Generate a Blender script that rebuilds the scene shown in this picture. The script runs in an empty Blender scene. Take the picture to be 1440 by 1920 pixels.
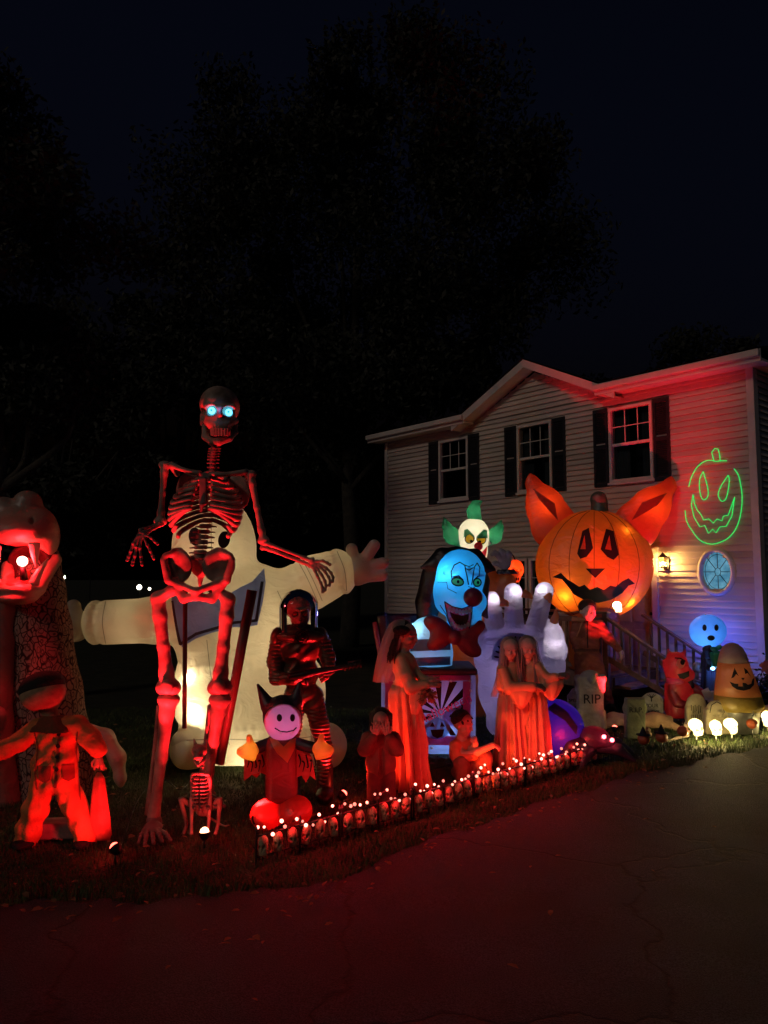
import bpy, bmesh, math, random
import numpy as np
from mathutils import Vector, Matrix, Euler
from mathutils.bvhtree import BVHTree

random.seed(7)
RNG = np.random.default_rng(7)
SC = bpy.context.scene
COL = SC.collection
PI = math.pi

# ------------------------------------------------------------------ camera, sky, exposure
FPX = 1386.7                        # focal length in pixels of the 1440 x 1920 photograph
PITCH = math.atan(120 / FPX)
CZ = 2.05                           # camera height
SLOPE = 0.012                       # the ground falls gently towards the house
cam_d = bpy.data.cameras.new('camera')
cam = bpy.data.objects.new('camera', cam_d); COL.objects.link(cam)
cam_d.sensor_fit = 'VERTICAL'; cam_d.sensor_height = 36; cam_d.sensor_width = 27
cam_d.lens = 36 * FPX / 1920
cam_d.clip_start = 0.05; cam_d.clip_end = 2000
cam.location = (0, 0, CZ); cam.rotation_euler = (PI / 2 + PITCH, 0, 0)
SC.camera = cam

world = bpy.data.worlds.new('World'); SC.world = world; world.use_nodes = True
wn = world.node_tree.nodes; wl = world.node_tree.links
bg = wn['Background']
sky = wn.new('ShaderNodeTexSky'); sky.sky_type = 'NISHITA'; sky.sun_disc = False
sky.sun_elevation = math.radians(-4.0); sky.ozone_density = 2.; sky.sun_rotation = math.radians(150)
wl.new(sky.outputs[0], bg.inputs[0]); bg.inputs[1].default_value = 0.23

sun_d = bpy.data.lights.new('added_fill_sun', 'SUN'); sun_d.energy = .2; sun_d.angle = math.radians(10); sun_d.color = (1, .82, .70)  # dim soft fill added for the house front, its real source unseen
sun = bpy.data.objects.new('added_fill_sun', sun_d); COL.objects.link(sun)
sun.rotation_euler = Vector((.62, .72, -.5)).to_track_quat('-Z', 'Y').to_euler()
SC.view_settings.view_transform = 'Standard'; SC.view_settings.look = 'None'
SC.view_settings.exposure = 0.0; SC.view_settings.gamma = 1.0
SC.view_settings.use_curve_mapping = False
SC.render.engine = 'CYCLES'
SC.cycles.use_denoising = True
SC.cycles.max_bounces = 8; SC.cycles.diffuse_bounces = 3; SC.cycles.transmission_bounces = 5
SC.cycles.transparent_max_bounces = 10
SC.cycles.caustics_reflective = False; SC.cycles.caustics_refractive = False
SC.cycles.sample_clamp_indirect = 4.0
SC.cycles.use_light_tree = True

# ------------------------------------------------------------------ camera geometry of the photograph
CT, ST = math.cos(PITCH), math.sin(PITCH)
def ray(px, py):
    cx = (px - 720) / FPX; cy = (960 - py) / FPX
    return cx, CT - cy * ST, ST + cy * CT
def at_depth(px, py, Y):
    d = ray(px, py); t = Y / d[1]
    return Vector((d[0] * t, Y, CZ + d[2] * t))
def gz(y): return -SLOPE * y
def on_ground(px, py):
    d = ray(px, py); t = -CZ / (d[2] + SLOPE * d[1])
    return Vector((d[0] * t, d[1] * t, CZ + d[2] * t))

# ------------------------------------------------------------------ materials
MATS = {}
def _new(name):
    m = bpy.data.materials.new(name); m.use_nodes = True
    nt = m.node_tree; nt.nodes.clear()
    return m, nt, nt.nodes.new('ShaderNodeOutputMaterial')
def _noisecol(nt, col, var, scale, coord='Object'):
    tc = nt.nodes.new('ShaderNodeTexCoord'); no = nt.nodes.new('ShaderNodeTexNoise')
    no.inputs['Scale'].default_value = scale; no.inputs['Detail'].default_value = 5
    nt.links.new(tc.outputs[coord], no.inputs['Vector'])
    mx = nt.nodes.new('ShaderNodeMix'); mx.data_type = 'RGBA'
    mp = nt.nodes.new('ShaderNodeMapRange'); mp.inputs[1].default_value = .3; mp.inputs[2].default_value = .7
    nt.links.new(no.outputs['Fac'], mp.inputs[0]); nt.links.new(mp.outputs[0], mx.inputs['Factor'])
    mx.inputs['A'].default_value = [c * (1 - var) for c in col[:3]] + [1]
    mx.inputs['B'].default_value = [min(1, c * (1 + var)) for c in col[:3]] + [1]
    return mx.outputs['Result'], no, tc
def _bump(nt, height, strength, dist):
    b = nt.nodes.new('ShaderNodeBump'); b.inputs['Strength'].default_value = strength
    b.inputs['Distance'].default_value = dist
    nt.links.new(height, b.inputs['Height'])
    return b.outputs['Normal']
def princ(name, col, rough=.6, metal=0., var=.18, scale=9., bump=.25, bdist=.01, spec=.4, bscale=None):
    if name in MATS: return MATS[name]
    m, nt, out = _new(name)
    p = nt.nodes.new('ShaderNodeBsdfPrincipled')
    c, no, tc = _noisecol(nt, col, var, scale)
    nt.links.new(c, p.inputs['Base Color'])
    p.inputs['Roughness'].default_value = rough; p.inputs['Metallic'].default_value = metal
    p.inputs['Specular IOR Level'].default_value = spec
    if bump:
        n2 = nt.nodes.new('ShaderNodeTexNoise'); n2.inputs['Scale'].default_value = bscale or scale * 4
        n2.inputs['Detail'].default_value = 4
        nt.links.new(tc.outputs['Object'], n2.inputs['Vector'])
        nt.links.new(_bump(nt, n2.outputs['Fac'], bump, bdist), p.inputs['Normal'])
    nt.links.new(p.outputs[0], out.inputs[0]); MATS[name] = m
    return m
def fabric(name, col, trans=.5, var=.08, wrinkle=.35, wscale=5., sheen=.08, tcol=None):
    """thin inflatable cloth: diffuse + translucent, soft wrinkles"""
    if name in MATS: return MATS[name]
    m, nt, out = _new(name)
    c, no, tc = _noisecol(nt, col, var, 3)
    d = nt.nodes.new('ShaderNodeBsdfDiffuse'); t = nt.nodes.new('ShaderNodeBsdfTranslucent')
    g = nt.nodes.new('ShaderNodeBsdfGlossy'); g.inputs['Roughness'].default_value = .45
    nt.links.new(c, d.inputs[0])
    if tcol: t.inputs[0].default_value = (*tcol, 1)
    else: nt.links.new(c, t.inputs[0])
    w = nt.nodes.new('ShaderNodeTexNoise'); w.inputs['Scale'].default_value = wscale
    w.inputs['Detail'].default_value = 3; w.inputs['Distortion'].default_value = 1.2
    mp = nt.nodes.new('ShaderNodeMapping'); mp.inputs['Scale'].default_value = (1, 1, 1.5)
    nt.links.new(tc.outputs['Object'], mp.inputs[0]); nt.links.new(mp.outputs[0], w.inputs['Vector'])
    nrm = _bump(nt, w.outputs['Fac'], wrinkle, .05)
    for s in (d, t, g): nt.links.new(nrm, s.inputs['Normal'])
    m1 = nt.nodes.new('ShaderNodeMixShader'); m1.inputs[0].default_value = trans
    nt.links.new(d.outputs[0], m1.inputs[1]); nt.links.new(t.outputs[0], m1.inputs[2])
    m2 = nt.nodes.new('ShaderNodeMixShader'); m2.inputs[0].default_value = sheen
    nt.links.new(m1.outputs[0], m2.inputs[1]); nt.links.new(g.outputs[0], m2.inputs[2])
    nt.links.new(m2.outputs[0], out.inputs[0]); MATS[name] = m
    return m
def emis(name, col, strength):
    if name in MATS: return MATS[name]
    m, nt, out = _new(name)
    e = nt.nodes.new('ShaderNodeEmission'); e.inputs[0].default_value = (*col, 1); e.inputs[1].default_value = strength
    nt.links.new(e.outputs[0], out.inputs[0]); MATS[name] = m
    return m
def clear_glass(name, tint=(1, 1, 1), rough=.02, ior=1.6):
    if name in MATS: return MATS[name]
    m, nt, out = _new(name)
    t = nt.nodes.new('ShaderNodeBsdfTransparent'); t.inputs[0].default_value = (*tint, 1)
    g = nt.nodes.new('ShaderNodeBsdfGlossy'); g.inputs['Roughness'].default_value = rough
    fr = nt.nodes.new('ShaderNodeFresnel'); fr.inputs[0].default_value = ior
    mx = nt.nodes.new('ShaderNodeMixShader')
    nt.links.new(fr.outputs[0], mx.inputs[0]); nt.links.new(t.outputs[0], mx.inputs[1]); nt.links.new(g.outputs[0], mx.inputs[2])
    nt.links.new(mx.outputs[0], out.inputs[0]); MATS[name] = m
    return m
def gauze(name, col, alpha=.45):
    """open-weave veil: part of the light passes straight through"""
    if name in MATS: return MATS[name]
    m, nt, out = _new(name)
    t = nt.nodes.new('ShaderNodeBsdfTransparent'); d = nt.nodes.new('ShaderNodeBsdfDiffuse'); tr = nt.nodes.new('ShaderNodeBsdfTranslucent')
    d.inputs[0].default_value = (*col, 1); tr.inputs[0].default_value = (*col, 1)
    m1 = nt.nodes.new('ShaderNodeMixShader'); m1.inputs[0].default_value = .4
    nt.links.new(d.outputs[0], m1.inputs[1]); nt.links.new(tr.outputs[0], m1.inputs[2])
    tc = nt.nodes.new('ShaderNodeTexCoord'); no = nt.nodes.new('ShaderNodeTexNoise'); no.inputs['Scale'].default_value = 45
    nt.links.new(tc.outputs['Object'], no.inputs['Vector'])
    mp = nt.nodes.new('ShaderNodeMapRange'); mp.inputs[1].default_value = .3; mp.inputs[2].default_value = .7
    mp.inputs[3].default_value = alpha * .98; mp.inputs[4].default_value = min(1, alpha * 1.02)
    nt.links.new(no.outputs['Fac'], mp.inputs[0])
    m2 = nt.nodes.new('ShaderNodeMixShader'); nt.links.new(mp.outputs[0], m2.inputs[0])
    nt.links.new(t.outputs[0], m2.inputs[1]); nt.links.new(m1.outputs[0], m2.inputs[2])
    nt.links.new(m2.outputs[0], out.inputs[0]); MATS[name] = m
    return m

# ------------------------------------------------------------------ objects
def tag(o, label=None, cat=None, group=None, kind=None):
    if label: o['label'] = label
    if cat: o['category'] = cat
    if group: o['group'] = group
    if kind: o['kind'] = kind
    return o
def thing(name, label, cat, loc=(0, 0, 0), rz=0, group=None):
    o = bpy.data.objects.new(name, None); COL.objects.link(o)
    o.location = loc; o.rotation_euler = (0, 0, rz); o.empty_display_size = .1
    return tag(o, label, cat, group)
def mesh_data(name, v, f, mat, smooth=True):
    me = bpy.data.meshes.new(name)
    me.from_pydata(v if isinstance(v, list) else v.tolist(), [], f if isinstance(f, list) else f.tolist())
    if smooth: me.polygons.foreach_set('use_smooth', [True] * len(me.polygons))
    me.materials.append(mat); me.update()
    return me
def link(name, me, parent=None, loc=None, rot=None, scale=None):
    o = bpy.data.objects.new(name, me); COL.objects.link(o)
    if parent: o.parent = parent
    if loc is not None: o.location = loc
    if rot is not None: o.rotation_euler = rot
    if scale is not None: o.scale = scale if hasattr(scale, '__len__') else (scale,) * 3
    return o
def add(name, vf, mat, parent=None, smooth=True, **k):
    return link(name, mesh_data(name, vf[0], vf[1], mat, smooth), parent, **k)
def lamp(name, kind, loc, col, power, parent=None, radius=.03, aim=None, spot=None, blend=.6):
    d = bpy.data.lights.new(name, kind); d.color = col; d.energy = power; d.shadow_soft_size = radius
    o = bpy.data.objects.new(name, d); COL.objects.link(o); o.location = loc
    if parent: o.parent = parent
    if kind == 'SPOT': d.spot_size = math.radians(spot or 90); d.spot_blend = blend
    if aim is not None: o.rotation_euler = (Vector(aim) - Vector(loc)).to_track_quat('-Z', 'Y').to_euler()
    return o
def copy_tree(o, parent=None):
    c = o.copy(); COL.objects.link(c); c.parent = parent
    for ch in o.children: copy_tree(ch, c)
    return c

class MB:
    """collects boxes, tubes and free faces (metres) into one mesh"""
    def __init__(s): s.v = []; s.f = []
    def raw(s, v, f):
        n = len(s.v); s.v += [tuple(p) for p in v]; s.f += [tuple(i + n for i in q) for q in f]; return s
    def box(s, x0, x1, y0, y1, z0, z1):
        return s.raw([(x0, y0, z0), (x1, y0, z0), (x1, y1, z0), (x0, y1, z0), (x0, y0, z1), (x1, y0, z1), (x1, y1, z1), (x0, y1, z1)],
                     [(0, 3, 2, 1), (4, 5, 6, 7), (0, 1, 5, 4), (1, 2, 6, 5), (2, 3, 7, 6), (3, 0, 4, 7)])
    def obox(s, a, b, w, h, up=(0, 0, 1)):
        """beam from a to b, w across, h along up"""
        a = Vector(a); b = Vector(b); d = (b - a).normalized(); u = Vector(up); sd = d.cross(u).normalized(); u = sd.cross(d)
        P = []
        for q in (a, b):
            for i, j in ((-1, -1), (1, -1), (1, 1), (-1, 1)): P.append(q + sd * (i * w / 2) + u * (j * h / 2))
        return s.raw(P, [(0, 1, 2, 3), (7, 6, 5, 4), (0, 4, 5, 1), (1, 5, 6, 2), (2, 6, 7, 3), (3, 7, 4, 0)])
    def prism(s, poly, y0, y1):
        """poly of (x,z) extruded along y"""
        n = len(poly)
        return s.raw([(x, y0, z) for x, z in poly] + [(x, y1, z) for x, z in poly],
                     [tuple(range(n)), tuple(range(2 * n - 1, n - 1, -1))] + [(i, i + n, (i + 1) % n + n, (i + 1) % n) for i in range(n)])
    def tube(s, pts, rad, seg=8): return s.raw(*tube(pts, rad, seg))
    def lathe(s, prof, c=(0, 0, 0), seg=16):
        v = []; f = []
        for r, z in prof:
            for k in range(seg): v.append((c[0] + r * math.cos(2 * PI * k / seg), c[1] + r * math.sin(2 * PI * k / seg), c[2] + z))
        for i in range(len(prof) - 1):
            for k in range(seg):
                k2 = (k + 1) % seg; f.append((i * seg + k, i * seg + k2, (i + 1) * seg + k2, (i + 1) * seg + k))
        f.append(tuple(range(seg - 1, -1, -1))); f.append(tuple((len(prof) - 1) * seg + k for k in range(seg)))
        return s.raw(v, f)
    def add(s, name, mat, parent=None, smooth=False, bevel=0, **k):
        o = add(name, (s.v, s.f), mat, parent, smooth, **k)
        if bevel:
            m = o.modifiers.new('bevel', 'BEVEL'); m.width = bevel; m.segments = 2; m.limit_method = 'ANGLE'
        return o
    def mesh(s, name, mat, smooth=False): return mesh_data(name, s.v, s.f, mat, smooth)

def tube(pts, rad, seg=8, cap=True):
    pts = [Vector(p) for p in pts]; n = len(pts)
    if not hasattr(rad, '__len__'): rad = [rad] * n
    v = []; f = []; ref = None
    for i, p in enumerate(pts):
        t = (pts[min(i + 1, n - 1)] - pts[max(i - 1, 0)]).normalized()
        if ref is None:
            ref = Vector((0, 0, 1)) if abs(t.z) < .9 else Vector((1, 0, 0))
        a = (ref - t * ref.dot(t)).normalized(); b = t.cross(a); ref = a
        for k in range(seg):
            c, s_ = math.cos(2 * PI * k / seg), math.sin(2 * PI * k / seg)
            v.append(tuple(p + (a * c + b * s_) * rad[i]))
    for i in range(n - 1):
        for k in range(seg):
            k2 = (k + 1) % seg; f.append((i * seg + k, i * seg + k2, (i + 1) * seg + k2, (i + 1) * seg + k))
    if cap: f.append(tuple(range(seg - 1, -1, -1))); f.append(tuple((n - 1) * seg + k for k in range(seg)))
    return v, f
def spline(pts, n=6):
    """Catmull-Rom through the points"""
    P = [np.array(p, float) for p in pts]; P = [2 * P[0] - P[1]] + P + [2 * P[-1] - P[-2]]; out = []
    for i in range(1, len(P) - 2):
        for t in np.linspace(0, 1, n, endpoint=False):
            a, b, c, d = P[i - 1:i + 3]
            out.append(.5 * ((2 * b) + (c - a) * t + (2 * a - 5 * b + 4 * c - d) * t * t + (3 * b - a - 3 * c + d) * t ** 3))
    out.append(P[-2]); return out

# ------------------------------------------------------------------ distance-field sculpting (surface nets)
CORN = [(i, j, k) for i in (0, 1) for j in (0, 1) for k in (0, 1)]
EDGES = [(a, b) for a in range(8) for b in range(a + 1, 8) if sum(abs(CORN[a][q] - CORN[b][q]) for q in range(3)) == 1]
def nets(D):
    nx, ny, nz = D.shape; S = D < 0
    c = np.zeros((nx - 1, ny - 1, nz - 1), np.int8)
    for i, j, k in CORN: c += S[i:nx - 1 + i, j:ny - 1 + j, k:nz - 1 + k]
    act = (c > 0) & (c < 8); I, J, K = np.nonzero(act); n = len(I)
    idx = np.full(act.shape, -1, np.int32); idx[act] = np.arange(n)
    V = [D[I + i, J + j, K + k] for i, j, k in CORN]
    acc = np.zeros((n, 3)); cnt = np.zeros(n)
    for a, b in EDGES:
        m = (V[a] < 0) != (V[b] < 0)
        t = np.where(m, V[a] / np.where(m, V[a] - V[b], 1), 0)
        acc += (np.array(CORN[a]) + t[:, None] * (np.array(CORN[b]) - np.array(CORN[a]))) * m[:, None]; cnt += m
    verts = np.stack([I, J, K], 1) + acc / cnt[:, None]
    F = []
    for ax in range(3):
        o1, o2 = (ax + 1) % 3, (ax + 2) % 3
        lo = [slice(1, -1)] * 3; hi = [slice(1, -1)] * 3; lo[ax] = slice(0, -1); hi[ax] = slice(1, None)
        A = S[tuple(lo)]; B = S[tuple(hi)]; m = A != B
        e = np.argwhere(m); e[:, o1] += 1; e[:, o2] += 1
        def cell(d1, d2):
            q = e.copy(); q[:, o1] += d1; q[:, o2] += d2; return idx[q[:, 0], q[:, 1], q[:, 2]]
        quad = np.stack([cell(-1, -1), cell(0, -1), cell(0, 0), cell(-1, 0)], 1)
        ins = A[m]; quad[~ins] = quad[~ins][:, ::-1]
        F.append(quad)
    return verts, np.concatenate(F)
def rotm(deg): return np.array(Euler([math.radians(a) for a in deg]).to_matrix())
class SDF:
    """sculpts in picture units: x right, y down, d towards the viewer"""
    def __init__(s, h=2., k=4.): s.h = h; s.k = k; s.p = []
    def _a(s, fn, lo, hi, k, sub): s.p.append((fn, np.array(lo, float), np.array(hi, float), s.k if k is None else k, sub)); return s
    def ell(s, c, r, rot=None, k=None, sub=False):
        c = np.array(c, np.float32); r = np.array(r if hasattr(r, '__len__') else (r,) * 3, np.float32)
        R = rotm(rot).T.astype(np.float32) if rot else None
        def fn(X, Y, Z):
            x, y, z = X - c[0], Y - c[1], Z - c[2]
            if R is not None: x, y, z = (R[i, 0] * x + R[i, 1] * y + R[i, 2] * z for i in range(3))
            a = (x / r[0]) ** 2 + (y / r[1]) ** 2 + (z / r[2]) ** 2
            b = (x / r[0] ** 2) ** 2 + (y / r[1] ** 2) ** 2 + (z / r[2] ** 2) ** 2
            k0 = np.sqrt(a); return k0 * (k0 - 1) / np.sqrt(b + 1e-12)
        m = r.max() if rot else r
        return s._a(fn, c - m, c + m, k, sub)
    def cap(s, a, b, ra, rb=None, k=None, sub=False):
        rb = ra if rb is None else rb
        a = np.array(a, np.float32); b = np.array(b, np.float32); ab = b - a; L = float(ab @ ab) + 1e-9
        def fn(X, Y, Z):
            x, y, z = X - a[0], Y - a[1], Z - a[2]
            t = np.clip((x * ab[0] + y * ab[1] + z * ab[2]) / L, 0, 1)
            return np.sqrt((x - t * ab[0]) ** 2 + (y - t * ab[1]) ** 2 + (z - t * ab[2]) ** 2) - (ra + (rb - ra) * t)
        m = max(ra, rb)
        return s._a(fn, np.minimum(a, b) - m, np.maximum(a, b) + m, k, sub)
    def chain(s, pts, k=None):
        for p, q in zip(pts[:-1], pts[1:]): s.cap(p[:3], q[:3], p[3], q[3], k)
        return s
    def box(s, c, hf, rnd=1., rot=None, k=None, sub=False):
        c = np.array(c, np.float32); hf = np.array(hf, np.float32)
        R = rotm(rot).T.astype(np.float32) if rot else None
        def fn(X, Y, Z):
            x, y, z = X - c[0], Y - c[1], Z - c[2]
            if R is not None: x, y, z = (R[i, 0] * x + R[i, 1] * y + R[i, 2] * z for i in range(3))
            qx, qy, qz = abs(x) - hf[0] + rnd, abs(y) - hf[1] + rnd, abs(z) - hf[2] + rnd
            return np.sqrt(np.maximum(qx, 0) ** 2 + np.maximum(qy, 0) ** 2 + np.maximum(qz, 0) ** 2) + np.minimum(np.maximum(qx, np.maximum(qy, qz)), 0) - rnd
        m = np.linalg.norm(hf) if rot else hf
        return s._a(fn, c - m, c + m, k, sub)
    def head(s, c, r, yaw=0, pitch=0, face=True, nose=1., k=None):
        """human head of half-height r looking along yaw (0 = viewer, + = right)"""
        cy, sy = math.cos(math.radians(yaw)), math.sin(math.radians(yaw)); cp, sp = math.cos(math.radians(pitch)), math.sin(math.radians(pitch))
        def q(x, y, d):          # x right, y down, d forward in head units
            y2 = y * cp + d * sp; d2 = d * cp - y * sp
            return (c[0] + r * (x * cy + d2 * sy), c[1] + r * y2, c[2] + r * (d2 * cy - x * sy))
        kk = r * .18
        s.ell(q(0, -.18, -.12), (r * .72, r * .78, r * .88), (0, yaw, 0), k=k)
        s.ell(q(0, .3, .16), (r * .55, r * .66, r * .58), (0, yaw, 0), k=kk)
        s.cap(q(-.3, .45, .35), q(.3, .45, .35), r * .22, k=kk)
        s.ell(q(0, .82, .42), (r * .24, r * .16, r * .2), k=kk)
        if face:
            for e in (-1, 1):
                s.ell(q(e * .3, .02, .74), (r * .2, r * .13, r * .16), k=r * .1, sub=True)
                s.ell(q(e * .3, .04, .58), r * .13, k=r * .03)
                s.cap(q(e * .1, -.12, .74), q(e * .48, -.1, .6), r * .075, k=r * .08)
                s.ell(q(e * .73, .08, -.05), (r * .1, r * .22, r * .16), (0, yaw, 0), k=r * .05)
                s.ell(q(e * .4, .28, .55), r * .16, k=r * .15)
            s.cap(q(0, -.02, .74), q(0, .26, .88), r * .075 * nose, r * .125 * nose, k=r * .07)
            s.cap(q(-.2, .5, .66), q(.2, .5, .66), r * .065, k=r * .05)
            s.cap(q(-.16, .58, .66), q(.16, .58, .66), r * .075, k=r * .04)
            s.cap(q(-.24, .535, .74), q(.24, .535, .74), r * .028, k=r * .02, sub=True)
        s.q = q
        return s
    def hand(s, w, d, up, size, curl=.5, k=None, thumb=1, spread=.22):
        """five bent fingers: w wrist, d pointing direction, up = back of the hand"""
        w = np.array(w, float); d = np.array(d, float); d /= np.linalg.norm(d); up = np.array(up, float); up -= d * (up @ d); up /= np.linalg.norm(up)
        sd = np.cross(d, up) * thumb; r = size
        s.cap(w + d * .1 * r + sd * .1 * r, w + d * .42 * r + sd * .14 * r, r * .13, r * .13, k=r * .08)
        s.cap(w + d * .1 * r - sd * .1 * r, w + d * .40 * r - sd * .16 * r, r * .13, r * .12, k=r * .08)
        for i, (o, ln) in enumerate(((.24, .46), (.08, .52), (-.08, .48), (-.23, .38))):
            b = w + d * r * .44 + sd * r * o; ang = curl * .5
            dr = d * math.cos(ang) - up * math.sin(ang) + sd * (o * spread * 3); m = b + dr * r * ln * .5
            ang = curl * 1.5; dr = d * math.cos(ang) - up * math.sin(ang) + sd * (o * spread * 3)
            s.cap(b, m, r * .075, r * .068, k=r * .02); s.cap(m, m + dr * r * ln * .55, r * .068, r * .055, k=r * .02)
        b = w + d * r * .12 + sd * r * .2; m = b + (d * .6 + sd * .7 - up * .2) * r * .26
        s.cap(b, m, r * .09, r * .08, k=r * .03); s.cap(m, m + (d * .9 + sd * .15 - up * .3) * r * .24, r * .08, r * .06, k=r * .02)
        return s
    def mesh(s):
        lo = np.min([p[1] for p in s.p if not p[4]], 0) - 3 * s.h; hi = np.max([p[2] for p in s.p if not p[4]], 0) + 3 * s.h
        n = np.ceil((hi - lo) / s.h).astype(int) + 1
        ax = [(lo[i] + s.h * np.arange(n[i])).astype(np.float32) for i in range(3)]
        D = np.full(n, 50., np.float32)
        for fn, a, b, k, sub in s.p:
            mg = k * 1.5 + 3 * s.h
            i0 = np.clip(((a - mg - lo) / s.h).astype(int), 0, n - 1); i1 = np.clip(((b + mg - lo) / s.h).astype(int) + 2, 1, n)
            if (i1 <= i0).any(): continue
            sl = tuple(slice(i0[q], i1[q]) for q in range(3))
            d = fn(ax[0][sl[0]][:, None, None], ax[1][sl[1]][None, :, None], ax[2][sl[2]][None, None, :])
            E = D[sl]
            if sub:
                if k > 0: hh = np.clip(.5 - .5 * (E + d) / k, 0, 1); D[sl] = E * (1 - hh) - d * hh + k * hh * (1 - hh)
                else: D[sl] = np.maximum(E, -d)
            else:
                if k > 0: hh = np.clip(.5 + .5 * (d - E) / k, 0, 1); D[sl] = d * (1 - hh) + E * hh - k * hh * (1 - hh)
                else: D[sl] = np.minimum(E, d)
        v, f = nets(D)
        return v * s.h + lo, f

class Fig:
    """a thing authored in the photograph's units, standing at its own distance"""
    def __init__(s, name, label, cat, px, py, group=None, Y=None):
        s.o = at_depth(px, py, Y) if Y else on_ground(px, py)
        s.Y = s.o.y; s.s = s.Y / FPX
        s.root = thing(name, label, cat, s.o, 0, group)
    def map(s, v):
        v = np.asarray(v, float); cx = (v[:, 0] - 720) / FPX; cy = (960 - v[:, 1]) / FPX
        t = s.Y / (CT - cy * ST)
        return np.stack([cx * t - s.o.x, -v[:, 2] * s.s, CZ + (ST + cy * CT) * t - s.o.z], 1)
    def L(s, p): return Vector(s.map(np.array([p], float))[0])
    def q(s, px, py, d=0):
        """plane coordinates of a point that lies d nearer and still shows at px, py"""
        Y = s.Y - d * s.s; w = at_depth(px, py, Y)
        v = Vector((w.x, s.Y, w.z)) - Vector((0, 0, CZ))
        den = v.y * CT + v.z * ST; up = -v.y * ST + v.z * CT
        return (720 + FPX * v.x / den, 960 - FPX * up / den, d)
    def add(s, name, vf, mat, parent=None, smooth=True):
        v, f = vf; v = s.map(v); f = np.asarray(f)[:, ::-1] if isinstance(f, np.ndarray) else [tuple(reversed(q)) for q in f]
        return add(name, (v, f), mat, parent or s.root, smooth)
    def sdf(s, name, S, mat, parent=None): return s.add(name, S.mesh(), mat, parent)
    def tube(s, name, pts, rad, mat, parent=None, seg=8, n=5):
        if not hasattr(rad, '__len__'): rad = [rad] * len(pts)
        P = spline([(*p, r) for p, r in zip(pts, rad)], n) if len(pts) > 2 else [(*p, r) for p, r in zip(pts, rad)]
        return s.add(name, tube([q[:3] for q in P], [max(.2, q[3]) for q in P], seg), mat, parent)
    def loft(s, name, rings, mat, parent=None, seg=48, caps=True, arc=(0, 1)):
        """rings (cx, cy, cd, rx, rd[, ripple, count, phase]) stacked in y"""
        v = []; f = []; n = len(rings); full = arc == (0, 1); m = seg if full else seg + 1
        for g in rings:
            cx, cy, cd, rx, rd = g[:5]; am, ct, ph = (list(g[5:]) + [0, 8, 0][len(g) - 5:])[:3]
            for k in range(m):
                th = 2 * PI * (arc[0] + (arc[1] - arc[0]) * k / seg); w = 1 + am * (math.sin(ct * th + ph) + .5 * math.sin((ct * 1.7 + 1) * th + ph * 2.3) * (1 if not full else 0) + .45 * math.sin((int(ct * .5) + 1) * th + ph * 1.7) + .35 * math.sin((2 * ct + 3) * th + ph * 3.1 + cy * .05))
                v.append((cx + rx * w * math.sin(th), cy, cd + rd * w * math.cos(th)))
        for i in range(n - 1):
            for k in range(seg):
                k2 = (k + 1) % m; f.append((i * m + k, (i + 1) * m + k, (i + 1) * m + k2, i * m + k2))
        if caps and full: f.append(tuple(range(seg))); f.append(tuple((n - 1) * m + k for k in range(seg - 1, -1, -1)))
        return s.add(name, (np.array(v), f), mat, parent)
    def bvh(s, ob):
        me = ob.data; n = len(me.vertices); co = np.empty(n * 3); me.vertices.foreach_get('co', co)
        return BVHTree.FromPolygons(co.reshape(-1, 3).tolist(), [tuple(p.vertices) for p in me.polygons])
    def print_on(s, name, shell, polys, mat, parent=None, off=.004, step=5, bvh=None):
        """flat print: outlines in the picture laid onto the shell's front"""
        bvh = bvh or s.bvh(shell); bm = bmesh.new()
        for poly in polys:
            vs = [bm.verts.new((p[0], -p[1], 0)) for p in poly]
            try: bm.faces.new(vs)
            except ValueError: pass
        bmesh.ops.triangulate(bm, faces=bm.faces[:])
        for _ in range(5):
            e = [x for x in bm.edges if x.calc_length() > step]
            if not e: break
            bmesh.ops.subdivide_edges(bm, edges=e, cuts=1); bmesh.ops.triangulate(bm, faces=bm.faces[:])
        org = Vector((0, 0, CZ)) - s.o; dead = []
        for x in bm.verts:
            h = bvh.ray_cast(org, Vector(ray(x.co.x, -x.co.y)).normalized())
            if h[0] is None: dead.append(x)
            else:
                nr = h[1] if h[1].dot(Vector(ray(x.co.x, -x.co.y))) < 0 else -h[1]
                x.co = h[0] + nr * off
        bmesh.ops.delete(bm, geom=dead, context='VERTS')
        me = bpy.data.meshes.new(name); bm.to_mesh(me); bm.free(); me.materials.append(mat)
        me.polygons.foreach_set('use_smooth', [True] * len(me.polygons))
        return link(name, me, parent or shell)
    def lamp(s, name, p, col, power, radius=.04, kind='POINT', aim=None, spot=None, parent=None, blend=.6):
        a = s.L(aim) if aim is not None else None
        return lamp(name, kind, s.L(p), col, power, parent or s.root, radius, a, spot, blend)

def pucker(v, c, ax, rmax, w=4., amp=.06, n=22):
    """sewn seam: a shallow groove with gathered puckers round an axis"""
    c = np.array(c, float); a = np.array(ax, float); a /= np.linalg.norm(a); e = np.cross(a, [0., 0., 1.] if abs(a[2]) < .9 else [1., 0., 0.]); e /= np.linalg.norm(e); g = np.cross(a, e)
    q = v - c; s = q @ a; p = q - s[:, None] * a; m = (np.linalg.norm(p, axis=1) < rmax) & (np.abs(s) < 6 * w)
    th = np.arctan2(p @ e, p @ g); f = 1 - amp * np.exp(-(s / w) ** 2) + .4 * amp * np.exp(-(s / (2.6 * w)) ** 2) * np.cos(n * th + 2 * np.sin(3 * th))
    return np.where(m[:, None], c + s[:, None] * a + p * f[:, None], v)

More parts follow.
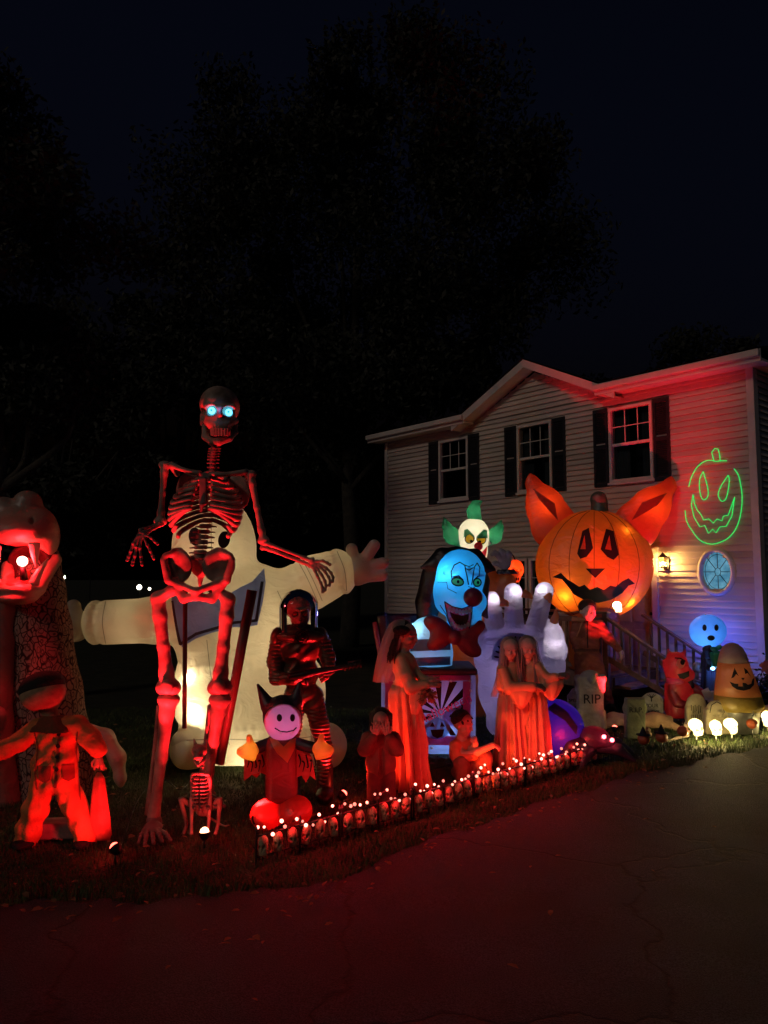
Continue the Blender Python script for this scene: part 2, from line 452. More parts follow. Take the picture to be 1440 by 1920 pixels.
def stroke(pts, w):
    """ribbon quads along a polyline in the picture"""
    out = []
    for (x0, y0), (x1, y1) in zip(pts[:-1], pts[1:]):
        dx, dy = x1 - x0, y1 - y0; l = math.hypot(dx, dy) or 1; nx, ny = -dy / l * w / 2, dx / l * w / 2; ex, ey = dx / l * w * .25, dy / l * w * .25
        out.append([(x0 + nx - ex, y0 + ny - ey), (x1 + nx + ex, y1 + ny + ey), (x1 - nx + ex, y1 - ny + ey), (x0 - nx - ex, y0 - ny - ey)])
    return out
def oval(cx, cy, rx, ry, rot=0, n=20):
    c, s_ = math.cos(math.radians(rot)), math.sin(math.radians(rot))
    return [(cx + rx * math.cos(t) * c - ry * math.sin(t) * s_, cy + rx * math.cos(t) * s_ + ry * math.sin(t) * c) for t in np.linspace(0, 2 * PI, n, endpoint=False)]
def lettering(name, body, size, mat, parent, loc, rot=(PI / 2, 0, 0), ext=.004, xs=1.):
    c = bpy.data.curves.new(name, 'FONT'); c.body = body; c.size = size; c.extrude = ext; c.align_x = 'CENTER'; c.align_y = 'CENTER'
    t = bpy.data.objects.new(name, c); COL.objects.link(t)
    me = bpy.data.meshes.new_from_object(t); bpy.data.objects.remove(t); bpy.data.curves.remove(c)
    me.materials.clear(); me.materials.append(mat)
    return link(name, me, parent, loc, rot, (xs, 1, 1))
def ico(r, sub=2):
    bm = bmesh.new(); bmesh.ops.create_icosphere(bm, subdivisions=sub, radius=r)
    v = [tuple(x.co) for x in bm.verts]; f = [tuple(y.index for y in x.verts) for x in bm.faces]; bm.free(); return v, f

# ================================================================== materials of the place
RED = (1., .013, .022)
M_siding = princ('vinyl_siding', (.64, .55, .47), .5, var=.06, scale=2.5, bump=.12, bdist=.004, bscale=30)
_nt = M_siding.node_tree; _p = [n for n in _nt.nodes if n.type == 'BSDF_PRINCIPLED'][0]; _oi = _nt.nodes.new('ShaderNodeObjectInfo'); _hs = _nt.nodes.new('ShaderNodeHueSaturation'); _mr = _nt.nodes.new('ShaderNodeMapRange'); _mr.inputs[3].default_value = .84; _mr.inputs[4].default_value = 1.12
_nt.links.new(_oi.outputs['Random'], _mr.inputs[0]); _nt.links.new(_mr.outputs[0], _hs.inputs['Value']); _nt.links.new(_p.inputs['Base Color'].links[0].from_socket, _hs.inputs['Color']); _nt.links.new(_hs.outputs[0], _p.inputs['Base Color'])
M_trim = princ('white_trim', (.72, .65, .58), .45, var=.08, scale=5)
M_shutter = princ('dark_shutter', (.022, .022, .026), .45, var=.3, scale=12)
M_wood = princ('porch_wood', (.17, .105, .07), .75, var=.35, scale=7, bump=.4, bscale=40)
M_asphalt_plain = princ('asphalt', (.036, .038, .047), .75, var=.45, scale=1.6, bump=1, bdist=.02, bscale=110)
mm, nt, out = _new('asphalt_drive'); p = nt.nodes.new('ShaderNodeBsdfPrincipled'); c, no, tc = _noisecol(nt, (.022, .026, .042), .45, 1.3)
n2 = nt.nodes.new('ShaderNodeTexNoise'); n2.inputs['Scale'].default_value = 130; n2.inputs['Detail'].default_value = 2; nt.links.new(tc.outputs['Object'], n2.inputs['Vector'])
cr = nt.nodes.new('ShaderNodeValToRGB'); cr.color_ramp.elements[0].position = .38; cr.color_ramp.elements[1].position = .68; cr.color_ramp.elements[0].color = (.35, .35, .35, 1); cr.color_ramp.elements[1].color = (2.2, 2.2, 2.2, 1); nt.links.new(n2.outputs['Fac'], cr.inputs[0])
mx = nt.nodes.new('ShaderNodeMix'); mx.data_type = 'RGBA'; mx.blend_type = 'MULTIPLY'; mx.inputs['Factor'].default_value = 1; nt.links.new(c, mx.inputs['A']); nt.links.new(cr.outputs[0], mx.inputs['B'])
nd = nt.nodes.new('ShaderNodeTexNoise'); nd.inputs['Scale'].default_value = 2.5; nd.inputs['Detail'].default_value = 6; nt.links.new(tc.outputs['Object'], nd.inputs['Vector']); ad = nt.nodes.new('ShaderNodeVectorMath'); ad.operation = 'MULTIPLY_ADD'; ad.inputs[1].default_value = (.5,) * 3; nt.links.new(nd.outputs['Color'], ad.inputs[0]); nt.links.new(tc.outputs['Object'], ad.inputs[2])
vo = nt.nodes.new('ShaderNodeTexVoronoi'); vo.feature = 'DISTANCE_TO_EDGE'; vo.inputs['Scale'].default_value = .45; nt.links.new(ad.outputs[0], vo.inputs['Vector'])
ck = nt.nodes.new('ShaderNodeMapRange'); ck.inputs[1].default_value = .0; ck.inputs[2].default_value = .012; ck.inputs[3].default_value = .12; ck.inputs[4].default_value = 1.; nt.links.new(vo.outputs['Distance'], ck.inputs[0])
m3 = nt.nodes.new('ShaderNodeMix'); m3.data_type = 'RGBA'; m3.blend_type = 'MULTIPLY'; m3.inputs['Factor'].default_value = 1; nt.links.new(mx.outputs['Result'], m3.inputs['A']); nt.links.new(ck.outputs[0], m3.inputs['B']); nt.links.new(m3.outputs['Result'], p.inputs['Base Color'])
hm = nt.nodes.new('ShaderNodeMath'); hm.operation = 'MULTIPLY'; nt.links.new(n2.outputs['Fac'], hm.inputs[0]); nt.links.new(ck.outputs[0], hm.inputs[1]); nt.links.new(_bump(nt, hm.outputs[0], 1., .025), p.inputs['Normal']); p.inputs['Roughness'].default_value = .72; p.inputs['Specular IOR Level'].default_value = .35; nt.links.new(p.outputs[0], out.inputs[0]); M_asphalt = mm
M_lawn = princ('lawn_soil', (.034, .036, .016), .95, var=.5, scale=3, bump=.9, bdist=.03, bscale=50)
M_grass = princ('grass_blade', (.055, .085, .022), .6, var=.45, scale=1.7, bump=0)
M_deadleaf = princ('dead_leaf', (.16, .085, .04), .7, var=.5, scale=4, bump=0)
M_bark = princ('bark', (.045, .04, .03), .95, var=.4, scale=6, bump=.9, bdist=.03, bscale=22)
M_leaf = princ('foliage', (.019, .022, .013), .7, var=.45, scale=.7, bump=0)
M_roof = princ('roof_shingle', (.02, .02, .022), .95, var=.4, scale=14, bump=.6, bdist=.01)
M_pane = clear_glass('window_pane', (.75, .8, .82), .03, 1.5); M_curtain = princ('curtain', (.10, .095, .09), .9, var=.3, scale=4)
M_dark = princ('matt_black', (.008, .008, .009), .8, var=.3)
M_brick = princ('foundation', (.12, .09, .075), .9, var=.3, scale=8, bump=.6)
M_metal = princ('lamp_metal', (.03, .028, .025), .4, .7)
M_print = princ('black_print', (.010, .009, .010), .7, var=.2, bump=0)

# ================================================================== ground
EDGE_PX = [(-900, 1780), (-300, 1728), (0, 1700), (300, 1685), (470, 1678), (620, 1652), (720, 1612), (830, 1568), (1000, 1512), (1190, 1452), (1290, 1432), (1440, 1398), (1640, 1362)]
EP = [on_ground(*p) for p in EDGE_PX]
EX = np.array([p.x for p in EP]); EY = np.array([p.y for p in EP])
def edge_y(x): return np.interp(x, EX, EY)
def wob(x): return .05 * np.sin(x * 5.1) + .035 * np.sin(x * 13.7 + 1) + .02 * np.sin(x * 31. + 2)
xs = np.concatenate([np.linspace(-260, -30, 8), np.linspace(-20, 30, 100), np.linspace(40, 260, 8)])
ys = np.concatenate([np.linspace(-60, 0, 6), np.linspace(.5, 24, 90), np.linspace(26, 60, 10), np.linspace(80, 500, 6)])
gv = [(x, y, gz(min(y, 60)) - .012 + (.012 * math.sin(x * 2.3 + y * 1.1) * math.sin(y * 2.9 - x) if 4 < y < 12 and y > edge_y(x) + .3 else 0)) for y in ys for x in xs]
gf = [(j * len(xs) + i, j * len(xs) + i + 1, (j + 1) * len(xs) + i + 1, (j + 1) * len(xs) + i) for j in range(len(ys) - 1) for i in range(len(xs) - 1)]
tag(add('lawn', (gv, gf), M_lawn), kind='structure')
xs = np.concatenate([[-40, -20], np.linspace(-8, 9, 260), [20, 40]])
rows = np.array([0, .35, .6, .8, .9, 1.])
gv = []
for r in rows:
    for x in xs:
        ye = edge_y(x) + wob(x); y = -25 + (ye + 25) * r; gv.append((x, y, gz(y) + .004 + .006 * math.sin(x * .9 + y * .7) * math.sin(y * 1.3) * (r < 1)))
gf = [(j * len(xs) + i, j * len(xs) + i + 1, (j + 1) * len(xs) + i + 1, (j + 1) * len(xs) + i) for j in range(len(rows) - 1) for i in range(len(xs) - 1)]
tag(add('driveway', (gv, gf), M_asphalt), kind='structure')

def scatter(n, x0, x1, y0, y1):
    x = RNG.uniform(x0, x1, n); y = RNG.uniform(y0, y1, n); m = y > edge_y(x) + wob(x) - .02
    return x[m], y[m]
def blades(n, x0, x1, y0, y1, h0, h1, w):
    x, y = scatter(n, x0, x1, y0, y1); n = len(x)
    clump = .55 + .6 * np.abs(np.sin(x * 3.1 + np.sin(y * 2.3) * 2) * np.sin(y * 2.7 + 1))
    h = RNG.uniform(h0, h1, n) * clump * np.where(y < edge_y(x) + .35, 1.35, 1); a = RNG.uniform(0, 2 * PI, n); b = RNG.uniform(0, 2 * PI, n); l = RNG.uniform(.1, .75, n) * h
    z = -SLOPE * y - .015; ca, sa = np.cos(a) * w, np.sin(a) * w
    P = np.stack([np.stack([x - ca, y - sa, z], 1), np.stack([x + ca, y + sa, z], 1),
                  np.stack([x + ca * .7 + np.cos(b) * l * .35, y + sa * .7 + np.sin(b) * l * .35, z + h * .62], 1), np.stack([x - ca * .7 + np.cos(b) * l * .35, y - sa * .7 + np.sin(b) * l * .35, z + h * .62], 1),
                  np.stack([x + np.cos(b) * l, y + np.sin(b) * l, z + h], 1)], 1).reshape(-1, 3)
    i = np.arange(n)[:, None] * 5
    return P, [tuple(q) for q in (i + np.array([0, 1, 2, 3])).tolist()] + [tuple(q) for q in (i + np.array([3, 2, 4])).tolist()]
bv, bf = blades(75000, -4.6, 4.5, 4.8, 9., .025, .075, .0032)
bv2, bf2 = blades(45000, -5, 7.2, 8.4, 12.6, .03, .08, .005)
off = len(bv); gv = np.concatenate([bv, bv2]); gf = bf + [tuple(i + off for i in q) for q in bf2]
g = add('grass', (gv, gf), M_grass, smooth=False); tag(g, 'short uneven autumn grass covering the lawn', 'grass', kind='stuff')
lv = []; lf = []
def leaf_at(x, y, s):
    a = random.uniform(0, 2 * PI); z = gz(y) + random.uniform(.012, .045); t = random.uniform(-.4, .4); n = len(lv)
    for u, w, k in ((-1, 0, 0), (-.4, -.45, .25), (.35, -.4, .3), (1, 0, .1), (.35, .4, .3), (-.4, .45, .2)):
        lv.append((x + s * (u * math.cos(a) - w * math.sin(a)), y + s * (u * math.sin(a) + w * math.cos(a)), z + s * (k + t * w)))
    lf.append(tuple(range(n, n + 6)))
for _ in range(420):
    x = random.uniform(-4.2, 5); y = random.uniform(4.6, 11); leaf_at(x, y, random.uniform(.02, .045)) if y > edge_y(x) - .1 else None
for _ in range(150):
    x = random.uniform(-2.8, 3.6); y = edge_y(x) - abs(random.gauss(0, .3 if _ < 110 else 1.6)); leaf_at(x, y, random.uniform(.018, .04))
tag(add('fallen_leaves', (lv, lf), M_deadleaf, smooth=False), 'dry fallen leaves scattered over lawn and driveway edge', 'leaves', kind='stuff')

# ================================================================== house
HA = math.radians(41); HU = Vector((math.sin(HA), -math.cos(HA), 0)); HB = Vector((math.cos(HA), math.sin(HA), 0))
P0 = at_depth(1215, 1080, 13.5); P0.z = 0
HX0 = -7.26; HW = 9.22; HD = 7.5
H = thing('house', 'two-storey house with pale lap siding and dark shutters', 'house', P0 + HU * HX0 + Vector((0, 0, -.2)), math.atan2(HU.y, HU.x))
def fac(px, py, off=0):
    """photograph -> house coordinates (x along the facade, z) on a plane off metres in front of it"""
    d = Vector(ray(px, py)); t = (P0.dot(HB) - off) / (d.x * HB.x + d.y * HB.y); w = d * t + Vector((0, 0, CZ))
    return (w - P0).dot(HU) - HX0, w.z + .2
GX, GZ, GH = -2.49 - HX0, 6.62, 1.82          # gable peak and half width
EZ = 5.72                                      # eave
WIN = [(-5.31 - HX0, .94), (-2.95 - HX0, .9), (-.72 - HX0, .9)]
WZ0, WZ1 = 4.02, 5.46
GW = (-3.46 - HX0, 1.5, 1.05, 2.62)            # ground-floor window x, width, z0, z1
DOOR = (-.86 - HX0, 1.0, .62, 2.66)
OV = (1.255 - HX0, 2.32, .25, .335)
def openings(z0, z1):
    zc = (z0 + z1) / 2; o = []
    if z1 > WZ0 and z0 < WZ1: o += [(x, x + w) for x, w in WIN]
    if z1 > GW[2] and z0 < GW[3]: o.append((GW[0], GW[0] + GW[1]))
    if z1 > DOOR[2] and z0 < DOOR[3]: o.append((DOOR[0], DOOR[0] + DOOR[1]))
    dz = abs(zc - OV[1])
    if dz < OV[3]: w = OV[2] * math.sqrt(1 - (dz / OV[3]) ** 2); o.append((OV[0] - w, OV[0] + w))
    return sorted(o)
wall = MB().box(.02, HW - .02, .05, .12, .3, EZ).prism([(GX - GH, EZ), (GX + GH, EZ), (GX, GZ - .05)], .05, .12)
# core wall is split round the openings so that windows stay open
wall = MB()
zs = sorted({.3, WZ0, WZ1, GW[2], GW[3], DOOR[2], DOOR[3], EZ} | set(np.linspace(OV[1] - OV[3], OV[1] + OV[3], 15).tolist()))
for z0, z1 in zip(zs[:-1], zs[1:]):
    x = .02
    for a, b in openings(z0 + .001, z1 - .001) + [(HW - .02, 0)]:
        if a > x: wall.box(x, a, .045, .16, z0, z1)
        x = b
wall.prism([(GX - GH, EZ), (GX + GH, EZ), (GX, GZ - .06)], .045, .16)
WALL = wall.add('wall', M_siding, H)
def board(xa, xb, z0, z1, gable=False):
    segs = []; x = xa
    for a, b in openings(z0 + .002, z1 - .002) + [(xb, 0)]:
        if a - x > .02: segs.append((x, a))
        x = max(x, b)
    for a, b in segs:
        m = MB()
        m.raw([(a, .042, z0 - .012), (b, .042, z0 - .012), (b, -.004, z0 - .012), (a, -.004, z0 - .012), (a, .002, z0 + .014), (b, .002, z0 + .014), (a, .036, z1 - .004), (b, .036, z1 - .004)],
              [(0, 1, 2, 3), (3, 2, 5, 4), (4, 5, 7, 6)])
        m.add('siding_board', M_siding, WALL)
COURSE = .106; z = .34; n = 0
while z < EZ - .06:
    board(.09, HW - .09, z, min(z + COURSE, EZ)); z += COURSE
while z < GZ - .2:
    hw = GH * (GZ - z - COURSE) / (GZ - EZ) - .02
    if hw > .05: board(GX - hw, GX + hw, z, z + COURSE)
    z += COURSE
SIDE = MB().box(HW - .06, HW - .02, .2, HD, .3, EZ).add('side_wall', M_siding, H)
z = .34
while z < EZ - .06:
    m = MB(); m.raw([(HW - .018, .16, z - .012), (HW + .022, .16, z - .012), (HW + .022, HD, z - .012), (HW - .018, HD, z - .012), (HW + .012, .16, z + .012), (HW + .012, HD, z + .012), (HW - .012, .16, z + COURSE - .004), (HW - .012, HD, z + COURSE - .004)],
                    [(0, 3, 2, 1), (1, 2, 5, 4), (4, 5, 7, 6)])
    m.add('siding_board', M_siding, SIDE); z += COURSE
MB().box(-.02, .085, -.015, .14, .28, EZ - .02).add('corner_board', M_trim, H)
MB().box(HW - .085, HW + .035, -.015, .15, .28, EZ - .02).add('corner_board', M_trim, H)
MB().box(.03, HW - .03, .06, HD, -.1, .3).add('foundation', M_brick, H)
MB().box(.03, .06, .18, HD, .3, EZ).box(.03, HW - .03, HD - .04, HD, .3, EZ).add('rear_wall', M_siding, H)
# eaves: fascia, soffit and gutter on both sides of the gable
for a, b in ((-.3, GX - GH + .12), (GX + GH - .12, HW + .3)):
    MB().box(a, b, -.32, .06, EZ - .02, EZ + .02).add('soffit', M_trim, H)
    MB().box(a, b, -.36, -.322, EZ - .04, EZ + .17).add('fascia', M_trim, H)
    MB().box(a, b, -.44, -.362, EZ + .03, EZ + .15).add('gutter', M_trim, H, bevel=.02)
MB().box(HW - .02, HW + .3, .062, HD, EZ - .02, EZ + .02).box(HW + .27, HW + .31, .062, HD, EZ + .021, EZ + .17).add('side_soffit', M_trim, H)
sl = (GZ - EZ) / GH
for sgn in (-1, 1):
    xo = GX + sgn * (GH + .28)
    zo = EZ - .28 * sl
    m = MB().prism([(xo, zo - .02), (GX, GZ - .02), (GX, GZ + .15), (xo, zo + .15)] if sgn < 0 else [(GX, GZ - .02), (xo, zo - .02), (xo, zo + .15), (GX, GZ + .15)], -.34, -.30)
    m.add('rake_board', M_trim, H)
    MB().prism([(xo, zo), (GX, GZ), (GX, GZ + .03), (xo, zo + .03)] if sgn < 0 else [(GX, GZ), (xo, zo), (xo, zo + .03), (GX, GZ + .03)], -.298, .06).add('rake_soffit', M_trim, H)
rz2 = EZ + .17 + (.98 / (HD / 2 + .45)) * 2.45; ga, gb = GX - GH - .25, GX + GH + .25
rf = MB().raw([(-.3, -.45, EZ + .17), (ga, -.45, EZ + .17), (ga, 2., rz2), (-.3, 2., rz2), (gb, -.45, EZ + .17), (HW + .3, -.45, EZ + .17), (HW + .3, 2., rz2), (gb, 2., rz2), (HW + .3, HD / 2, EZ + 1.15), (-.3, HD / 2, EZ + 1.15), (-.3, HD + .4, EZ + .17), (HW + .3, HD + .4, EZ + .17)],
              [(0, 1, 2, 3), (4, 5, 6, 7), (3, 6, 8, 9), (9, 8, 11, 10), (5, 11, 8), (0, 9, 10)])
rf.raw([(GX - GH - .3, -.36, EZ + .04), (GX, -.36, GZ + .18), (GX + GH + .3, -.36, EZ + .04), (GX - GH - .3, 2.5, EZ + .04), (GX, 3.4, GZ + .18), (GX + GH + .3, 2.5, EZ + .04)], [(0, 1, 4, 3), (1, 2, 5, 4)])
rf.add('roof', M_roof, H)

def window(x, w, z0, z1, grid=True, low=True):
    fr = MB(); t = .055
    for a, b, c, d in ((x, x + w, z1 - t, z1), (x, x + w, z0, z0 + t), (x, x + t, z0 + t, z1 - t), (x + w - t, x + w, z0 + t, z1 - t)): fr.box(a, b, -.03, .12, c, d)
    W = fr.add('window', M_trim, H, bevel=.006); zm = (z0 + z1) / 2
    MB().box(x + t, x + w - t, .012, .075, zm - .025, zm + .025).add('meeting_rail', M_trim, W)
    MB().box(x - .03, x + w + .03, -.05, .0, z0 - .045, z0 - .002).add('sill', M_trim, W)
    for k, (a, b, y) in enumerate(((z0 + t, zm - .025, .07), (zm + .025, z1 - t, .045))):
        MB().box(x + t, x + w - t, y, y + .006, a, b).add('pane', M_pane, W)
        mu = MB()
        for i in (1, 2): xx = x + t + (w - 2 * t) * i / 3; mu.box(xx - .008, xx + .008, y - .012, y - .002, a, b)
        zz = (a + b) / 2; mu.box(x + t, x + w - t, y - .0125, y - .0025, zz - .008, zz + .008)
        if k == 1: mu.add('muntin', M_trim, W)
    # a drawn dark room behind the glass
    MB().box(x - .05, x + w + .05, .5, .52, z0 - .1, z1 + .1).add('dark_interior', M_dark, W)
    for a, b in ((x + .03, x + w * .36), (x + w * .66, x + w - .03)):
        cv = [(a + (b - a) * k / 24, .17 + .02 * math.sin(k * 1.3 + a * 7), zz) for zz in (z0 + .01, z1 - .02) for k in range(25)]
        add('curtain', (cv, [(k, k + 1, k + 26, k + 25) for k in range(24)]), M_curtain, W)
    return W
for x, w in WIN:
    window(x, w, WZ0, WZ1)
    for sx in (x - .335, x + w + .02):
        s_ = MB()
        for a, b in ((sx, sx + .05), (sx + .265, sx + .315)): s_.box(a, b, -.03, .004, WZ0 - .06, WZ1 + .02)
        for a, b in ((WZ0 - .06, WZ0 + .02), ((WZ0 + WZ1) / 2 - .05, (WZ0 + WZ1) / 2 + .03), (WZ1 - .06, WZ1 + .02)): s_.box(sx + .05, sx + .265, -.028, .002, a, b)
        SH = s_.add('shutter', M_shutter, H); lou = MB(); zz = WZ0 + .03
        while zz < WZ1 - .08:
            if abs(zz - (WZ0 + WZ1) / 2) > .06: lou.raw([(sx + .05, -.004, zz), (sx + .265, -.004, zz), (sx + .265, -.022, zz + .004), (sx + .05, -.022, zz + .004), (sx + .05, .0, zz + .04), (sx + .265, .0, zz + .04)], [(0, 1, 2, 3), (3, 2, 5, 4)])
            zz += .036
        tag(lou.add('louvre', M_shutter, SH), kind='stuff')
window(GW[0], GW[1] / 2 - .02, GW[2], GW[3]); window(GW[0] + GW[1] / 2 + .02, GW[1] / 2 - .02, GW[2], GW[3])
# door
DR = MB().box(DOOR[0] + .06, DOOR[0] + DOOR[1] - .06, .06, .11, DOOR[2], DOOR[3] - .06).add('door', princ('door_paint', (.42, .36, .3), .5), H)
for a, b in ((DOOR[0] - .05, DOOR[0] + .06), (DOOR[0] + DOOR[1] - .06, DOOR[0] + DOOR[1] + .05)): MB().box(a, b, -.03, .13, DOOR[2], DOOR[3]).add('door_trim', M_trim, DR)
MB().box(DOOR[0] - .07, DOOR[0] + DOOR[1] + .07, -.035, .13, DOOR[3] + .002, DOOR[3] + .1).add('door_trim', M_trim, DR)
for i in (0, 1):
    for j in (0, 1, 2): MB().box(DOOR[0] + .16 + i * .37, DOOR[0] + .47 + i * .37, .045, .06, DOOR[2] + .15 + j * .63, DOOR[2] + .65 + j * .63).add('door_panel', MATS['door_paint'], DR, bevel=.012)
MB().lathe([(.0, 0), (.03, .005), (.03, .03), (.012, .04)], (0, 0, 0), 12).add('door_handle', M_metal, DR, True, loc=(DOOR[0] + .88, .05, DOOR[2] + .95), rot=(PI / 2, 0, 0))
# oval window
ov = MB(); N = 40; ring = []
for rx, rz_, y in ((1., 1., .05), (1., 1., -.03), (1.14, 1.11, -.045), (1.3, 1.22, -.02), (1.3, 1.22, .03)):
    ring.append([(OV[0] + OV[2] * rx * math.cos(t), y, OV[1] + OV[3] * rz_ * math.sin(t)) for t in np.linspace(0, 2 * PI, N, endpoint=False)])
vv = sum(ring, []); ff = [(j * N + i, j * N + (i + 1) % N, (j + 1) * N + (i + 1) % N, (j + 1) * N + i) for j in range(4) for i in range(N)]
OW = ov.raw(vv, ff).add('oval_window', M_trim, H, True)
mm, nt, out = _new('frosted_lit_pane'); e = nt.nodes.new('ShaderNodeEmission'); tcn = nt.nodes.new('ShaderNodeTexCoord'); nn = nt.nodes.new('ShaderNodeTexNoise'); nn.inputs['Scale'].default_value = 9
cr = nt.nodes.new('ShaderNodeValToRGB'); cr.color_ramp.elements[0].color = (.05, .2, .33, 1); cr.color_ramp.elements[1].color = (.18, .45, .62, 1); cr.color_ramp.elements[0].position = .3; cr.color_ramp.elements[1].position = .75
nt.links.new(tcn.outputs['Object'], nn.inputs['Vector']); nt.links.new(nn.outputs['Fac'], cr.inputs[0]); nt.links.new(cr.outputs[0], e.inputs[0]); e.inputs[1].default_value = .8; nt.links.new(e.outputs[0], out.inputs[0])
for k in range(8):
    t0, t1 = 2 * PI * k / 8, 2 * PI * (k + 1) / 8; p = [(.2, t0)] + [(1, t0 + (t1 - t0) * q / 5) for q in range(6)] + [(.2, t1)]
    v = [(OV[0] + OV[2] * r * math.cos(t), .055, OV[1] + OV[3] * r * math.sin(t)) for r, t in p]
    MB().raw(v, [tuple(range(len(v)))]).add('pane', mm, OW)
v = [(OV[0] + OV[2] * .2 * math.cos(t), .055, OV[1] + OV[3] * .2 * math.sin(t)) for t in np.linspace(0, 2 * PI, 16, endpoint=False)]
MB().raw(v, [tuple(range(16))]).add('pane', mm, OW)
cm = MB()
for k in range(8):
    t = 2 * PI * k / 8; cm.tube([(OV[0] + OV[2] * r * math.cos(t), .05, OV[1] + OV[3] * r * math.sin(t)) for r in (.2, 1)], .006, 5)
for rr in (.2, .88): cm.tube([(OV[0] + OV[2] * rr * math.cos(t), .05, OV[1] + OV[3] * rr * math.sin(t)) for t in np.linspace(0, 2 * PI, 25)], .005, 5)
cm.add('lead_came', M_metal, OW)

HM = Matrix.Translation(H.location) @ Matrix.Rotation(H.rotation_euler.z, 4, 'Z')
def hw(x, y, z): return HM @ Vector((x, y, z))

# ------------------------------------------------------------------ porch (own axes of the house)
PO = thing('porch', 'brown wooden porch with railings and steps at the front door', 'porch', H.location, H.rotation_euler.z)
PX0, PX1, PD, PZ = 4.85, 7.42, 1.5, .62
for i in range(10): MB().box(PX0, PX1, -PD + i * .148, -PD + i * .148 + .14, PZ - .035, PZ).add('deck_board', M_wood, PO)
MB().box(PX0, PX1, -PD - .04, -PD - .002, PZ - .25, PZ - .005).add('rim_joist', M_wood, PO)
MB().box(PX1 + .002, PX1 + .04, -PD, -.05, PZ - .25, PZ - .04).add('rim_joist', M_wood, PO)
for x in (PX0 + .05, (PX0 + PX1) / 2 - .3, PX1 - .05):
    MB().box(x - .045, x + .045, -PD - .13, -PD - .042, -.15, PZ + 1.0).add('post', M_wood, PO, bevel=.006)
for a, b in ((PX0 + .096, (PX0 + PX1) / 2 - .346), ((PX0 + PX1) / 2 - .254, PX1 - .096)):
    MB().box(a, b, -PD - .11, -PD - .065, PZ + .85, PZ + .94).add('rail', M_wood, PO)
    MB().box(a, b, -PD - .105, -PD - .07, PZ + .08, PZ + .16).add('rail', M_wood, PO)
    n = int((b - a) / .125)
    for i in range(n): xx = a + (b - a) * (i + .5) / n; MB().box(xx - .018, xx + .018, -PD - .105, -PD - .07, PZ + .162, PZ + .848).add('baluster', M_wood, PO)
MB().box(PX0 - .02, PX1 + .02, -PD - .16, -PD - .02, PZ + 1.002, PZ + 1.04).add('cap_rail', M_wood, PO, bevel=.006)
ST0 = PX1 + .042
for i in range(3): MB().box(ST0 + i * .28, ST0 + i * .28 + .3, -PD - .02, -.35, PZ - .2 - i * .19, PZ - .16 - i * .19).add('step', M_wood, PO)
for y in (-PD - .09, -.42):
    a, b = Vector((PX1 - .05, y, PZ + .95)), Vector((PX1 + 1.3, y, PZ + .18)); d = (b - a)
    MB().obox(a, b, .09, .04).add('stair_rail', M_wood, PO)
    MB().obox(a + Vector((0, 0, -.66)), b + Vector((0, 0, -.5)), .04, .09).add('stair_rail', M_wood, PO)
    for i in range(1, 9): p = a + d * i / 9; MB().box(p.x - .018, p.x + .018, y - .018, y + .018, p.z - .64 + i * .012, p.z - .03).add('baluster', M_wood, PO)
    MB().box(b.x - .045, b.x + .045, y - .045, y + .045, -.15, b.z + .06).add('post', M_wood, PO)

# wall lantern
x, z = fac(1251, 1056); LA = thing('wall_lantern', 'lit glass porch lantern fixed beside the front door', 'lantern', hw(x, -.02, z), H.rotation_euler.z)
MB().box(-.05, .05, -.012, .01, -.12, .1).add('back_plate', M_metal, LA, bevel=.005)
MB().tube([(0, -.01, -.06), (0, -.09, -.1), (0, -.13, -.07)], .012, 6).add('arm', M_metal, LA, True)
MB().lathe([(.045, -.075), (.07, -.07), (.03, -.09)], (0, -.13, 0), 6).add('base', M_metal, LA)
MB().lathe([(.055, -.068), (.085, .1)], (0, -.13, 0), 6).add('glass', clear_glass('lantern_glass', (1, .9, .75)), LA)
MB().lathe([(.1, .102), (.03, .165), (.012, .19)], (0, -.13, 0), 6).add('cap', M_metal, LA)
add('bulb', ico(.026), emis('porch_bulb', (1, .62, .22), 60), LA, loc=(0, -.13, .0))
lamp('bulb_light', 'POINT', (0, -.13, .0), (1, .6, .2), 42, LA, .045)

# green laser pumpkin on the siding, its projected light built as glowing tubes
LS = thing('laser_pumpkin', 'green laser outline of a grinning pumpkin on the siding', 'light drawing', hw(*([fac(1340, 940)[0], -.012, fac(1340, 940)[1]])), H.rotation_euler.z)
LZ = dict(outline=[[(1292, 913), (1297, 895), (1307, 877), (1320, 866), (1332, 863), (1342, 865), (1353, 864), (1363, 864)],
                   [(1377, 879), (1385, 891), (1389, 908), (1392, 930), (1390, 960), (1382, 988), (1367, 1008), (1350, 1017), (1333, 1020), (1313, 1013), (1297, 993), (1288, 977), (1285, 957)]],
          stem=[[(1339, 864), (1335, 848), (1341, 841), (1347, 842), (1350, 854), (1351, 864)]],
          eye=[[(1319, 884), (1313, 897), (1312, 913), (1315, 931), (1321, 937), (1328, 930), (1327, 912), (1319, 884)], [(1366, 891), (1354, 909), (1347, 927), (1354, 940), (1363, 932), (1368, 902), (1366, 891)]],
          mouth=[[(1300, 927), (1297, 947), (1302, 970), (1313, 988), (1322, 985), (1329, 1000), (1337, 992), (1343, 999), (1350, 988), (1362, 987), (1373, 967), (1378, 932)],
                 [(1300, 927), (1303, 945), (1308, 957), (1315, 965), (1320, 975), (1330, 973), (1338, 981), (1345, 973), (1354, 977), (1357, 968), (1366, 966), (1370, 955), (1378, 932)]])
M_laser = emis('laser_green', (.03, .85, .14), 1.1); ox, oz = fac(1340, 940)
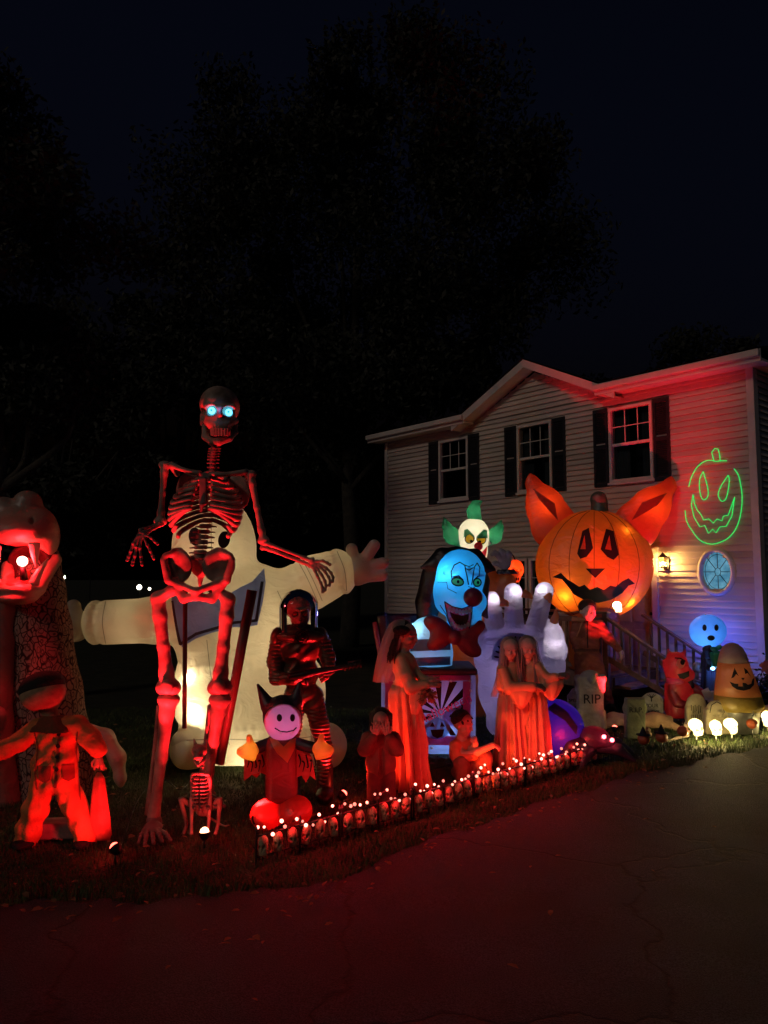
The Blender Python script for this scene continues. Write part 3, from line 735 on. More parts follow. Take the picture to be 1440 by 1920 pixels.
for nm, lines in LZ.items():
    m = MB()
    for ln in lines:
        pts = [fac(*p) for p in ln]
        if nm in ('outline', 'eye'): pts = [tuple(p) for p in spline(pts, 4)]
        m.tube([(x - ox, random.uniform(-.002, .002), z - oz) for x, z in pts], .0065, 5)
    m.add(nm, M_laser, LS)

# ================================================================== trees
def tree(name, label, X, Y, th, cc, cr, nclump, nleaf, ls, seed, trunk=.3, group='trees behind the display'):
    r = np.random.default_rng(seed); z0 = gz(min(Y, 60)) - .1
    T = thing(name, label, 'tree', (X, Y, z0), 0, group)
    cc = np.array(cc, float); cr = np.array(cr, float)
    m = MB(); pts = [(0, 0, 0), (trunk * .3, 0, th * .35), (-trunk * .2, trunk * .3, th * .7), (trunk * .2, 0, th), (cc[0] * .6, cc[1], cc[2])]
    pts = spline(pts, 5); m.tube(pts, list(np.linspace(trunk, trunk * .3, len(pts))), 10)
    d = r.normal(size=(nclump, 3)); d /= np.linalg.norm(d, axis=1)[:, None]; rad = r.uniform(.35, 1, nclump) ** .6
    C = cc + d * rad[:, None] * cr; C = C[C[:, 2] > th * .55]
    for i in range(min(14, len(C))):
        s = np.array([0, 0, th * r.uniform(.6, 1.05)]); e = C[i]; mid = (s + e) / 2 + r.normal(size=3) * .25 + [0, 0, -.3]
        p = spline([s, mid, e], 5); m.tube(p, list(np.linspace(trunk * .32, .02, len(p))), 6)
    m.add('trunk', M_bark, T, True)
    k = r.integers(0, len(C), nleaf); sz = r.uniform(.5, 1.25, len(C))[k]
    P = C[k] + np.clip(r.normal(size=(nleaf, 3)), -1.5, 1.5) * (cr.mean() * .13 * sz)[:, None] * [1, 1, .7]
    a = r.normal(size=(nleaf, 3)); a /= np.linalg.norm(a, axis=1)[:, None]; b = np.cross(a, r.normal(size=(nleaf, 3))); b /= np.linalg.norm(b, axis=1)[:, None]
    L = (ls * r.uniform(.6, 1.4, nleaf))[:, None]
    V = np.stack([P - a * L, P - b * L * .45, P + a * L, P + b * L * .45], 1).reshape(-1, 3)
    add('crown', (V, np.arange(nleaf * 4).reshape(-1, 4)), M_leaf, T, False)
    return T
def X_at(px, Y): return at_depth(px, 1080, Y).x
tree('maple_tree', 'tall dark maple rising behind the giant skeleton and the house', X_at(655, 25), 25, 8.5, (.5, 0, 13.9), (7.4, 4.2, 8.3), 120, 95000, .11, 3, .34)
tree('oak_tree', 'dark oak at the left edge above the fanged inflatable', X_at(-20, 13), 13, 4.5, (-.9, 0, 8.4), (2.7, 2.4, 4.6), 52, 48000, .075, 5, .28)
tree('leafy_tree', 'low rounded tree beyond the right end of the roof', X_at(1290, 34), 34, 5, (0, 0, 9.2), (5.2, 4, 4.2), 50, 26000, .14, 8, .3)
tree('leafy_tree', 'broad black tree far behind the white inflatable giant', X_at(330, 33), 33, 5, (0, 0, 9.5), (8, 4, 6), 60, 26000, .17, 9, .35)
tree('leafy_tree', 'black tree in the gap between oak and maple', X_at(90, 28), 28, 4, (0, 0, 7.2), (5, 4, 5.2), 46, 24000, .15, 12, .3)
tree('leafy_tree', 'black tree close behind the left corner of the house', X_at(760, 36), 36, 5, (0, 0, 9), (7, 4, 5.5), 50, 24000, .17, 14, .35)

# far lights on the road behind
for i, (px, py, s_, lab) in enumerate(((121, 1082, 1.3, 'bright far street light seen right of the fanged inflatable'), (263, 1101, 1.5, 'brightest far street light left of the skeleton hip'), (282, 1104, .9, 'small far street light close beside the brightest one'), (171, 1031, .5, 'faint high far light in the trees'),
                                     (601, 1041, .7, 'far light just above the outstretched white arm'), (622, 1037, .55, 'faint far light nearest the white stubby fingers'))):
    Yl = 70 + i * 4; p = at_depth(px, py, Yl); zg = gz(60)
    t = thing('street_light', lab, 'street light', (p.x, Yl, zg), 0, 'far street lights')
    MB().tube([(0, 0, 0), (0, 0, p.z - zg - .25), (0, -.3, p.z - zg + .05)], .07, 6).add('pole', M_metal, t)
    add('bulb', ico(.17 * s_), emis('street_bulb', (1, .9, .7), 7), t, loc=(0, -.3, p.z - zg))

# ================================================================== giant skeleton
M_bone = princ('bone_plastic', (.28, .20, .15), .5, var=.65, scale=6, bump=.5, bdist=.01, bscale=16)
M_boned = princ('dark_bone', (.13, .10, .085), .6, var=.4, scale=6, bump=.5, bdist=.01, bscale=18)
M_socket = princ('socket_black', (.006, .006, .008), .9, bump=0)
SK = Fig('giant_skeleton', 'towering bone skeleton with glowing blue eyes in front of the white inflatable', 'skeleton', 345, 1562)
def skull_sdf(h=1.5):
    S = SDF(h, 5)
    S.ell((409, 758, -14), (37, 36, 46)); S.ell((414, 786, 10), (28, 30, 24), k=8)
    S.cap((381, 789, -4), (402, 799, 24), 6, 6.5, k=5); S.cap((443, 790, 4), (431, 800, 24), 5.5, 6, k=5)
    S.cap((392, 767, 24), (412, 772, 31), 6, 5, k=5); S.cap((422, 772, 31), (441, 768, 22), 5, 6, k=5)
    S.ell((418, 805, 22), (17, 13, 14), k=6); S.cap((420, 774, 30), (421, 785, 34), 4.2, 3.6, k=4)
    S.cap((379, 778, -8), (378, 793, -8), 6, 5, k=4)
    S.ell((402, 776, 31), (12, 9.5, 12), k=3, sub=True); S.ell((434, 777, 27), (10.5, 9, 12), k=3, sub=True)
    S.cap((420, 790, 40), (419, 797, 40), 4.4, 5.6, k=2, sub=True)
    S.ell((384, 776, 14), (8, 12, 12), k=4, sub=True)
    return S
skull = SK.sdf('skull', skull_sdf(), M_bone)
S = SDF(1.5, 4); S.chain([(383, 797, -4, 5.5), (386, 820, 4, 6.5), (400, 831, 16, 6.5), (416, 833, 28, 7), (433, 826, 18, 6), (442, 812, 6, 5), (442, 796, 0, 4.5)])
SK.sdf('jaw', S, M_bone, skull)
tv = MB(); 
for rowy, yy, hh in ((0, 814, 3.6), (1, 822, 3.4)):
    for i in range(9):
        t = (i - 4) / 4.2; x = 418 + 19 * math.sin(t * 1.15); d = 12 + 24 * math.cos(t * 1.15); yv = yy - 3.5 * t * t + (rowy * -1.2)
        tv.raw([(x + sx * 1.9, yv + sy * hh, d + sd * 2) for sx, sy, sd in ((-1, -1, -1), (1, -1, -1), (1, 1, -1), (-1, 1, -1), (-1, -1, 1), (1, -1, 1), (.8, 1, 1), (-.8, 1, 1))], [(0, 3, 2, 1), (4, 5, 6, 7), (0, 1, 5, 4), (1, 2, 6, 5), (2, 3, 7, 6), (3, 0, 4, 7)])
SK.add('teeth', (np.array(tv.v), tv.f), M_bone, skull, False)
M_eye = emis('blue_eye', (.10, .62, 1.), 4.2); M_pupil = emis('blue_pupil', (.03, .3, .8), 1.6)
for x, y, d in ((402, 775, 22), (433, 777.5, 19)):
    v, f = ico(1, 3); e = SK.add('eye', (np.array(v) * 6.3 + [x, y, d], f), M_eye, skull)
    SK.add('pupil', (np.array(v) * [2.1, 2.1, 1] + [x + .6, y + .2, d + 6.2], f), M_pupil, e)
SK.lamp('eye_light', (418, 776, 40), (.1, .3, 1), .05, .02)
# spine
spine = spline([(400, 838, -8), (396, 862, -12), (392, 900, -30), (388, 950, -34), (376, 1000, -18), (371, 1045, -14)], 5)
vm = {}
for i in range(24):
    t = i / 23 * (len(spine) - 1.01); j = int(t); p = spine[j] * (1 - t + j) + spine[j + 1] * (t - j)
    r = (6.5 if i < 7 else 8 + (i - 7) * .35 if i < 19 else 12.5)
    m = MB(); m.raw(*tube([p + [0, -3.9, 0], p + [0, -3.2, 0], p + [0, 0, 0], p + [0, 3.2, 0], p + [0, 3.9, 0]], [r * .8, r, r * .8, r, r * .8], 10))
    m.raw(*tube([p + [-r * 1.8, 1, -5], p + [-r * .7, 0, -4], p + [r * .7, 0, -4], p + [r * 1.8, 1, -5]], [1.4, 2.4, 2.4, 1.4], 6)); m.raw(*tube([p + [0, 0, -6], p + [0, 5, -r - 9]], [2.6, 1.4], 6))
    SK.add('vertebra', (np.array(m.v), m.f), M_bone if i > 8 else M_boned)
# ribs
for i in range(11):
    y0 = 880 + i * 9.2; w = [30, 43, 53, 59, 63, 65, 65.5, 65, 62, 57, 48][i]; dep = [24, 32, 38, 41, 43, 44, 44, 43, 41, 38, 34][i]
    cx = 392 - i * .9
    for sg in (-1, 1):
        fin = PI * (.94 if i < 9 else (.72 if i == 9 else .6)); P = []
        for k in range(17):
            ph = fin * k / 16; u = ph / PI
            x = cx + sg * (4 + (w - 4) * math.sin(ph) ** .8) if ph < PI * .93 else cx + sg * (w * math.sin(ph) ** .8)
            y = y0 + (26 + i * 1.2) * math.sin(u * PI * .62) ** 1.2
            if i >= 6 and u > .62: y -= (u - .62) * (i - 5) * 34
            elif u > .7: y -= (u - .7) * 26
            P.append((x, y, -32 + (dep + 30) * (1 - math.cos(ph)) / 2))
        SK.tube('rib', P, [4.2] * 5 + [4.9] * 7 + [4.4] * 5, M_bone, seg=7, n=2)
S = SDF(1.5, 4); S.box((391, 898, 28), (11, 8, 4), 3); S.box((390, 925, 38), (7, 26, 3.5), 3); S.cap((389, 950, 42), (387, 962, 42), 4, 2.5)
SK.sdf('sternum', S, M_boned)
for a, b in (((384, 892, 28), (322, 872, 6)), ((399, 893, 28), (464, 886, 8))):
    m1 = ((a[0] + b[0]) / 2, (a[1] + b[1]) / 2 + 3, 26); SK.tube('clavicle', [a, m1, b], [5.5, 4.4, 6], M_bone)
for cx, cy, rt in ((343, 912, 12), (440, 918, -12)):
    S = SDF(1.6, 4); S.ell((cx, cy, -34), (22, 34, 4), (0, 0, rt)); S.cap((cx - 14, cy - 18, -38), (cx + 22, cy - 26, -36), 3.2); S.cap((cx + (20 if cx > 400 else -20), cy - 28, -30), ((322, 872, 0) if cx < 400 else (462, 886, 2)), 6, 7)
    SK.sdf('scapula', S, M_bone)
def bone(name, a, b, r, ra, rb, h=1.7, par=None, knob=1.):
    a = np.array(a, float); b = np.array(b, float); d = (b - a) / np.linalg.norm(b - a); sd = np.array([d[1], -d[0], 0]); sd /= np.linalg.norm(sd) + 1e-9
    S = SDF(h, r * .8); L = np.linalg.norm(b - a)
    S.chain([(*(a), ra * .8), (*(a + d * L * .14), r * 1.1), (*(a + d * L * .5), r * .85), (*(b - d * L * .16), r * 1.05), (*b, rb * .75)])
    for sg in (-1, 1):
        S.ell(a + sd * sg * ra * .55, ra * .62); S.ell(b + sd * sg * rb * .6, rb * .66)
    return SK.sdf(name, S, M_bone, par)
bone('humerus', (309, 872, 0), (302, 978, 4), 6.2, 10, 10); bone('humerus', (470, 890, 4), (496, 1014, 12), 6.2, 10, 9)
bone('radius', (305, 983, 8), (292, 1003, 62), 3.6, 5, 5.5); bone('ulna', (299, 984, 8), (284, 998, 62), 3.6, 6, 4)
bone('radius', (498, 1018, 14), (588, 1052, 30), 3.6, 5.5, 6); bone('ulna', (494, 1026, 10), (584, 1060, 24), 3.6, 6, 4.5)
S = SDF(1.3, 2.5)
for x, y in ((266, 1002), (272, 1004), (268, 1009), (274, 1010), (263, 1008)): S.ell((x + 19, y, 66), 4.2)
for ch in ([(262, 1008), (254, 1022), (250, 1036), (246, 1046), (244, 1052)], [(264, 1011), (259, 1028), (257, 1044), (254, 1054), (253, 1060)], [(268, 1013), (266, 1030), (268, 1045), (269, 1054), (270, 1060)], [(273, 1012), (280, 1026), (285, 1036), (289, 1044), (291, 1049)], [(276, 1007), (286, 1012), (293, 1019), (298, 1023)]):
    for p, q in zip(ch[:-1], ch[1:]): S.cap((p[0] + 19, p[1], 68), (q[0] + 19, q[1], 70), 2.6, 2.2, k=1); S.ell((q[0] + 19, q[1], 70), 3.1, k=1)
SK.sdf('hand', S, M_boned)
S = SDF(1.3, 2.5)
for x, y in ((590, 1055), (595, 1060), (589, 1063), (597, 1053), (594, 1067)): S.ell((x, y, 30), 4.4)
for ch in ([(592, 1068), (598, 1080), (604, 1092), (607, 1101), (608, 1109)], [(597, 1066), (606, 1078), (612, 1089), (614, 1098), (612, 1106)], [(600, 1062), (612, 1072), (619, 1082), (622, 1090), (620, 1097)], [(601, 1058), (614, 1065), (623, 1074), (627, 1083), (626, 1090)], [(598, 1053), (608, 1052), (616, 1056), (621, 1059)]):
    for p, q in zip(ch[:-1], ch[1:]): S.cap((*p, 32), (*q, 34), 2.7, 2.3, k=1); S.ell((*q, 34), 3.2, k=1)
SK.sdf('hand', S, M_bone)
# pelvis
S = SDF(1.7, 5)
for sg in (-1, 1):
    c = 373 + sg * 38
    S.ell((c, 1060, 2), (31, 33, 8), (0, sg * 24, sg * 12)); S.ell((c + sg * 2, 1063, 16), (24, 26, 10), (0, sg * 24, sg * 12), k=4, sub=True)
    S.cap((c + sg * 22, 1042, 8), (c - sg * 4, 1032, 2), 6, 5); S.cap((c + sg * 26, 1050, 8), (c + sg * 16, 1088, 10), 6, 8)
    S.cap((373 + sg * 44, 1094, 4), (373 + sg * 26, 1122, 8), 10, 9); S.cap((373 + sg * 26, 1122, 8), (373, 1118, 22), 8, 7); S.cap((373 + sg * 44, 1092, 8), (373, 1108, 26), 7, 6)
    S.cap((373 + sg * 18, 1050, -12), (373 + sg * 36, 1086, -4), 8, 9)
S.ell((372, 1058, -14), (19, 24, 9)); S.cap((372, 1074, -18), (372, 1098, -12), 7, 3)
SK.sdf('pelvis', S, M_bone)
def femur(tr, hd, kn, col=M_bone):
    S = SDF(1.8, 7); t = np.array(tr, float); k = np.array(kn, float)
    S.ell(hd, 13); S.cap(hd, tr, 9, 11); S.chain([(*t, 13), (*(t + (k - t) * .2), 12.5), (*(t + (k - t) * .55), 10.5), (*(t + (k - t) * .85), 13), (*k, 15)])
    for sg in (-1, 1): S.ell(k + [sg * 10, 4, -2], (13, 14, 17))
    return SK.sdf('femur', S, col)
femur((296, 1122, 0), (328, 1104, 2), (318, 1284, 10)); femur((428, 1124, 0), (404, 1104, 2), (414, 1284, 10))
for x in (321, 417):
    S = SDF(1.6, 3); S.ell((x, 1284, 28), (12, 14, 7)); SK.sdf('patella', S, M_bone)
def shin(kn, an):
    k = np.array(kn, float); a = np.array(an, float); S = SDF(1.8, 7); d = a - k
    S.ell(k, (21, 12, 17)); S.chain([(*(k + d * .03), 16), (*(k + d * .14), 13), (*(k + d * .5), 10.5), (*(k + d * .86), 9.5), (*a, 12)]); S.ell(k + d * .12 + [0, 0, 9], (7, 12, 7))
    SK.sdf('tibia', S, M_bone)
    SK.tube('fibula', [k + [-20, 14, -10], k + d * .5 + [-17, 0, -10], a + [-14, 2, -6]], [6, 4, 6], M_bone)
shin((318, 1310, 6), (290, 1526, 4)); A2 = SK.q(388, 1468, -50); shin((414, 1310, 6), A2)
def foot(a, dx):
    S = SDF(1.7, 4); x, y, d = a; S.ell((x, y + 10, d), (14, 12, 15)); S.ell((x, y + 20, d - 16), (10, 11, 14)); S.ell((x + dx * .25, y + 15, d + 22), (17, 9, 16))
    for i in range(5):
        o = (i - 2) * 8.5; e = np.array((x + o * 1.5 + dx, y + 26, d + 78 - abs(i - 1) * 7)); b = np.array((x + o * .8 + dx * .3, y + 16, d + 34))
        m = b + (e - b) * .55 + [0, -3, 0]; S.cap(b, m, 4, 3.6, k=2); S.ell(m, 4.8, k=1); S.cap(m, e, 3.6, 3, k=1); S.ell((m + e) / 2 + [0, -1, 0], 4.2, k=1); S.ell(e, 3.8, k=1)
    SK.sdf('foot', S, M_boned)
foot((290, 1526, 4), 22); foot((A2[0], A2[1], A2[2]), 20)
M_pole = princ('stand_pole', (.12, .05, .035), .5)
SK.tube('support_pole', [(462, 1108, -60), (398, 1448, -60)], [10, 9], M_pole); SK.tube('support_pole', [(334, 1108, -50), (332, 1376, -50)], [4.5, 4.5], M_pole)

# ================================================================== small cat skeleton
CS = Fig('cat_skeleton', 'small seated cat skeleton between the giant skeleton feet', 'skeleton', 376, 1566)
S = SDF(1.1, 2.5); S.ell((375, 1406, 4), (14, 12, 15)); S.ell((376, 1414, 16), (9, 8, 10)); 
for sg in (-1, 1): S.cap((375 + sg * 8, 1398, 0), (375 + sg * 12, 1386, -2), 4, 1.2); S.ell((376 + sg * 6, 1408, 21), (4, 4.5, 6), k=1, sub=True)
S.cap((366, 1424, 6), (377, 1429, 22), 2.4); S.cap((386, 1424, 6), (377, 1429, 22), 2.4); S.ell((377, 1417, 28), (2, 2.4, 3), k=.5, sub=True)
CS.sdf('skull', S, M_bone)
for i in range(16):
    t = i / 15; p = np.array((374 + 2 * math.sin(t * 3), 1424 + t * 102, -6 - 22 * math.sin(t * PI)))
    CS.tube('vertebra', [p + [-5, 0, 0], p + [0, -2.4, 0], p + [5, 0, 0]], [1.2, 3.4, 1.2], M_bone, seg=6, n=2)
for i in range(8):
    y = 1452 + i * 7
    for sg in (-1, 1):
        w = 11 + 6 * math.sin((i + 1) / 9 * PI)
        CS.tube('rib', [(376, y, -20), (376 + sg * w, y + 2, -6), (376 + sg * w * .8, y + 6, 8), (377 + sg * 2, y + 5, 14)], 1.5, M_bone, seg=5, n=4)
CS.tube('shoulder_blade', [(362, 1452, 2), (376, 1448, 10), (392, 1452, 2)], [4, 3, 4], M_bone)
for sg, x in ((-1, 361), (1, 393)):
    CS.tube('foreleg', [(x, 1454, 2), (x + sg * 1, 1488, 0), (x + sg * 1, 1500, 2), (x, 1544, 8), (x - sg, 1560, 14)], [4.5, 3, 4.6, 3, 4.2], M_bone, n=4)
    CS.tube('hind_leg', [(377 + sg * 12, 1524, -18), (377 + sg * 34, 1498, 4), (377 + sg * 36, 1502, 4), (377 + sg * 30, 1546, -8), (377 + sg * 30, 1560, 12)], [5, 5, 4.5, 3.4, 3.2], M_bone, n=4)
S = SDF(1.3, 3); S.ell((377, 1526, -16), (14, 10, 9)); S.cap((367, 1518, -14), (387, 1518, -14), 5); CS.sdf('pelvis', S, M_bone)
CS.tube('tail', [(377, 1534, -24), (392, 1552, -40), (412, 1560, -34), (424, 1556, -26)], [2.4, 2, 1.6, 1], M_bone, n=5)

# ================================================================== scarecrow in a jumpsuit
M_jump = princ('jumpsuit_cloth', (.55, .17, .05), .85, var=.3, scale=7, bump=.8, bdist=.035, bscale=9)
M_sack = princ('sack_cloth', (.36, .22, .12), .9, var=.25, scale=20, bump=.6, bdist=.006, bscale=120)
SF = Fig('scarecrow', 'child-size scarecrow in an orange-red jumpsuit with round sack head', 'scarecrow', 105, 1580)
S = SDF(2, 9)
S.box((107, 1396, 0), (36, 48, 23), 20); S.box((103, 1446, 2), (40, 40, 26), 20); S.ell((110, 1358, -2), (36, 16, 20))
S.chain([(82, 1474, 2, 23), (70, 1515, 6, 22), (58, 1552, 8, 21), (55, 1568, 10, 22)], k=8); S.chain([(124, 1474, 0, 23), (143, 1512, 4, 22), (160, 1548, 6, 21), (165, 1568, 10, 22)], k=8)
S.chain([(74, 1364, 2, 19), (48, 1386, 14, 18), (22, 1398, 26, 16), (10, 1402, 30, 17)], k=8); S.chain([(144, 1360, 0, 20), (167, 1380, 2, 18), (184, 1402, 4, 18)], k=8)
S.box((110, 1600, 10), (120, 14, 60), 2, k=3, sub=True)
v, f = S.mesh(); w_ = np.clip((v[:, 1] - 1380) / 120, 0, 1)
v[:, 2] += (1.3 * np.sin(v[:, 0] * .27 + v[:, 1] * .03) * w_ + 1.2 * np.sin(v[:, 1] * .19 + v[:, 0] * .05 + 2 * np.sin(v[:, 0] * .06))) * (v[:, 2] > 0); v[:, 0] += 1.5 * np.sin(v[:, 1] * .17)
suit = SF.add('jumpsuit', (v, f), M_jump); sb_ = SF.bvh(suit); M_jdark = princ('jumpsuit_dark', (.2, .05, .02), .9, bump=.4)
SF.print_on('placket', suit, stroke([(112, 1358), (110, 1400), (107, 1440), (104, 1476)], 5), M_jdark, suit, .006, 4, sb_)
for y in (1376, 1398, 1420, 1442): SF.print_on('button', suit, [oval(111 - (y - 1376) * .06, y, 4, 4)], M_dark, suit, .012, 3, sb_)
SF.print_on('pocket', suit, [[(72, 1436), (96, 1436), (95, 1462), (84, 1467), (73, 1462)]], M_jdark, suit, .008, 4, sb_); SF.print_on('pocket', suit, [[(116, 1434), (138, 1432), (139, 1458), (128, 1464), (117, 1460)]], M_jdark, suit, .008, 4, sb_)
SF.print_on('seam', suit, stroke([(64, 1370), (72, 1400), (66, 1450), (70, 1480)], 2), M_jdark, suit, .005, 4, sb_); SF.print_on('seam', suit, stroke([(146, 1372), (142, 1410), (147, 1450), (150, 1500)], 2), M_jdark, suit, .005, 4, sb_)
SF.loft('collar', [(99, 1340, 0, 17, 16, .05, 5), (102, 1348, 0, 28, 22, .08, 5), (104, 1360, 2, 44, 27, .1, 5), (105, 1368, 3, 47, 29, .12, 5)], M_jdark, seg=40, caps=False)
S = SDF(1.8, 5); S.ell((82, 1300, 2), (41, 33, 36), (0, 0, -14)); S.cap((90, 1326, 0), (98, 1350, -2), 14, 15, k=8)
v, f = S.mesh(); hd = SF.add('head', (v, f), M_sack)
S = SDF(1.8, 4); S.ell((78, 1287, -2), (42, 28, 37), (0, 0, -16)); S.ell((84, 1310, 22), (50, 20, 40), (0, 0, -16), k=3, sub=True); SF.sdf('cap', S, princ('dark_knit', (.02, .014, .012), .95, bump=.8, bscale=60), hd)
S = SDF(1.3, 2); S.hand((2, 1403, 34), (-1, .05, .3), (0, -1, 0), 36, .7); SF.sdf('glove', S, M_sack)
S = SDF(1.3, 2); S.hand((187, 1418, 6), (.1, 1, .1), (0, 0, 1), 34, .8, thumb=-1); SF.sdf('glove', S, M_sack)
SF.loft('treat_sack', [(190, 1446, 10, 4, 4), (190, 1456, 10, 10, 6, .08, 5), (190, 1490, 10, 14, 8, .08, 5), (191, 1530, 10, 19, 9, .06, 5), (192, 1562, 10, 21, 10, .05, 5), (192, 1570, 10, 18, 8)], princ('red_sack', (.35, .10, .05), .9, var=.3, bump=.6, bscale=40))
for x, y in ((54, 1574), (166, 1574)):
    S = SDF(1.8, 5); S.ell((x, y, 16), (19, 11, 30)); SF.sdf('boot', S, M_dark)
# stone block behind its feet
SB = Fig('stone_block', 'flat-topped stone block on the grass between the scarecrow legs', 'block', 106, 1575)
S = SDF(2, 3); S.box((106, 1560, -20), (34, 15, 28), 4, (6, 12, 3)); SB.sdf('block', S, princ('rough_stone', (.2, .17, .15), .9, var=.3, bump=.8, bscale=20))

# ================================================================== fanged inflatable serpent
mm, nt, out = _new('scaled_cloth')
tcn = nt.nodes.new('ShaderNodeTexCoord'); vo = nt.nodes.new('ShaderNodeTexVoronoi'); vo.feature = 'DISTANCE_TO_EDGE'; vo.inputs['Scale'].default_value = 13; vo.inputs['Randomness'].default_value = 1.
mp = nt.nodes.new('ShaderNodeMapping'); mp.inputs['Scale'].default_value = (1.25, 1.25, .8); ns = nt.nodes.new('ShaderNodeTexNoise'); ns.inputs['Scale'].default_value = 5; ad = nt.nodes.new('ShaderNodeVectorMath'); ad.operation = 'MULTIPLY_ADD'; ad.inputs[1].default_value = (.16,) * 3; nt.links.new(tcn.outputs['Object'], ns.inputs['Vector']); nt.links.new(ns.outputs['Color'], ad.inputs[0]); nt.links.new(tcn.outputs['Object'], ad.inputs[2]); nt.links.new(ad.outputs[0], mp.inputs[0]); nt.links.new(mp.outputs[0], vo.inputs['Vector'])
vo2 = nt.nodes.new('ShaderNodeTexVoronoi'); vo2.inputs['Scale'].default_value = 13; nt.links.new(mp.outputs[0], vo2.inputs['Vector'])
mth = nt.nodes.new('ShaderNodeMath'); mth.operation = 'COMPARE'; mth.inputs[1].default_value = .30; mth.inputs[2].default_value = .05; nt.links.new(vo2.outputs['Distance'], mth.inputs[0])
cr = nt.nodes.new('ShaderNodeValToRGB'); cr.color_ramp.elements[0].position = .03; cr.color_ramp.elements[1].position = .10; cr.color_ramp.elements[0].color = (.06, .035, .03, 1); cr.color_ramp.elements[1].color = (.42, .30, .24, 1)
nt.links.new(vo.outputs['Distance'], cr.inputs[0])
mx = nt.nodes.new('ShaderNodeMix'); mx.data_type = 'RGBA'; nt.links.new(mth.outputs[0], mx.inputs['Factor']); nt.links.new(cr.outputs[0], mx.inputs['A']); mx.inputs['B'].default_value = (.16, .10, .08, 1)
d_ = nt.nodes.new('ShaderNodeBsdfDiffuse'); t_ = nt.nodes.new('ShaderNodeBsdfTranslucent'); ms = nt.nodes.new('ShaderNodeMixShader'); ms.inputs[0].default_value = .3
nt.links.new(mx.outputs['Result'], d_.inputs[0]); nt.links.new(mx.outputs['Result'], t_.inputs[0]); nt.links.new(d_.outputs[0], ms.inputs[1]); nt.links.new(t_.outputs[0], ms.inputs[2]); nt.links.new(ms.outputs[0], out.inputs[0])
M_scale = mm
M_hide = fabric('serpent_cloth', (.46, .30, .22), .3); M_cream = fabric('cream_cloth', (.6, .5, .38), .35)
DG = Fig('inflatable_serpent', 'tall fanged serpent inflatable with a lit red mouth at the left edge', 'inflatable', 75, 1490)
S = SDF(3, 14); S.chain([(95, 1480, -20, 74), (88, 1400, -20, 70), (80, 1300, -15, 62), (70, 1180, -10, 54), (62, 1110, -14, 49), (58, 1050, -30, 40)])
DG.sdf('body', S, M_scale)
S = SDF(3, 10); S.chain([(28, 1486, 40, 34), (16, 1400, 45, 32), (14, 1300, 40, 30), (18, 1200, 36, 28), (22, 1110, 34, 26)]); DG.sdf('belly', S, M_hide)
S = SDF(2.2, 10); S.ell((50, 985, 10), (58, 42, 52)); S.ell((62, 1000, 50), (50, 28, 44)); S.ell((88, 1000, 30), (32, 40, 40)); S.ell((62, 944, 20), (25, 22, 24)); S.ell((20, 952, 24), (22, 18, 22))
S.ell((102, 1012, 24), (16, 30, 26)); S.ell((66, 1056, 62), (48, 36, 64), k=8, sub=True)
for x in (92, 112): S.ell((x, 982, 68), (3.4, 11, 9), (0, 0, -12), k=2, sub=True)
head = DG.sdf('head', S, M_hide)
S = SDF(2.2, 8); S.ell((64, 1104, 48), (40, 20, 42)); S.cap((24, 1062, 20), (36, 1094, 40), 10, 14); S.cap((108, 1050, 10), (94, 1090, 40), 12, 14); S.ell((64, 1084, 52), (30, 14, 36), k=6, sub=True); S.ell((60, 1120, 56), (34, 12, 34))
DG.sdf('jaw', S, M_hide)
S = SDF(2.2, 6); S.ell((66, 1056, 6), (46, 40, 36)); S.ell((66, 1056, 50), (42, 32, 44), k=4, sub=True); DG.sdf('mouth_lining', S, princ('mouth_dark', (.05, .008, .006), .8))
S = SDF(2, 6); S.ell((64, 1096, 54), (22, 9, 34)); S.cap((64, 1088, 40), (64, 1076, 26), 10, 6); DG.sdf('tongue', S, fabric('tongue_cloth', (.5, .09, .06), .3))
for (a, b, r) in (((36, 1028, 86), (42, 1074, 88), 10), ((104, 1022, 84), (108, 1066, 86), 10), ((36, 1094, 80), (22, 1058, 82), 9), ((100, 1094, 78), (124, 1048, 74), 9)):
    DG.tube('fang', [a, ((a[0] + b[0]) / 2, (a[1] + b[1]) / 2, a[2] + 2), b], [r, r * .65, .8], M_cream, seg=10)
S = SDF(2.5, 10); S.chain([(150, 1376, -40, 12), (182, 1392, -40, 16), (205, 1430, -40, 15), (211, 1470, -40, 10), (212, 1482, -40, 6)]); v, f = S.mesh(); DG.add('fin', (v, f), M_cream)
S = SDF(2.5, 8); S.chain([(12, 1290, 60, 10), (28, 1330, 62, 14), (20, 1380, 62, 12), (-10, 1420, 60, 10)]); DG.sdf('fin', S, M_cream)
v, f = ico(1, 3); blb = DG.add('bulb', (np.array(v) * 9 + [83, 1054, 84], f), emis('mouth_bulb', (1, .42, .32), 9)); DG.tube('bulb_socket', [(83, 1064, 84), (82, 1086, 76)], [5, 7], M_metal)
DG.lamp('mouth_light', (86, 1052, 102), RED, 40, .03); DG.lamp('throat_light', (72, 1056, 58), RED, 6, .03)

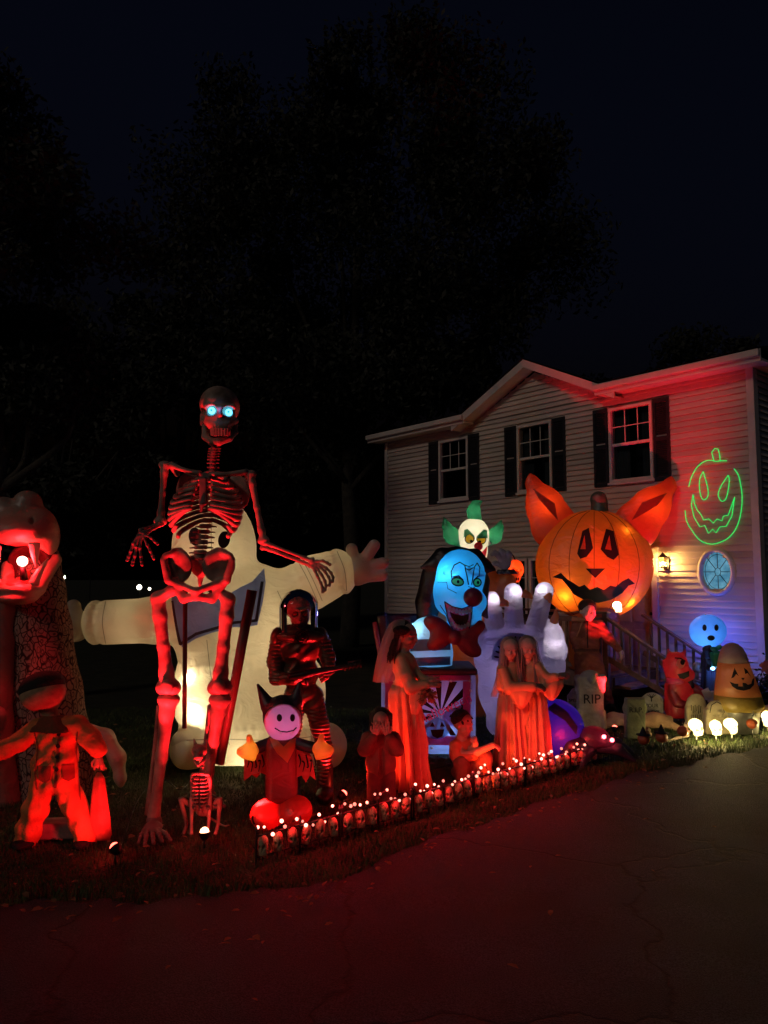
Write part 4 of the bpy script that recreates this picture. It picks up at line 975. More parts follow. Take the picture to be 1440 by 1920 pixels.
# ================================================================== white inflatable giant
M_white = fabric('white_cloth', (.76, .67, .50), .5, wrinkle=.8, wscale=2.6); M_slate = fabric('slate_cloth', (.20, .27, .70), .6, wrinkle=.4)
WG = Fig('inflatable_giant', 'huge round white inflatable figure with outstretched arms and slate scarf', 'inflatable', 470, 1428)
S = SDF(3.2, 16)
S.ell((402, 1030, 0), (78, 104, 70)); S.ell((455, 1180, -6), (132, 128, 100)); S.ell((466, 1300, -6), (144, 130, 106)); S.box((468, 1385, 0), (126, 32, 92), 22)
S.chain([(380, 1160, 0, 52), (300, 1162, 10, 42), (205, 1166, 18, 41)], k=14); S.ell((186, 1166, 20), (18, 41, 41), k=6)
S.chain([(520, 1130, 0, 56), (590, 1090, 6, 46), (630, 1074, 10, 43)], k=14); S.ell((640, 1072, 10), (20, 42, 42), (0, 0, -14), k=6)
S.cap((306, 1120, 12), (306, 1200, 12), 4, k=2)
v, f = S.mesh()
for c_, a_, r_ in (((306, 1163, 10), (1, 0, 0), 60), ((196, 1166, 18), (1, 0, 0), 56), ((572, 1100, 4), (.9, -.42, 0), 62), ((632, 1073, 10), (.95, -.3, 0), 56), ((466, 1352, 0), (0, 1, 0), 190), ((405, 1108, 0), (.15, 1, 0), 110), ((462, 1240, 0), (0, 1, 0), 170)): v = pucker(v, c_, a_, r_, 5, .05 if r_ < 100 else .014, 22 if r_ < 100 else 46)
body = WG.add('body', (v, f), M_white)
S = SDF(2.2, 7); S.ell((150, 1172, 22), (28, 30, 28)); S.cap((150, 1160, 24), (149, 1136, 26), 13, 13); S.cap((136, 1172, 24), (112, 1166, 28), 13, 12); S.cap((138, 1188, 26), (120, 1206, 28), 12, 11); S.cap((150, 1188, 40), (140, 1204, 52), 12, 11); WG.sdf('hand', S, M_white)
S = SDF(2.2, 6); S.ell((670, 1070, 12), (27, 28, 24)); S.cap((664, 1052, 14), (660, 1030, 16), 12, 11); S.cap((680, 1055, 14), (702, 1023, 16), 12, 11); S.cap((686, 1065, 12), (718, 1056, 14), 12, 11); S.cap((686, 1080, 12), (716, 1079, 14), 12, 11); WG.sdf('hand', S, M_white)
for x in (375, 600):
    S = SDF(2.6, 8); S.ell((x + (10 if x > 400 else -2), 1392, 30), (42, 42, 74)); S.box((x + 4, 1450, 30), (80, 28, 90), 4, k=2, sub=True); WG.sdf('foot', S, M_white)
# scarf: a folded cloth lying over the front
sh = WG.bvh(body)
sc = WG.print_on('scarf', body, [[(322, 1118), (352, 1124), (420, 1122), (474, 1092), (494, 1070), (497, 1094), (492, 1130), (482, 1172), (462, 1176), (440, 1176), (400, 1186), (372, 1196), (346, 1212), (334, 1180), (325, 1140)]], M_slate, WG.root, .035, 6, sh)
WG.print_on('scarf_trim', body, stroke([(326, 1132), (344, 1206), (372, 1188), (440, 1168), (480, 1164)], 5) + stroke([(480, 1164), (490, 1096)], 5), princ('dark_slate', (.05, .05, .07), .8), WG.root, .045, 5, sh)
for e in (oval(420, 1012, 11, 16, 10), oval(366, 1006, 12, 17, -6)): WG.print_on('eye', body, [e], M_print, body, .004, 5, sh)
for ln in ([(388, 1200), (398, 1280), (420, 1360), (430, 1396)], [(350, 1388), (420, 1386), (520, 1388), (596, 1380)], [(520, 1108), (556, 1190), (562, 1280)], [(302, 1122), (297, 1160), (303, 1204)], [(310, 1122), (305, 1160), (311, 1204)], [(198, 1128), (192, 1166), (198, 1206)], [(562, 1058), (578, 1088), (596, 1130)], [(570, 1055), (586, 1085), (604, 1126)], [(632, 1034), (646, 1070), (650, 1110)], [(402, 930), (396, 1000), (400, 1100)]):
    WG.print_on('seam', body, stroke([tuple(p) for p in spline(ln, 6)], 1.4), princ('seam_thread', (.35, .3, .2), .8, bump=0), body, .003, 6, sh)
for p, w in (((372, 1262, 66), 15), ((386, 1322, 70), 14), ((470, 1392, 60), 6), ((410, 1040, 20), 5), ((500, 1200, 10), 10)): WG.lamp('inner_bulb', p, (1, .84, .52), w, .035)
WG.lamp('inner_bulb', (250, 1164, 12), (1, .84, .52), 1.6, .035); WG.lamp('inner_bulb', (590, 1088, 8), (1, .84, .52), 1.6, .035)

# ================================================================== small bat-costume inflatable
M_vest = fabric('maroon_cloth', (.16, .025, .025), .4); M_black = fabric('black_cloth', (.02, .022, .03), .15); M_pink = fabric('pale_cloth', (.80, .42, .58), .5, wrinkle=.15); M_redcl = fabric('red_cloth', (.6, .07, .045), .45); M_orange = fabric('orange_cloth', (.75, .28, .05), .5, wrinkle=.2)
M_glove = fabric('glove_cloth', (.8, .42, .12), .55, wrinkle=.15)
BK = Fig('inflatable_bat', 'small inflatable bat figure with pink face and spread gloved hands', 'inflatable', 532, 1546)
S = SDF(1.8, 6); S.ell((529, 1394, 0), (32, 20, 24)); S.box((528, 1445, 0), (29, 62, 25), 18); torso = BK.sdf('torso', S, M_vest)
S = SDF(1.8, 6); S.ell((503, 1522, 14), (31, 27, 38)); S.ell((556, 1516, 14), (31, 28, 38)); S.ell((530, 1518, 0), (34, 22, 28)); S.box((530, 1574, 10), (90, 28, 70), 2, k=2, sub=True); BK.sdf('feet', S, M_redcl)
S = SDF(1.6, 6); S.ell((531, 1350, 4), (35, 38, 34)); face = BK.sdf('face', S, M_pink)
S = SDF(1.6, 4); S.ell((529, 1344, -6), (37, 40, 36)); S.ell((534, 1356, 30), (30, 36, 30), k=5, sub=True); S.ell((534, 1384, 4), (34, 24, 40), k=4, sub=True)
for a, b in (((502, 1324, -6), (482, 1286, -10)), ((552, 1318, -6), (561, 1282, -10))): S.cap(a, b, 15, 3, k=5)
BK.sdf('cowl', S, M_black)
fb = BK.bvh(face); BK.print_on('eye', face, [oval(524, 1346, 5, 7)], M_print, face, .004, 3, fb); BK.print_on('eye', face, [oval(548, 1346, 4.5, 7)], M_print, face, .004, 3, fb)
BK.print_on('mouth', face, stroke([(516, 1365), (526, 1371), (538, 1372), (550, 1369), (555, 1364)], 2.4), M_print, face, .004, 3, fb)
BK.print_on('tooth', face, [[(524, 1371), (529, 1372), (526, 1378)], [(544, 1372), (549, 1370), (547, 1377)]], princ('tooth_white', (.8, .78, .74), .5), face, .005, 3, fb)
tb = BK.bvh(torso); BK.print_on('collar', torso, [[(506, 1384), (520, 1388), (532, 1400), (544, 1388), (554, 1385), (552, 1402), (539, 1430), (520, 1412), (512, 1400)]], M_orange, torso, .008, 4, tb)
S = SDF(1.8, 6); S.cap((508, 1392, 2), (484, 1400, 10), 11, 11); S.cap((550, 1392, 2), (588, 1400, 10), 11, 11); BK.sdf('sleeves', S, M_black)
for c, sg in (((472, 1402, 18), -1), ((604, 1400, 18), 1)):
    S = SDF(1.5, 5); S.ell(c, (17, 14, 14)); S.cap((c[0] + sg * 4, c[1] + 6, c[2]), (c[0] + sg * 15, c[1] + 2, c[2] + 4), 9, 9); S.cap((c[0] - sg * 2, c[1] - 8, c[2]), (c[0] + sg * 1, c[1] - 24, c[2] + 2), 7, 5.5); S.cap((c[0] + sg * 10, c[1] + 10, c[2]), (c[0] - sg * 6, c[1] + 14, c[2] + 2), 6, 6); BK.sdf('hand', S, M_glove)
for poly in ([(460, 1408), (484, 1404), (500, 1400), (498, 1452), (490, 1446), (482, 1458), (474, 1450), (459, 1462)], [(556, 1400), (576, 1404), (586, 1420), (592, 1462), (582, 1452), (574, 1466), (566, 1452), (557, 1456)]):
    m = MB().raw([(x, y, 6 + 4 * math.sin(x * .4)) for x, y in poly] + [(x, y, 3 + 4 * math.sin(x * .4)) for x, y in poly], [tuple(range(8)), tuple(range(15, 7, -1))] + [(i, i + 8, (i + 1) % 8 + 8, (i + 1) % 8) for i in range(8)])
    w = BK.add('wing', (np.array(m.v), m.f), M_redcl, smooth=False)
    for k in range(5):
        x0 = poly[0][0] + 5 + k * 7; BK.tube('wing_vein', [(x0, 1412 + (k % 2) * 12, 11), (x0 + 4, 1424 + (k % 3) * 5, 11), (x0 + 1, 1436 + (k % 2) * 8, 11)], [1.6, 1.3, .8], M_print, w, seg=5)
BK.lamp('inner_bulb', (535, 1352, 2), (1., .5, .95), 1.1, .03); BK.lamp('inner_bulb', (471, 1402, 16), (1, .6, .15), .35, .02); BK.lamp('inner_bulb', (605, 1401, 16), (1, .3, .1), .2, .02); BK.lamp('inner_bulb', (528, 1440, 0), RED, 1.5, .03)

# ================================================================== spaceman with dome helmet
M_suit = princ('suit_green_metal', (.15, .10, .06), .34, .45, var=.35, scale=8, bump=.3, bscale=30); M_alien = princ('alien_skin', (.30, .18, .12), .5, var=.4, scale=18, bump=.6, bdist=.01, bscale=50)
AS = Fig('spaceman', 'dark alien spaceman under a clear dome helmet holding a long ray gun', 'figure', 582, 1502)
S = SDF(1.7, 7); S.ell((562, 1214, 0), (42, 34, 26)); S.ell((563, 1262, 0), (34, 36, 22)); S.ell((566, 1302, 0), (34, 22, 22)); S.cap((545, 1186, -2), (578, 1186, -2), 16)
S.chain([(556, 1306, 0, 20), (548, 1360, 6, 17), (545, 1405, 4, 14), (546, 1480, 0, 12)], k=8); S.chain([(586, 1306, 0, 21), (600, 1360, 6, 17), (608, 1402, 4, 15), (606, 1482, 0, 13)], k=8)
S.chain([(523, 1202, -2, 17), (516, 1240, 4, 15), (520, 1270, 14, 13), (556, 1268, 36, 10), (566, 1264, 40, 9)], k=5); S.chain([(603, 1204, -2, 17), (615, 1232, 6, 14), (618, 1252, 20, 11), (611, 1260, 34, 9)], k=5)
v, f = S.mesh(); rib = (v[:, 1] > 1325) | (v[:, 0] < 528) | (v[:, 0] > 606); v[:, 0] += np.where(rib, .9 * np.sin(v[:, 1] * .85), 0); v[:, 2] += np.where(rib, 1.6 * np.sin(v[:, 1] * .85) * np.sign(v[:, 2]), 1.2 * np.sin(v[:, 1] * .25 + v[:, 0] * .2))
AS.add('suit', (v, f), M_suit)
S = SDF(1.4, 4); S.ell((556, 1136, -4), (27, 24, 27)); S.ell((563, 1156, 8), (18, 22, 18)); S.cap((566, 1176, 4), (560, 1190, 0), 8, 10)
for e in (-1, 1): S.ell((565 + e * 9, 1150, 22), (7, 5.5, 6), (0, 0, e * 14), k=2, sub=True); S.cap((565 + e * 3, 1143, 23), (565 + e * 15, 1139, 18), 2.6, k=2)
S.cap((567, 1150, 25), (567, 1160, 28), 2, 3, k=2); S.cap((558, 1170, 24), (575, 1169, 24), 1.4, k=1, sub=True)
for i in range(22):
    a = random.uniform(0, 2 * PI); r_ = random.uniform(4, 24); x = 553 + r_ * math.cos(a); y = 1128 + r_ * .8 * math.sin(a) * .8; S.cap((x, y, 20 - r_ * .35), (x + random.uniform(-9, 9), y + random.uniform(-6, 6), 20 - r_ * .35), 2, k=1.5)
hd = AS.sdf('head', S, M_alien)
for e in (-1, 1): v, f = ico(1, 2); AS.add('eye', (np.array(v) * [5, 4, 4] + [565 + e * 9, 1150, 18], f), princ('red_glass_eye', (.3, .05, .03), .1), hd)
AS.loft('dome', [(560, 1104 + .5, -2, 4, 4)] + [(560, 1140 - 35 * math.cos(t), -2, 36 * math.sin(t), 36 * math.sin(t)) for t in np.linspace(.2, PI / 2, 8)] + [(560, 1165, -2, 36, 36), (560, 1190, -2, 36, 36)], clear_glass('dome_glass'), caps=False)
AS.add('dome_rim', tube([(560 + 36.5 * math.cos(t), 1188, -2 + 36.5 * math.sin(t)) for t in np.linspace(0, 2 * PI, 33)], 2.2, 6), M_metal)
S = SDF(1.5, 3); S.ell((566, 1192, 20), (44, 13, 14)); S.cap((528, 1188, 4), (602, 1192, 4), 9); rim = AS.sdf('chest_plate', S, M_suit)
for r_ in (12, 8, 4): AS.add('dial', tube([(570 + r_ * math.cos(t), 1190 + r_ * math.sin(t), 34 + (12 - r_) * .2) for t in np.linspace(0, 2 * PI, 20)], 1.3, 5), M_metal, rim)
for x in (519, 604):
    S = SDF(1.6, 4); S.ell((x, 1195, 0), (12, 20, 19), (0, 0, 10 if x < 560 else -10)); AS.sdf('shoulder_pad', S, M_suit)
for x in (548, 610):
    S = SDF(1.7, 5); S.ell((x, 1488, 14), (17, 16, 28)); S.cap((x, 1440, 0), (x, 1480, 0), 15, 15); AS.sdf('boot', S, M_metal)
S = SDF(1.2, 2); S.hand((560, 1268, 38), (1, .05, .1), (0, 0, 1), 30, 1.3); AS.sdf('hand', S, M_alien)
S = SDF(1.2, 2); S.hand((618, 1262, 34), (-.5, .2, .3), (0, .1, 1), 26, 1.3, thumb=-1); AS.sdf('hand', S, M_alien)
gun = AS.tube('ray_gun', [(548, 1262, 50), (572, 1258, 52), (600, 1252, 54), (646, 1244, 58), (679, 1238, 60)], [5, 8.5, 6.5, 4, 4.6], M_metal, n=4)
for i in range(5): AS.add('fin', tube([(648 + i * 7, 1244 - i * 1.3, 58 + i * .6), (650 + i * 7, 1243.6 - i * 1.3, 58.2 + i * .6)], 6.4, 10), M_metal, gun)
AS.tube('grip', [(578, 1258, 52), (582, 1276, 50)], [4.5, 4], M_metal, gun); AS.tube('sight', [(655, 1235, 60), (679, 1230, 61)], [1.4, 1.4], M_metal, gun)

# ================================================================== cords on the grass
for lab, pts in (('black power cord running from the white inflatable towards the cat skeleton', [(420, 1432), (372, 1452), (340, 1486), (306, 1468), (262, 1500), (222, 1606)]), ('black power cord looping behind the hiding child and bride', [(648, 1508), (672, 1486), (690, 1472), (740, 1462), (800, 1450), (842, 1440)])):
    P = [on_ground(*p) + Vector((0, 0, .03)) for p in pts]; t = thing('power_cord', lab, 'cord', P[0], 0, 'power cords'); MB().tube([Vector(q) - P[0] for q in spline(P, 8)], .006, 6).add('cable', M_dark, t, True); e = P[-1] - P[0]; MB().box(e.x - .02, e.x + .02, e.y - .015, e.y + .03, e.z - .012, e.z + .016).add('plug', M_dark, t)

# ================================================================== bride
M_dress = princ('satin_dress', (.60, .36, .20), .4, var=.25, scale=4, bump=.4, bdist=.02, bscale=9); M_skin = princ('figure_skin', (.42, .27, .2), .55, var=.2, bump=.3, bscale=30); M_hair = princ('dark_hair', (.016, .011, .01), .6, var=.4, scale=12, bump=1, bdist=.02, bscale=60)
M_veil = gauze('veil_gauze', (.75, .68, .68), .42)
BR = Fig('bride_figure', 'standing bride figure in a satin gown and long veil holding dried flowers', 'figure', 764, 1478)
S = SDF(1.4, 4); S.head((763, 1191, 2), 24, yaw=58, pitch=6); S.chain([(760, 1208, -2, 9), (758, 1226, -2, 10), (758, 1240, -4, 18)], k=5); BR.sdf('body', S, M_skin)
S = SDF(1.5, 5); S.ell((755, 1184, -6), (21, 22, 22)); S.chain([(746, 1190, 4, 9), (740, 1215, 2, 8), (733, 1232, 4, 6)]); S.ell((775, 1196, 14), (14, 18, 16), k=4, sub=True); S.ell((752, 1180, 22), (16, 9, 8)); hr = BR.sdf('hair', S, M_hair); hs = MB()
for i in range(34):
    a = random.uniform(2.2, 4.6); x0, d0 = 754 + 18 * math.cos(a), -6 + 18 * math.sin(a) * random.choice((-1, 1)); hs.raw(*tube(spline([(x0, 1186, d0), (x0 - 5 + random.uniform(-3, 3), 1210, d0 + 4), (x0 - 8 + random.uniform(-5, 5), 1236 + random.uniform(-8, 12), d0 + 6)], 4), [1.5] * 8 + [.5], 5))
tag(BR.add('hair_strands', (np.array(hs.v), hs.f), M_hair, hr), kind='stuff')
S = SDF(1.8, 8); S.ell((757, 1246, 0), (24, 26, 18)); S.ell((760, 1268, 10), (19, 16, 14)); S.ell((756, 1290, 0), (21, 22, 17))
S.chain([(752, 1236, 16, 11), (760, 1262, 30, 11), (770, 1284, 36, 12), (796, 1278, 40, 9)], k=7); S.chain([(768, 1238, -8, 9), (786, 1268, 6, 8), (802, 1274, 24, 8)], k=5)
bod = BR.sdf('bodice', S, M_dress)
BR.loft('skirt', [(756, 1284, 0, 21, 17, .02, 11), (757, 1300, 0, 27, 22, .09, 11, .5), (760, 1340, 0, 29, 25, .19, 11, .7), (764, 1390, 2, 30, 27, .23, 11, .9), (767, 1440, 2, 31, 30, .25, 11, 1.2), (768, 1476, 2, 34, 33, .26, 11, 1.4)], M_dress, seg=90)
BR.loft('sleeve', [(778, 1276, 38, 13, 6, .06, 5), (780, 1290, 38, 14, 7, .12, 5), (778, 1310, 38, 12, 6, .16, 5), (776, 1332, 38, 6, 3, .2, 5)], M_dress, seg=36)
S = SDF(1.2, 2); S.hand((796, 1277, 40), (1, -.25, .15), (0, -.5, 1), 30, .5); S.hand((800, 1276, 22), (1, -.1, .2), (0, -1, 0), 28, .6); BR.sdf('hands', S, M_skin)
fl = MB()
for i in range(70):
    a, b = random.uniform(0, 2 * PI), random.uniform(-1, 1); c = np.array((799, 1294, 44)); e = c + np.array((20 * math.cos(a), 18 * b + 8, 16 * math.sin(a))) * random.uniform(.5, 1.05)
    fl.raw(*tube([c + (e - c) * .2, (c + e) / 2 + RNG.normal(size=3) * 2, e], [.7, .9, 2.2 if i % 3 else .5], 5))
BR.add('bouquet', (np.array(fl.v), fl.f), princ('dry_flowers', (.3, .14, .08), .9, bump=0))
veil = [(757, 1161, -6, 5, 5), (756, 1163, -6, 15, 14, .02, 6), (752, 1172, -8, 23, 21, .04, 7), (746, 1195, -10, 26, 22, .07, 7), (738, 1225, -12, 27, 20, .1, 7), (729, 1255, -14, 24, 18, .13, 7), (722, 1280, -14, 21, 16, .15, 7)]
BR.loft('veil', veil, M_veil, seg=60, caps=False, arc=(.34, 1.04))

# ================================================================== child hiding its face
CH = Fig('hiding_child', 'small dark child figure standing with both hands over its face', 'figure', 716, 1506)
M_jacket = princ('dark_jacket', (.14, .055, .04), .85, var=.3, bump=.6, bscale=20); M_pants = princ('dark_pants', (.09, .04, .035), .9, var=.3, bump=.6, bscale=20)
S = SDF(1.5, 5); S.head((714, 1352, 6), 21, pitch=24, face=True); S.cap((714, 1366, 0), (714, 1378, -2), 9, 11); S.hand((704, 1372, 26), (.25, -1, .2), (0, .2, 1), 26, .4); S.hand((726, 1372, 26), (-.25, -1, .2), (0, .2, 1), 26, .4, thumb=-1); CH.sdf('body', S, M_skin)
S = SDF(1.5, 5); S.ell((714, 1346, -4), (21, 20, 21)); S.ell((714, 1360, 24), (12, 16, 12), k=4, sub=True)
for i in range(10): x = 696 + i * 4; S.cap((x, 1340, 4 - abs(i - 4.5)), (x + random.uniform(-2, 2), 1374 + random.uniform(-4, 8), 2), 4, 2.5, k=2)
CH.sdf('hair', S, M_hair)
S = SDF(1.7, 6); S.ell((714, 1396, 0), (27, 26, 18)); S.ell((714, 1430, 0), (29, 34, 19)); S.chain([(690, 1384, 0, 13), (684, 1402, 14, 12), (700, 1378, 26, 9)], k=6); S.chain([(738, 1384, 0, 13), (745, 1402, 14, 12), (730, 1378, 26, 9)], k=6); S.box((714, 1478, 0), (60, 20, 50), 2, k=2, sub=True); S.box((716, 1432, 24), (4, 34, 12), 2, k=2, sub=True)
CH.sdf('jacket', S, M_jacket)
S = SDF(1.6, 5); S.chain([(702, 1452, 0, 15), (702, 1480, 2, 13.5), (701, 1500, 2, 13)]); S.chain([(727, 1452, 0, 15), (728, 1480, 2, 13.5), (729, 1500, 2, 13)]); CH.sdf('trousers', S, M_pants)
S = SDF(1.6, 4); S.ell((700, 1503, 9), (12, 7, 18)); S.ell((730, 1503, 9), (12, 7, 18)); CH.sdf('shoes', S, M_dark)

# ================================================================== seated boy
BY = Fig('seated_boy', 'boy figure crouching with folded arms beside the clown box', 'figure', 885, 1462)
M_shirt = princ('orange_shirt', (.45, .13, .06), .85, var=.25, bump=.6, bscale=18)
S = SDF(1.4, 4); S.head((868, 1356, 4), 22, yaw=52, pitch=8); S.chain([(866, 1374, -2, 8), (866, 1386, -4, 10), (862, 1398, 4, 9), (862, 1412, 18, 8)]); S.cap((866, 1390, -2), (884, 1408, 10), 8, 7); S.chain([(862, 1412, 18, 8), (890, 1404, 26, 7), (920, 1392, 24, 6)]); S.hand((918, 1392, 24), (1, .2, .2), (0, -1, .3), 20, .6); S.chain([(884, 1408, 10, 7), (888, 1390, 20, 5.5), (886, 1382, 26, 4.5)]); S.hand((888, 1388, 26), (-.2, -1, .2), (.3, 0, 1), 18, .9); BY.sdf('body', S, M_skin)
S = SDF(1.5, 4); S.ell((864, 1347, -2), (19, 17, 20)); S.ell((882, 1362, 12), (17, 16, 18), k=4, sub=True)
for i in range(12): a = i / 12 * PI * 2; S.cap((864 + 10 * math.cos(a), 1342, 8 * math.sin(a)), (866 + 19 * math.cos(a), 1348 + random.uniform(-3, 6), 4 + 17 * math.sin(a)), 4, 2, k=2)
BY.sdf('hair', S, M_hair)
S = SDF(1.7, 6); S.ell((866, 1410, -4), (24, 28, 20)); S.chain([(852, 1396, 8, 11), (856, 1416, 18, 10), (884, 1412, 26, 8)]); S.cap((880, 1396, -4), (888, 1412, 8), 10, 8); BY.sdf('shirt', S, M_shirt)
S = SDF(1.7, 6); S.chain([(868, 1446, -4, 17), (862, 1424, 22, 14), (864, 1456, 26, 11)]); S.chain([(880, 1446, -4, 17), (906, 1416, 18, 14), (908, 1456, 22, 11)]); S.ell((872, 1448, -4), (26, 15, 20)); BY.sdf('trousers', S, M_jacket)
S = SDF(1.6, 4); S.ell((866, 1459, 34), (11, 6, 17)); S.ell((912, 1459, 30), (13, 6, 15)); BY.sdf('shoes', S, M_dark)

# ================================================================== two veiled women
def veiled(label, px, hx, hy, ph, arm):
    V = Fig('veiled_figure', label, 'figure', px, 1440, 'pair of veiled women')
    S = SDF(1.4, 4); S.head((hx, hy, 4), 20, yaw=10 if hx > 970 else -8, pitch=10); S.chain([(hx, hy + 14, 0, 8), (hx, hy + 28, -2, 10)]); V.sdf('body', S, princ('pale_skin', (.6, .46, .4), .6, var=.15))
    S = SDF(1.5, 4); S.ell((hx, hy - 6, -4), (17, 17, 17)); S.ell((hx, hy + 6, 20), (11, 15, 14), k=3, sub=True); hr = V.sdf('hair', S, princ('ashen_hair', (.26, .22, .2), .7, var=.3, bump=.8, bscale=50)); hs = MB()
    for i in range(60):
        a = random.uniform(-1, 1); sx = math.sin(a * 2.4); x0 = hx + 15 * sx; d0 = 15 * math.cos(a * 2.4) * (.6 if abs(a) < .35 else 1); d0 = d0 if abs(sx) > .45 else -12
        hs.raw(*tube(spline([(x0 * .6 + hx * .4, hy - 18, d0 * .5), (x0, hy + 4, d0 + 2), (x0 + 4 * sx, hy + 40, d0 + 10), (x0 + 5 * sx + random.uniform(-3, 3), hy + 72 + random.uniform(-10, 14), d0 + 14)], 4), [1.7] * 10 + [1.2, .9, .5], 5))
    tag(V.add('hair_strands', (np.array(hs.v), hs.f), MATS['ashen_hair'], hr), kind='stuff')
    S = SDF(1.7, 6); S.ell((px, hy + 52, 0), (22, 30, 17)); S.ell((px, hy + 84, 0), (21, 18, 16))
    S.chain([tuple(arm[0]) + (10,), tuple(arm[1]) + (11,), tuple(arm[2]) + (9,)]); S.cap((hx + (16 if hx > 970 else -16), hy + 38, 0), (hx + (22 if hx > 970 else -20), hy + 70, 14), 9, 8); V.sdf('bodice', S, M_dress)
    V.loft('skirt', [(px, hy + 82, 0, 20, 16, .04, 13, ph), (px, hy + 100, 0, 22, 19, .09, 13, ph), (px, hy + 150, 2, 25, 23, .15, 13, ph + .2), (px + 1, hy + 195, 2, 27, 26, .18, 13, ph + .4), (px + 1, 1438, 2, 29, 28, .2, 13, ph + .6)], M_dress, seg=96)
    a, b = np.array(arm[1], float), np.array(arm[2], float)
    V.loft('sleeve', [((a[0] + b[0]) / 2, a[1] - 4, a[2] + 6, 22, 6, .05, 6), ((a[0] + b[0]) / 2, a[1] + 10, a[2] + 6, 21, 7, .1, 6), ((a[0] + b[0]) / 2, a[1] + 26, a[2] + 6, 12, 5, .16, 6), ((a[0] + b[0]) / 2, a[1] + 36, a[2] + 6, 4, 2, .2, 6)], M_dress, seg=36)
    S = SDF(1.2, 2); S.hand(b, b - a, (0, -1, .4), 28, .6); V.sdf('hand', S, M_boned)
    V.loft('veil', [(hx, hy - 22, -2, 3, 4), (hx, hy - 20, -2, 11, 12, .02, 7), (hx, hy - 10, 0, 18, 21, .04, 8, ph), (hx + (px - hx) * .3, hy + 20, 2, 19, 24, .07, 9, ph), (px, hy + 55, 2, 25, 26, .1, 9, ph), (px + (4 if hx > 970 else -4), hy + 88, 2, 29, 28, .14, 9, ph)], M_veil, seg=72, caps=False, arc=(.15, .85))
veiled('veiled woman in a gown, left of the embracing pair', 957, 956, 1216, .3, [(940, 1256, 14), (950, 1286, 30), (990, 1282, 38)])
veiled('veiled woman in a gown, right of the embracing pair', 1001, 989, 1214, 2.1, [(1006, 1250, 10), (1020, 1272, 24), (1034, 1266, 30)])

# ================================================================== striped clown in a box
M_blue = fabric('skyblue_cloth', (.04, .40, .80), .55, wrinkle=.25); M_stripe = fabric('stripe_white', (.45, .66, .80), .55, wrinkle=.25); M_bow = fabric('maroon_bow', (.22, .02, .05), .35, wrinkle=.3); M_nose = fabric('purple_nose', (.24, .02, .10), .4, wrinkle=.1); M_navy = fabric('navy_cloth', (.05, .05, .09), .45)
CL = Fig('inflatable_clown', 'blue-faced inflatable clown with black hair leaping from a box', 'inflatable', 800, 1404)
S = SDF(2.4, 5); S.box((800, 1330, 0), (86, 70, 62), 5, (0, 0, 0)); S.box((800, 1250, 0), (66, 30, 46), 3, k=3, sub=True)
S = SDF(2.4, 4); S.box((800, 1328, 0), (85, 72, 60), 5)
bx = CL.sdf('box', S, fabric('box_lilac', (.42, .42, .62), .55, wrinkle=.3))
S = SDF(2.4, 2); S.box((800, 1252, 0), (88, 6, 63), 3); CL.sdf('box_top', S, fabric('box_dark', (.025, .03, .04), .1))
bb = CL.bvh(bx); M_mag = fabric('magenta_cloth', (.50, .05, .16), .4)
CL.print_on('border', bx, [[(722, 1260), (882, 1260), (882, 1276), (722, 1276)], [(868, 1277), (882, 1277), (882, 1397), (868, 1397)], [(722, 1380), (867, 1380), (867, 1397), (722, 1397)], [(722, 1277), (738, 1277), (738, 1379), (722, 1379)]], M_mag, bx, .006, 8, bb)
cxr, cyr = 826, 1338; rays_ = []
for k in range(14):
    a0 = 2 * PI * (k + .1) / 14; a1 = a0 + PI / 14 * .95; pl = []
    for a in (a0, a1):
        dx, dy = math.cos(a), math.sin(a); t = min((42 if dx > 0 else 88) / abs(dx) if dx else 1e9, (41 if dy > 0 else 60) / abs(dy) if dy else 1e9); pl.append((cxr + dx * t, cyr + dy * t))
    rays_.append([(cxr, cyr), pl[0], pl[1]])
[CL.print_on('sunburst_ray', bx, [r_], M_print, bx, .005, 8, bb) for r_ in rays_]
M_bl2 = emis_blue = fabric('pumpkin_blue', (.25, .7, 1.), .9, wrinkle=.1)
pk = CL.print_on('pumpkin_picture', bx, [oval(819, 1366, 25, 20), [(815, 1348), (818, 1336), (823, 1337), (822, 1348)]], M_bl2, bx, .012, 6, bb); CL.print_on('pumpkin_picture', bx, [oval(850, 1345, 20, 16, -10), [(856, 1332), (862, 1320), (866, 1324), (860, 1334)]], fabric('pumpkin_lilac', (.4, .45, 1.), .9), bx, .009, 6, bb)
for pf in ([(805, 1362), (815, 1362), (811, 1353)], [(825, 1362), (834, 1362), (828, 1353)], [(807, 1368), (833, 1367), (829, 1380), (820, 1384), (811, 1380)], [(842, 1344), (850, 1346), (845, 1338)], [(855, 1348), (863, 1352), (862, 1343)]): CL.print_on('pumpkin_face', bx, [pf], M_print, bx, .015, 5, bb)
o = CL.L((828, 1318, 64)); lettering('lettering', 'Halloween', .165, princ('letter_magenta', (.75, .05, .2), .6, bump=0), CL.root, o, (PI / 2, -.42, 0), .004)
for i in range(5):
    for (x, y) in ((738 + i * 34, 1268), (738 + i * 34, 1388), (875, 1285 + i * 23)): v, f = ico(1, 1); CL.add('stud', (np.array(v) * 2.7 + [x, y, 62], f), M_trim)
S = SDF(2.4, 4); S.box((722, 1210, -48), (9, 58, 50), 4, (0, 0, -7)); S.box((752, 1205, -56), (42, 52, 6), 4); CL.sdf('lid', S, M_navy); CL.tube('lid_edge', [(702, 1166, 4), (714, 1230, 4), (726, 1268, 4)], 5, M_mag)
S = SDF(2.2, 6); S.chain([(806, 1262, 0, 42), (808, 1225, 0, 40), (808, 1190, 0, 36)]); S.cap((792, 1184, 4), (776, 1190, 8), 24, 20); tor = CL.sdf('torso', S, M_stripe)
tb = CL.bvh(tor)
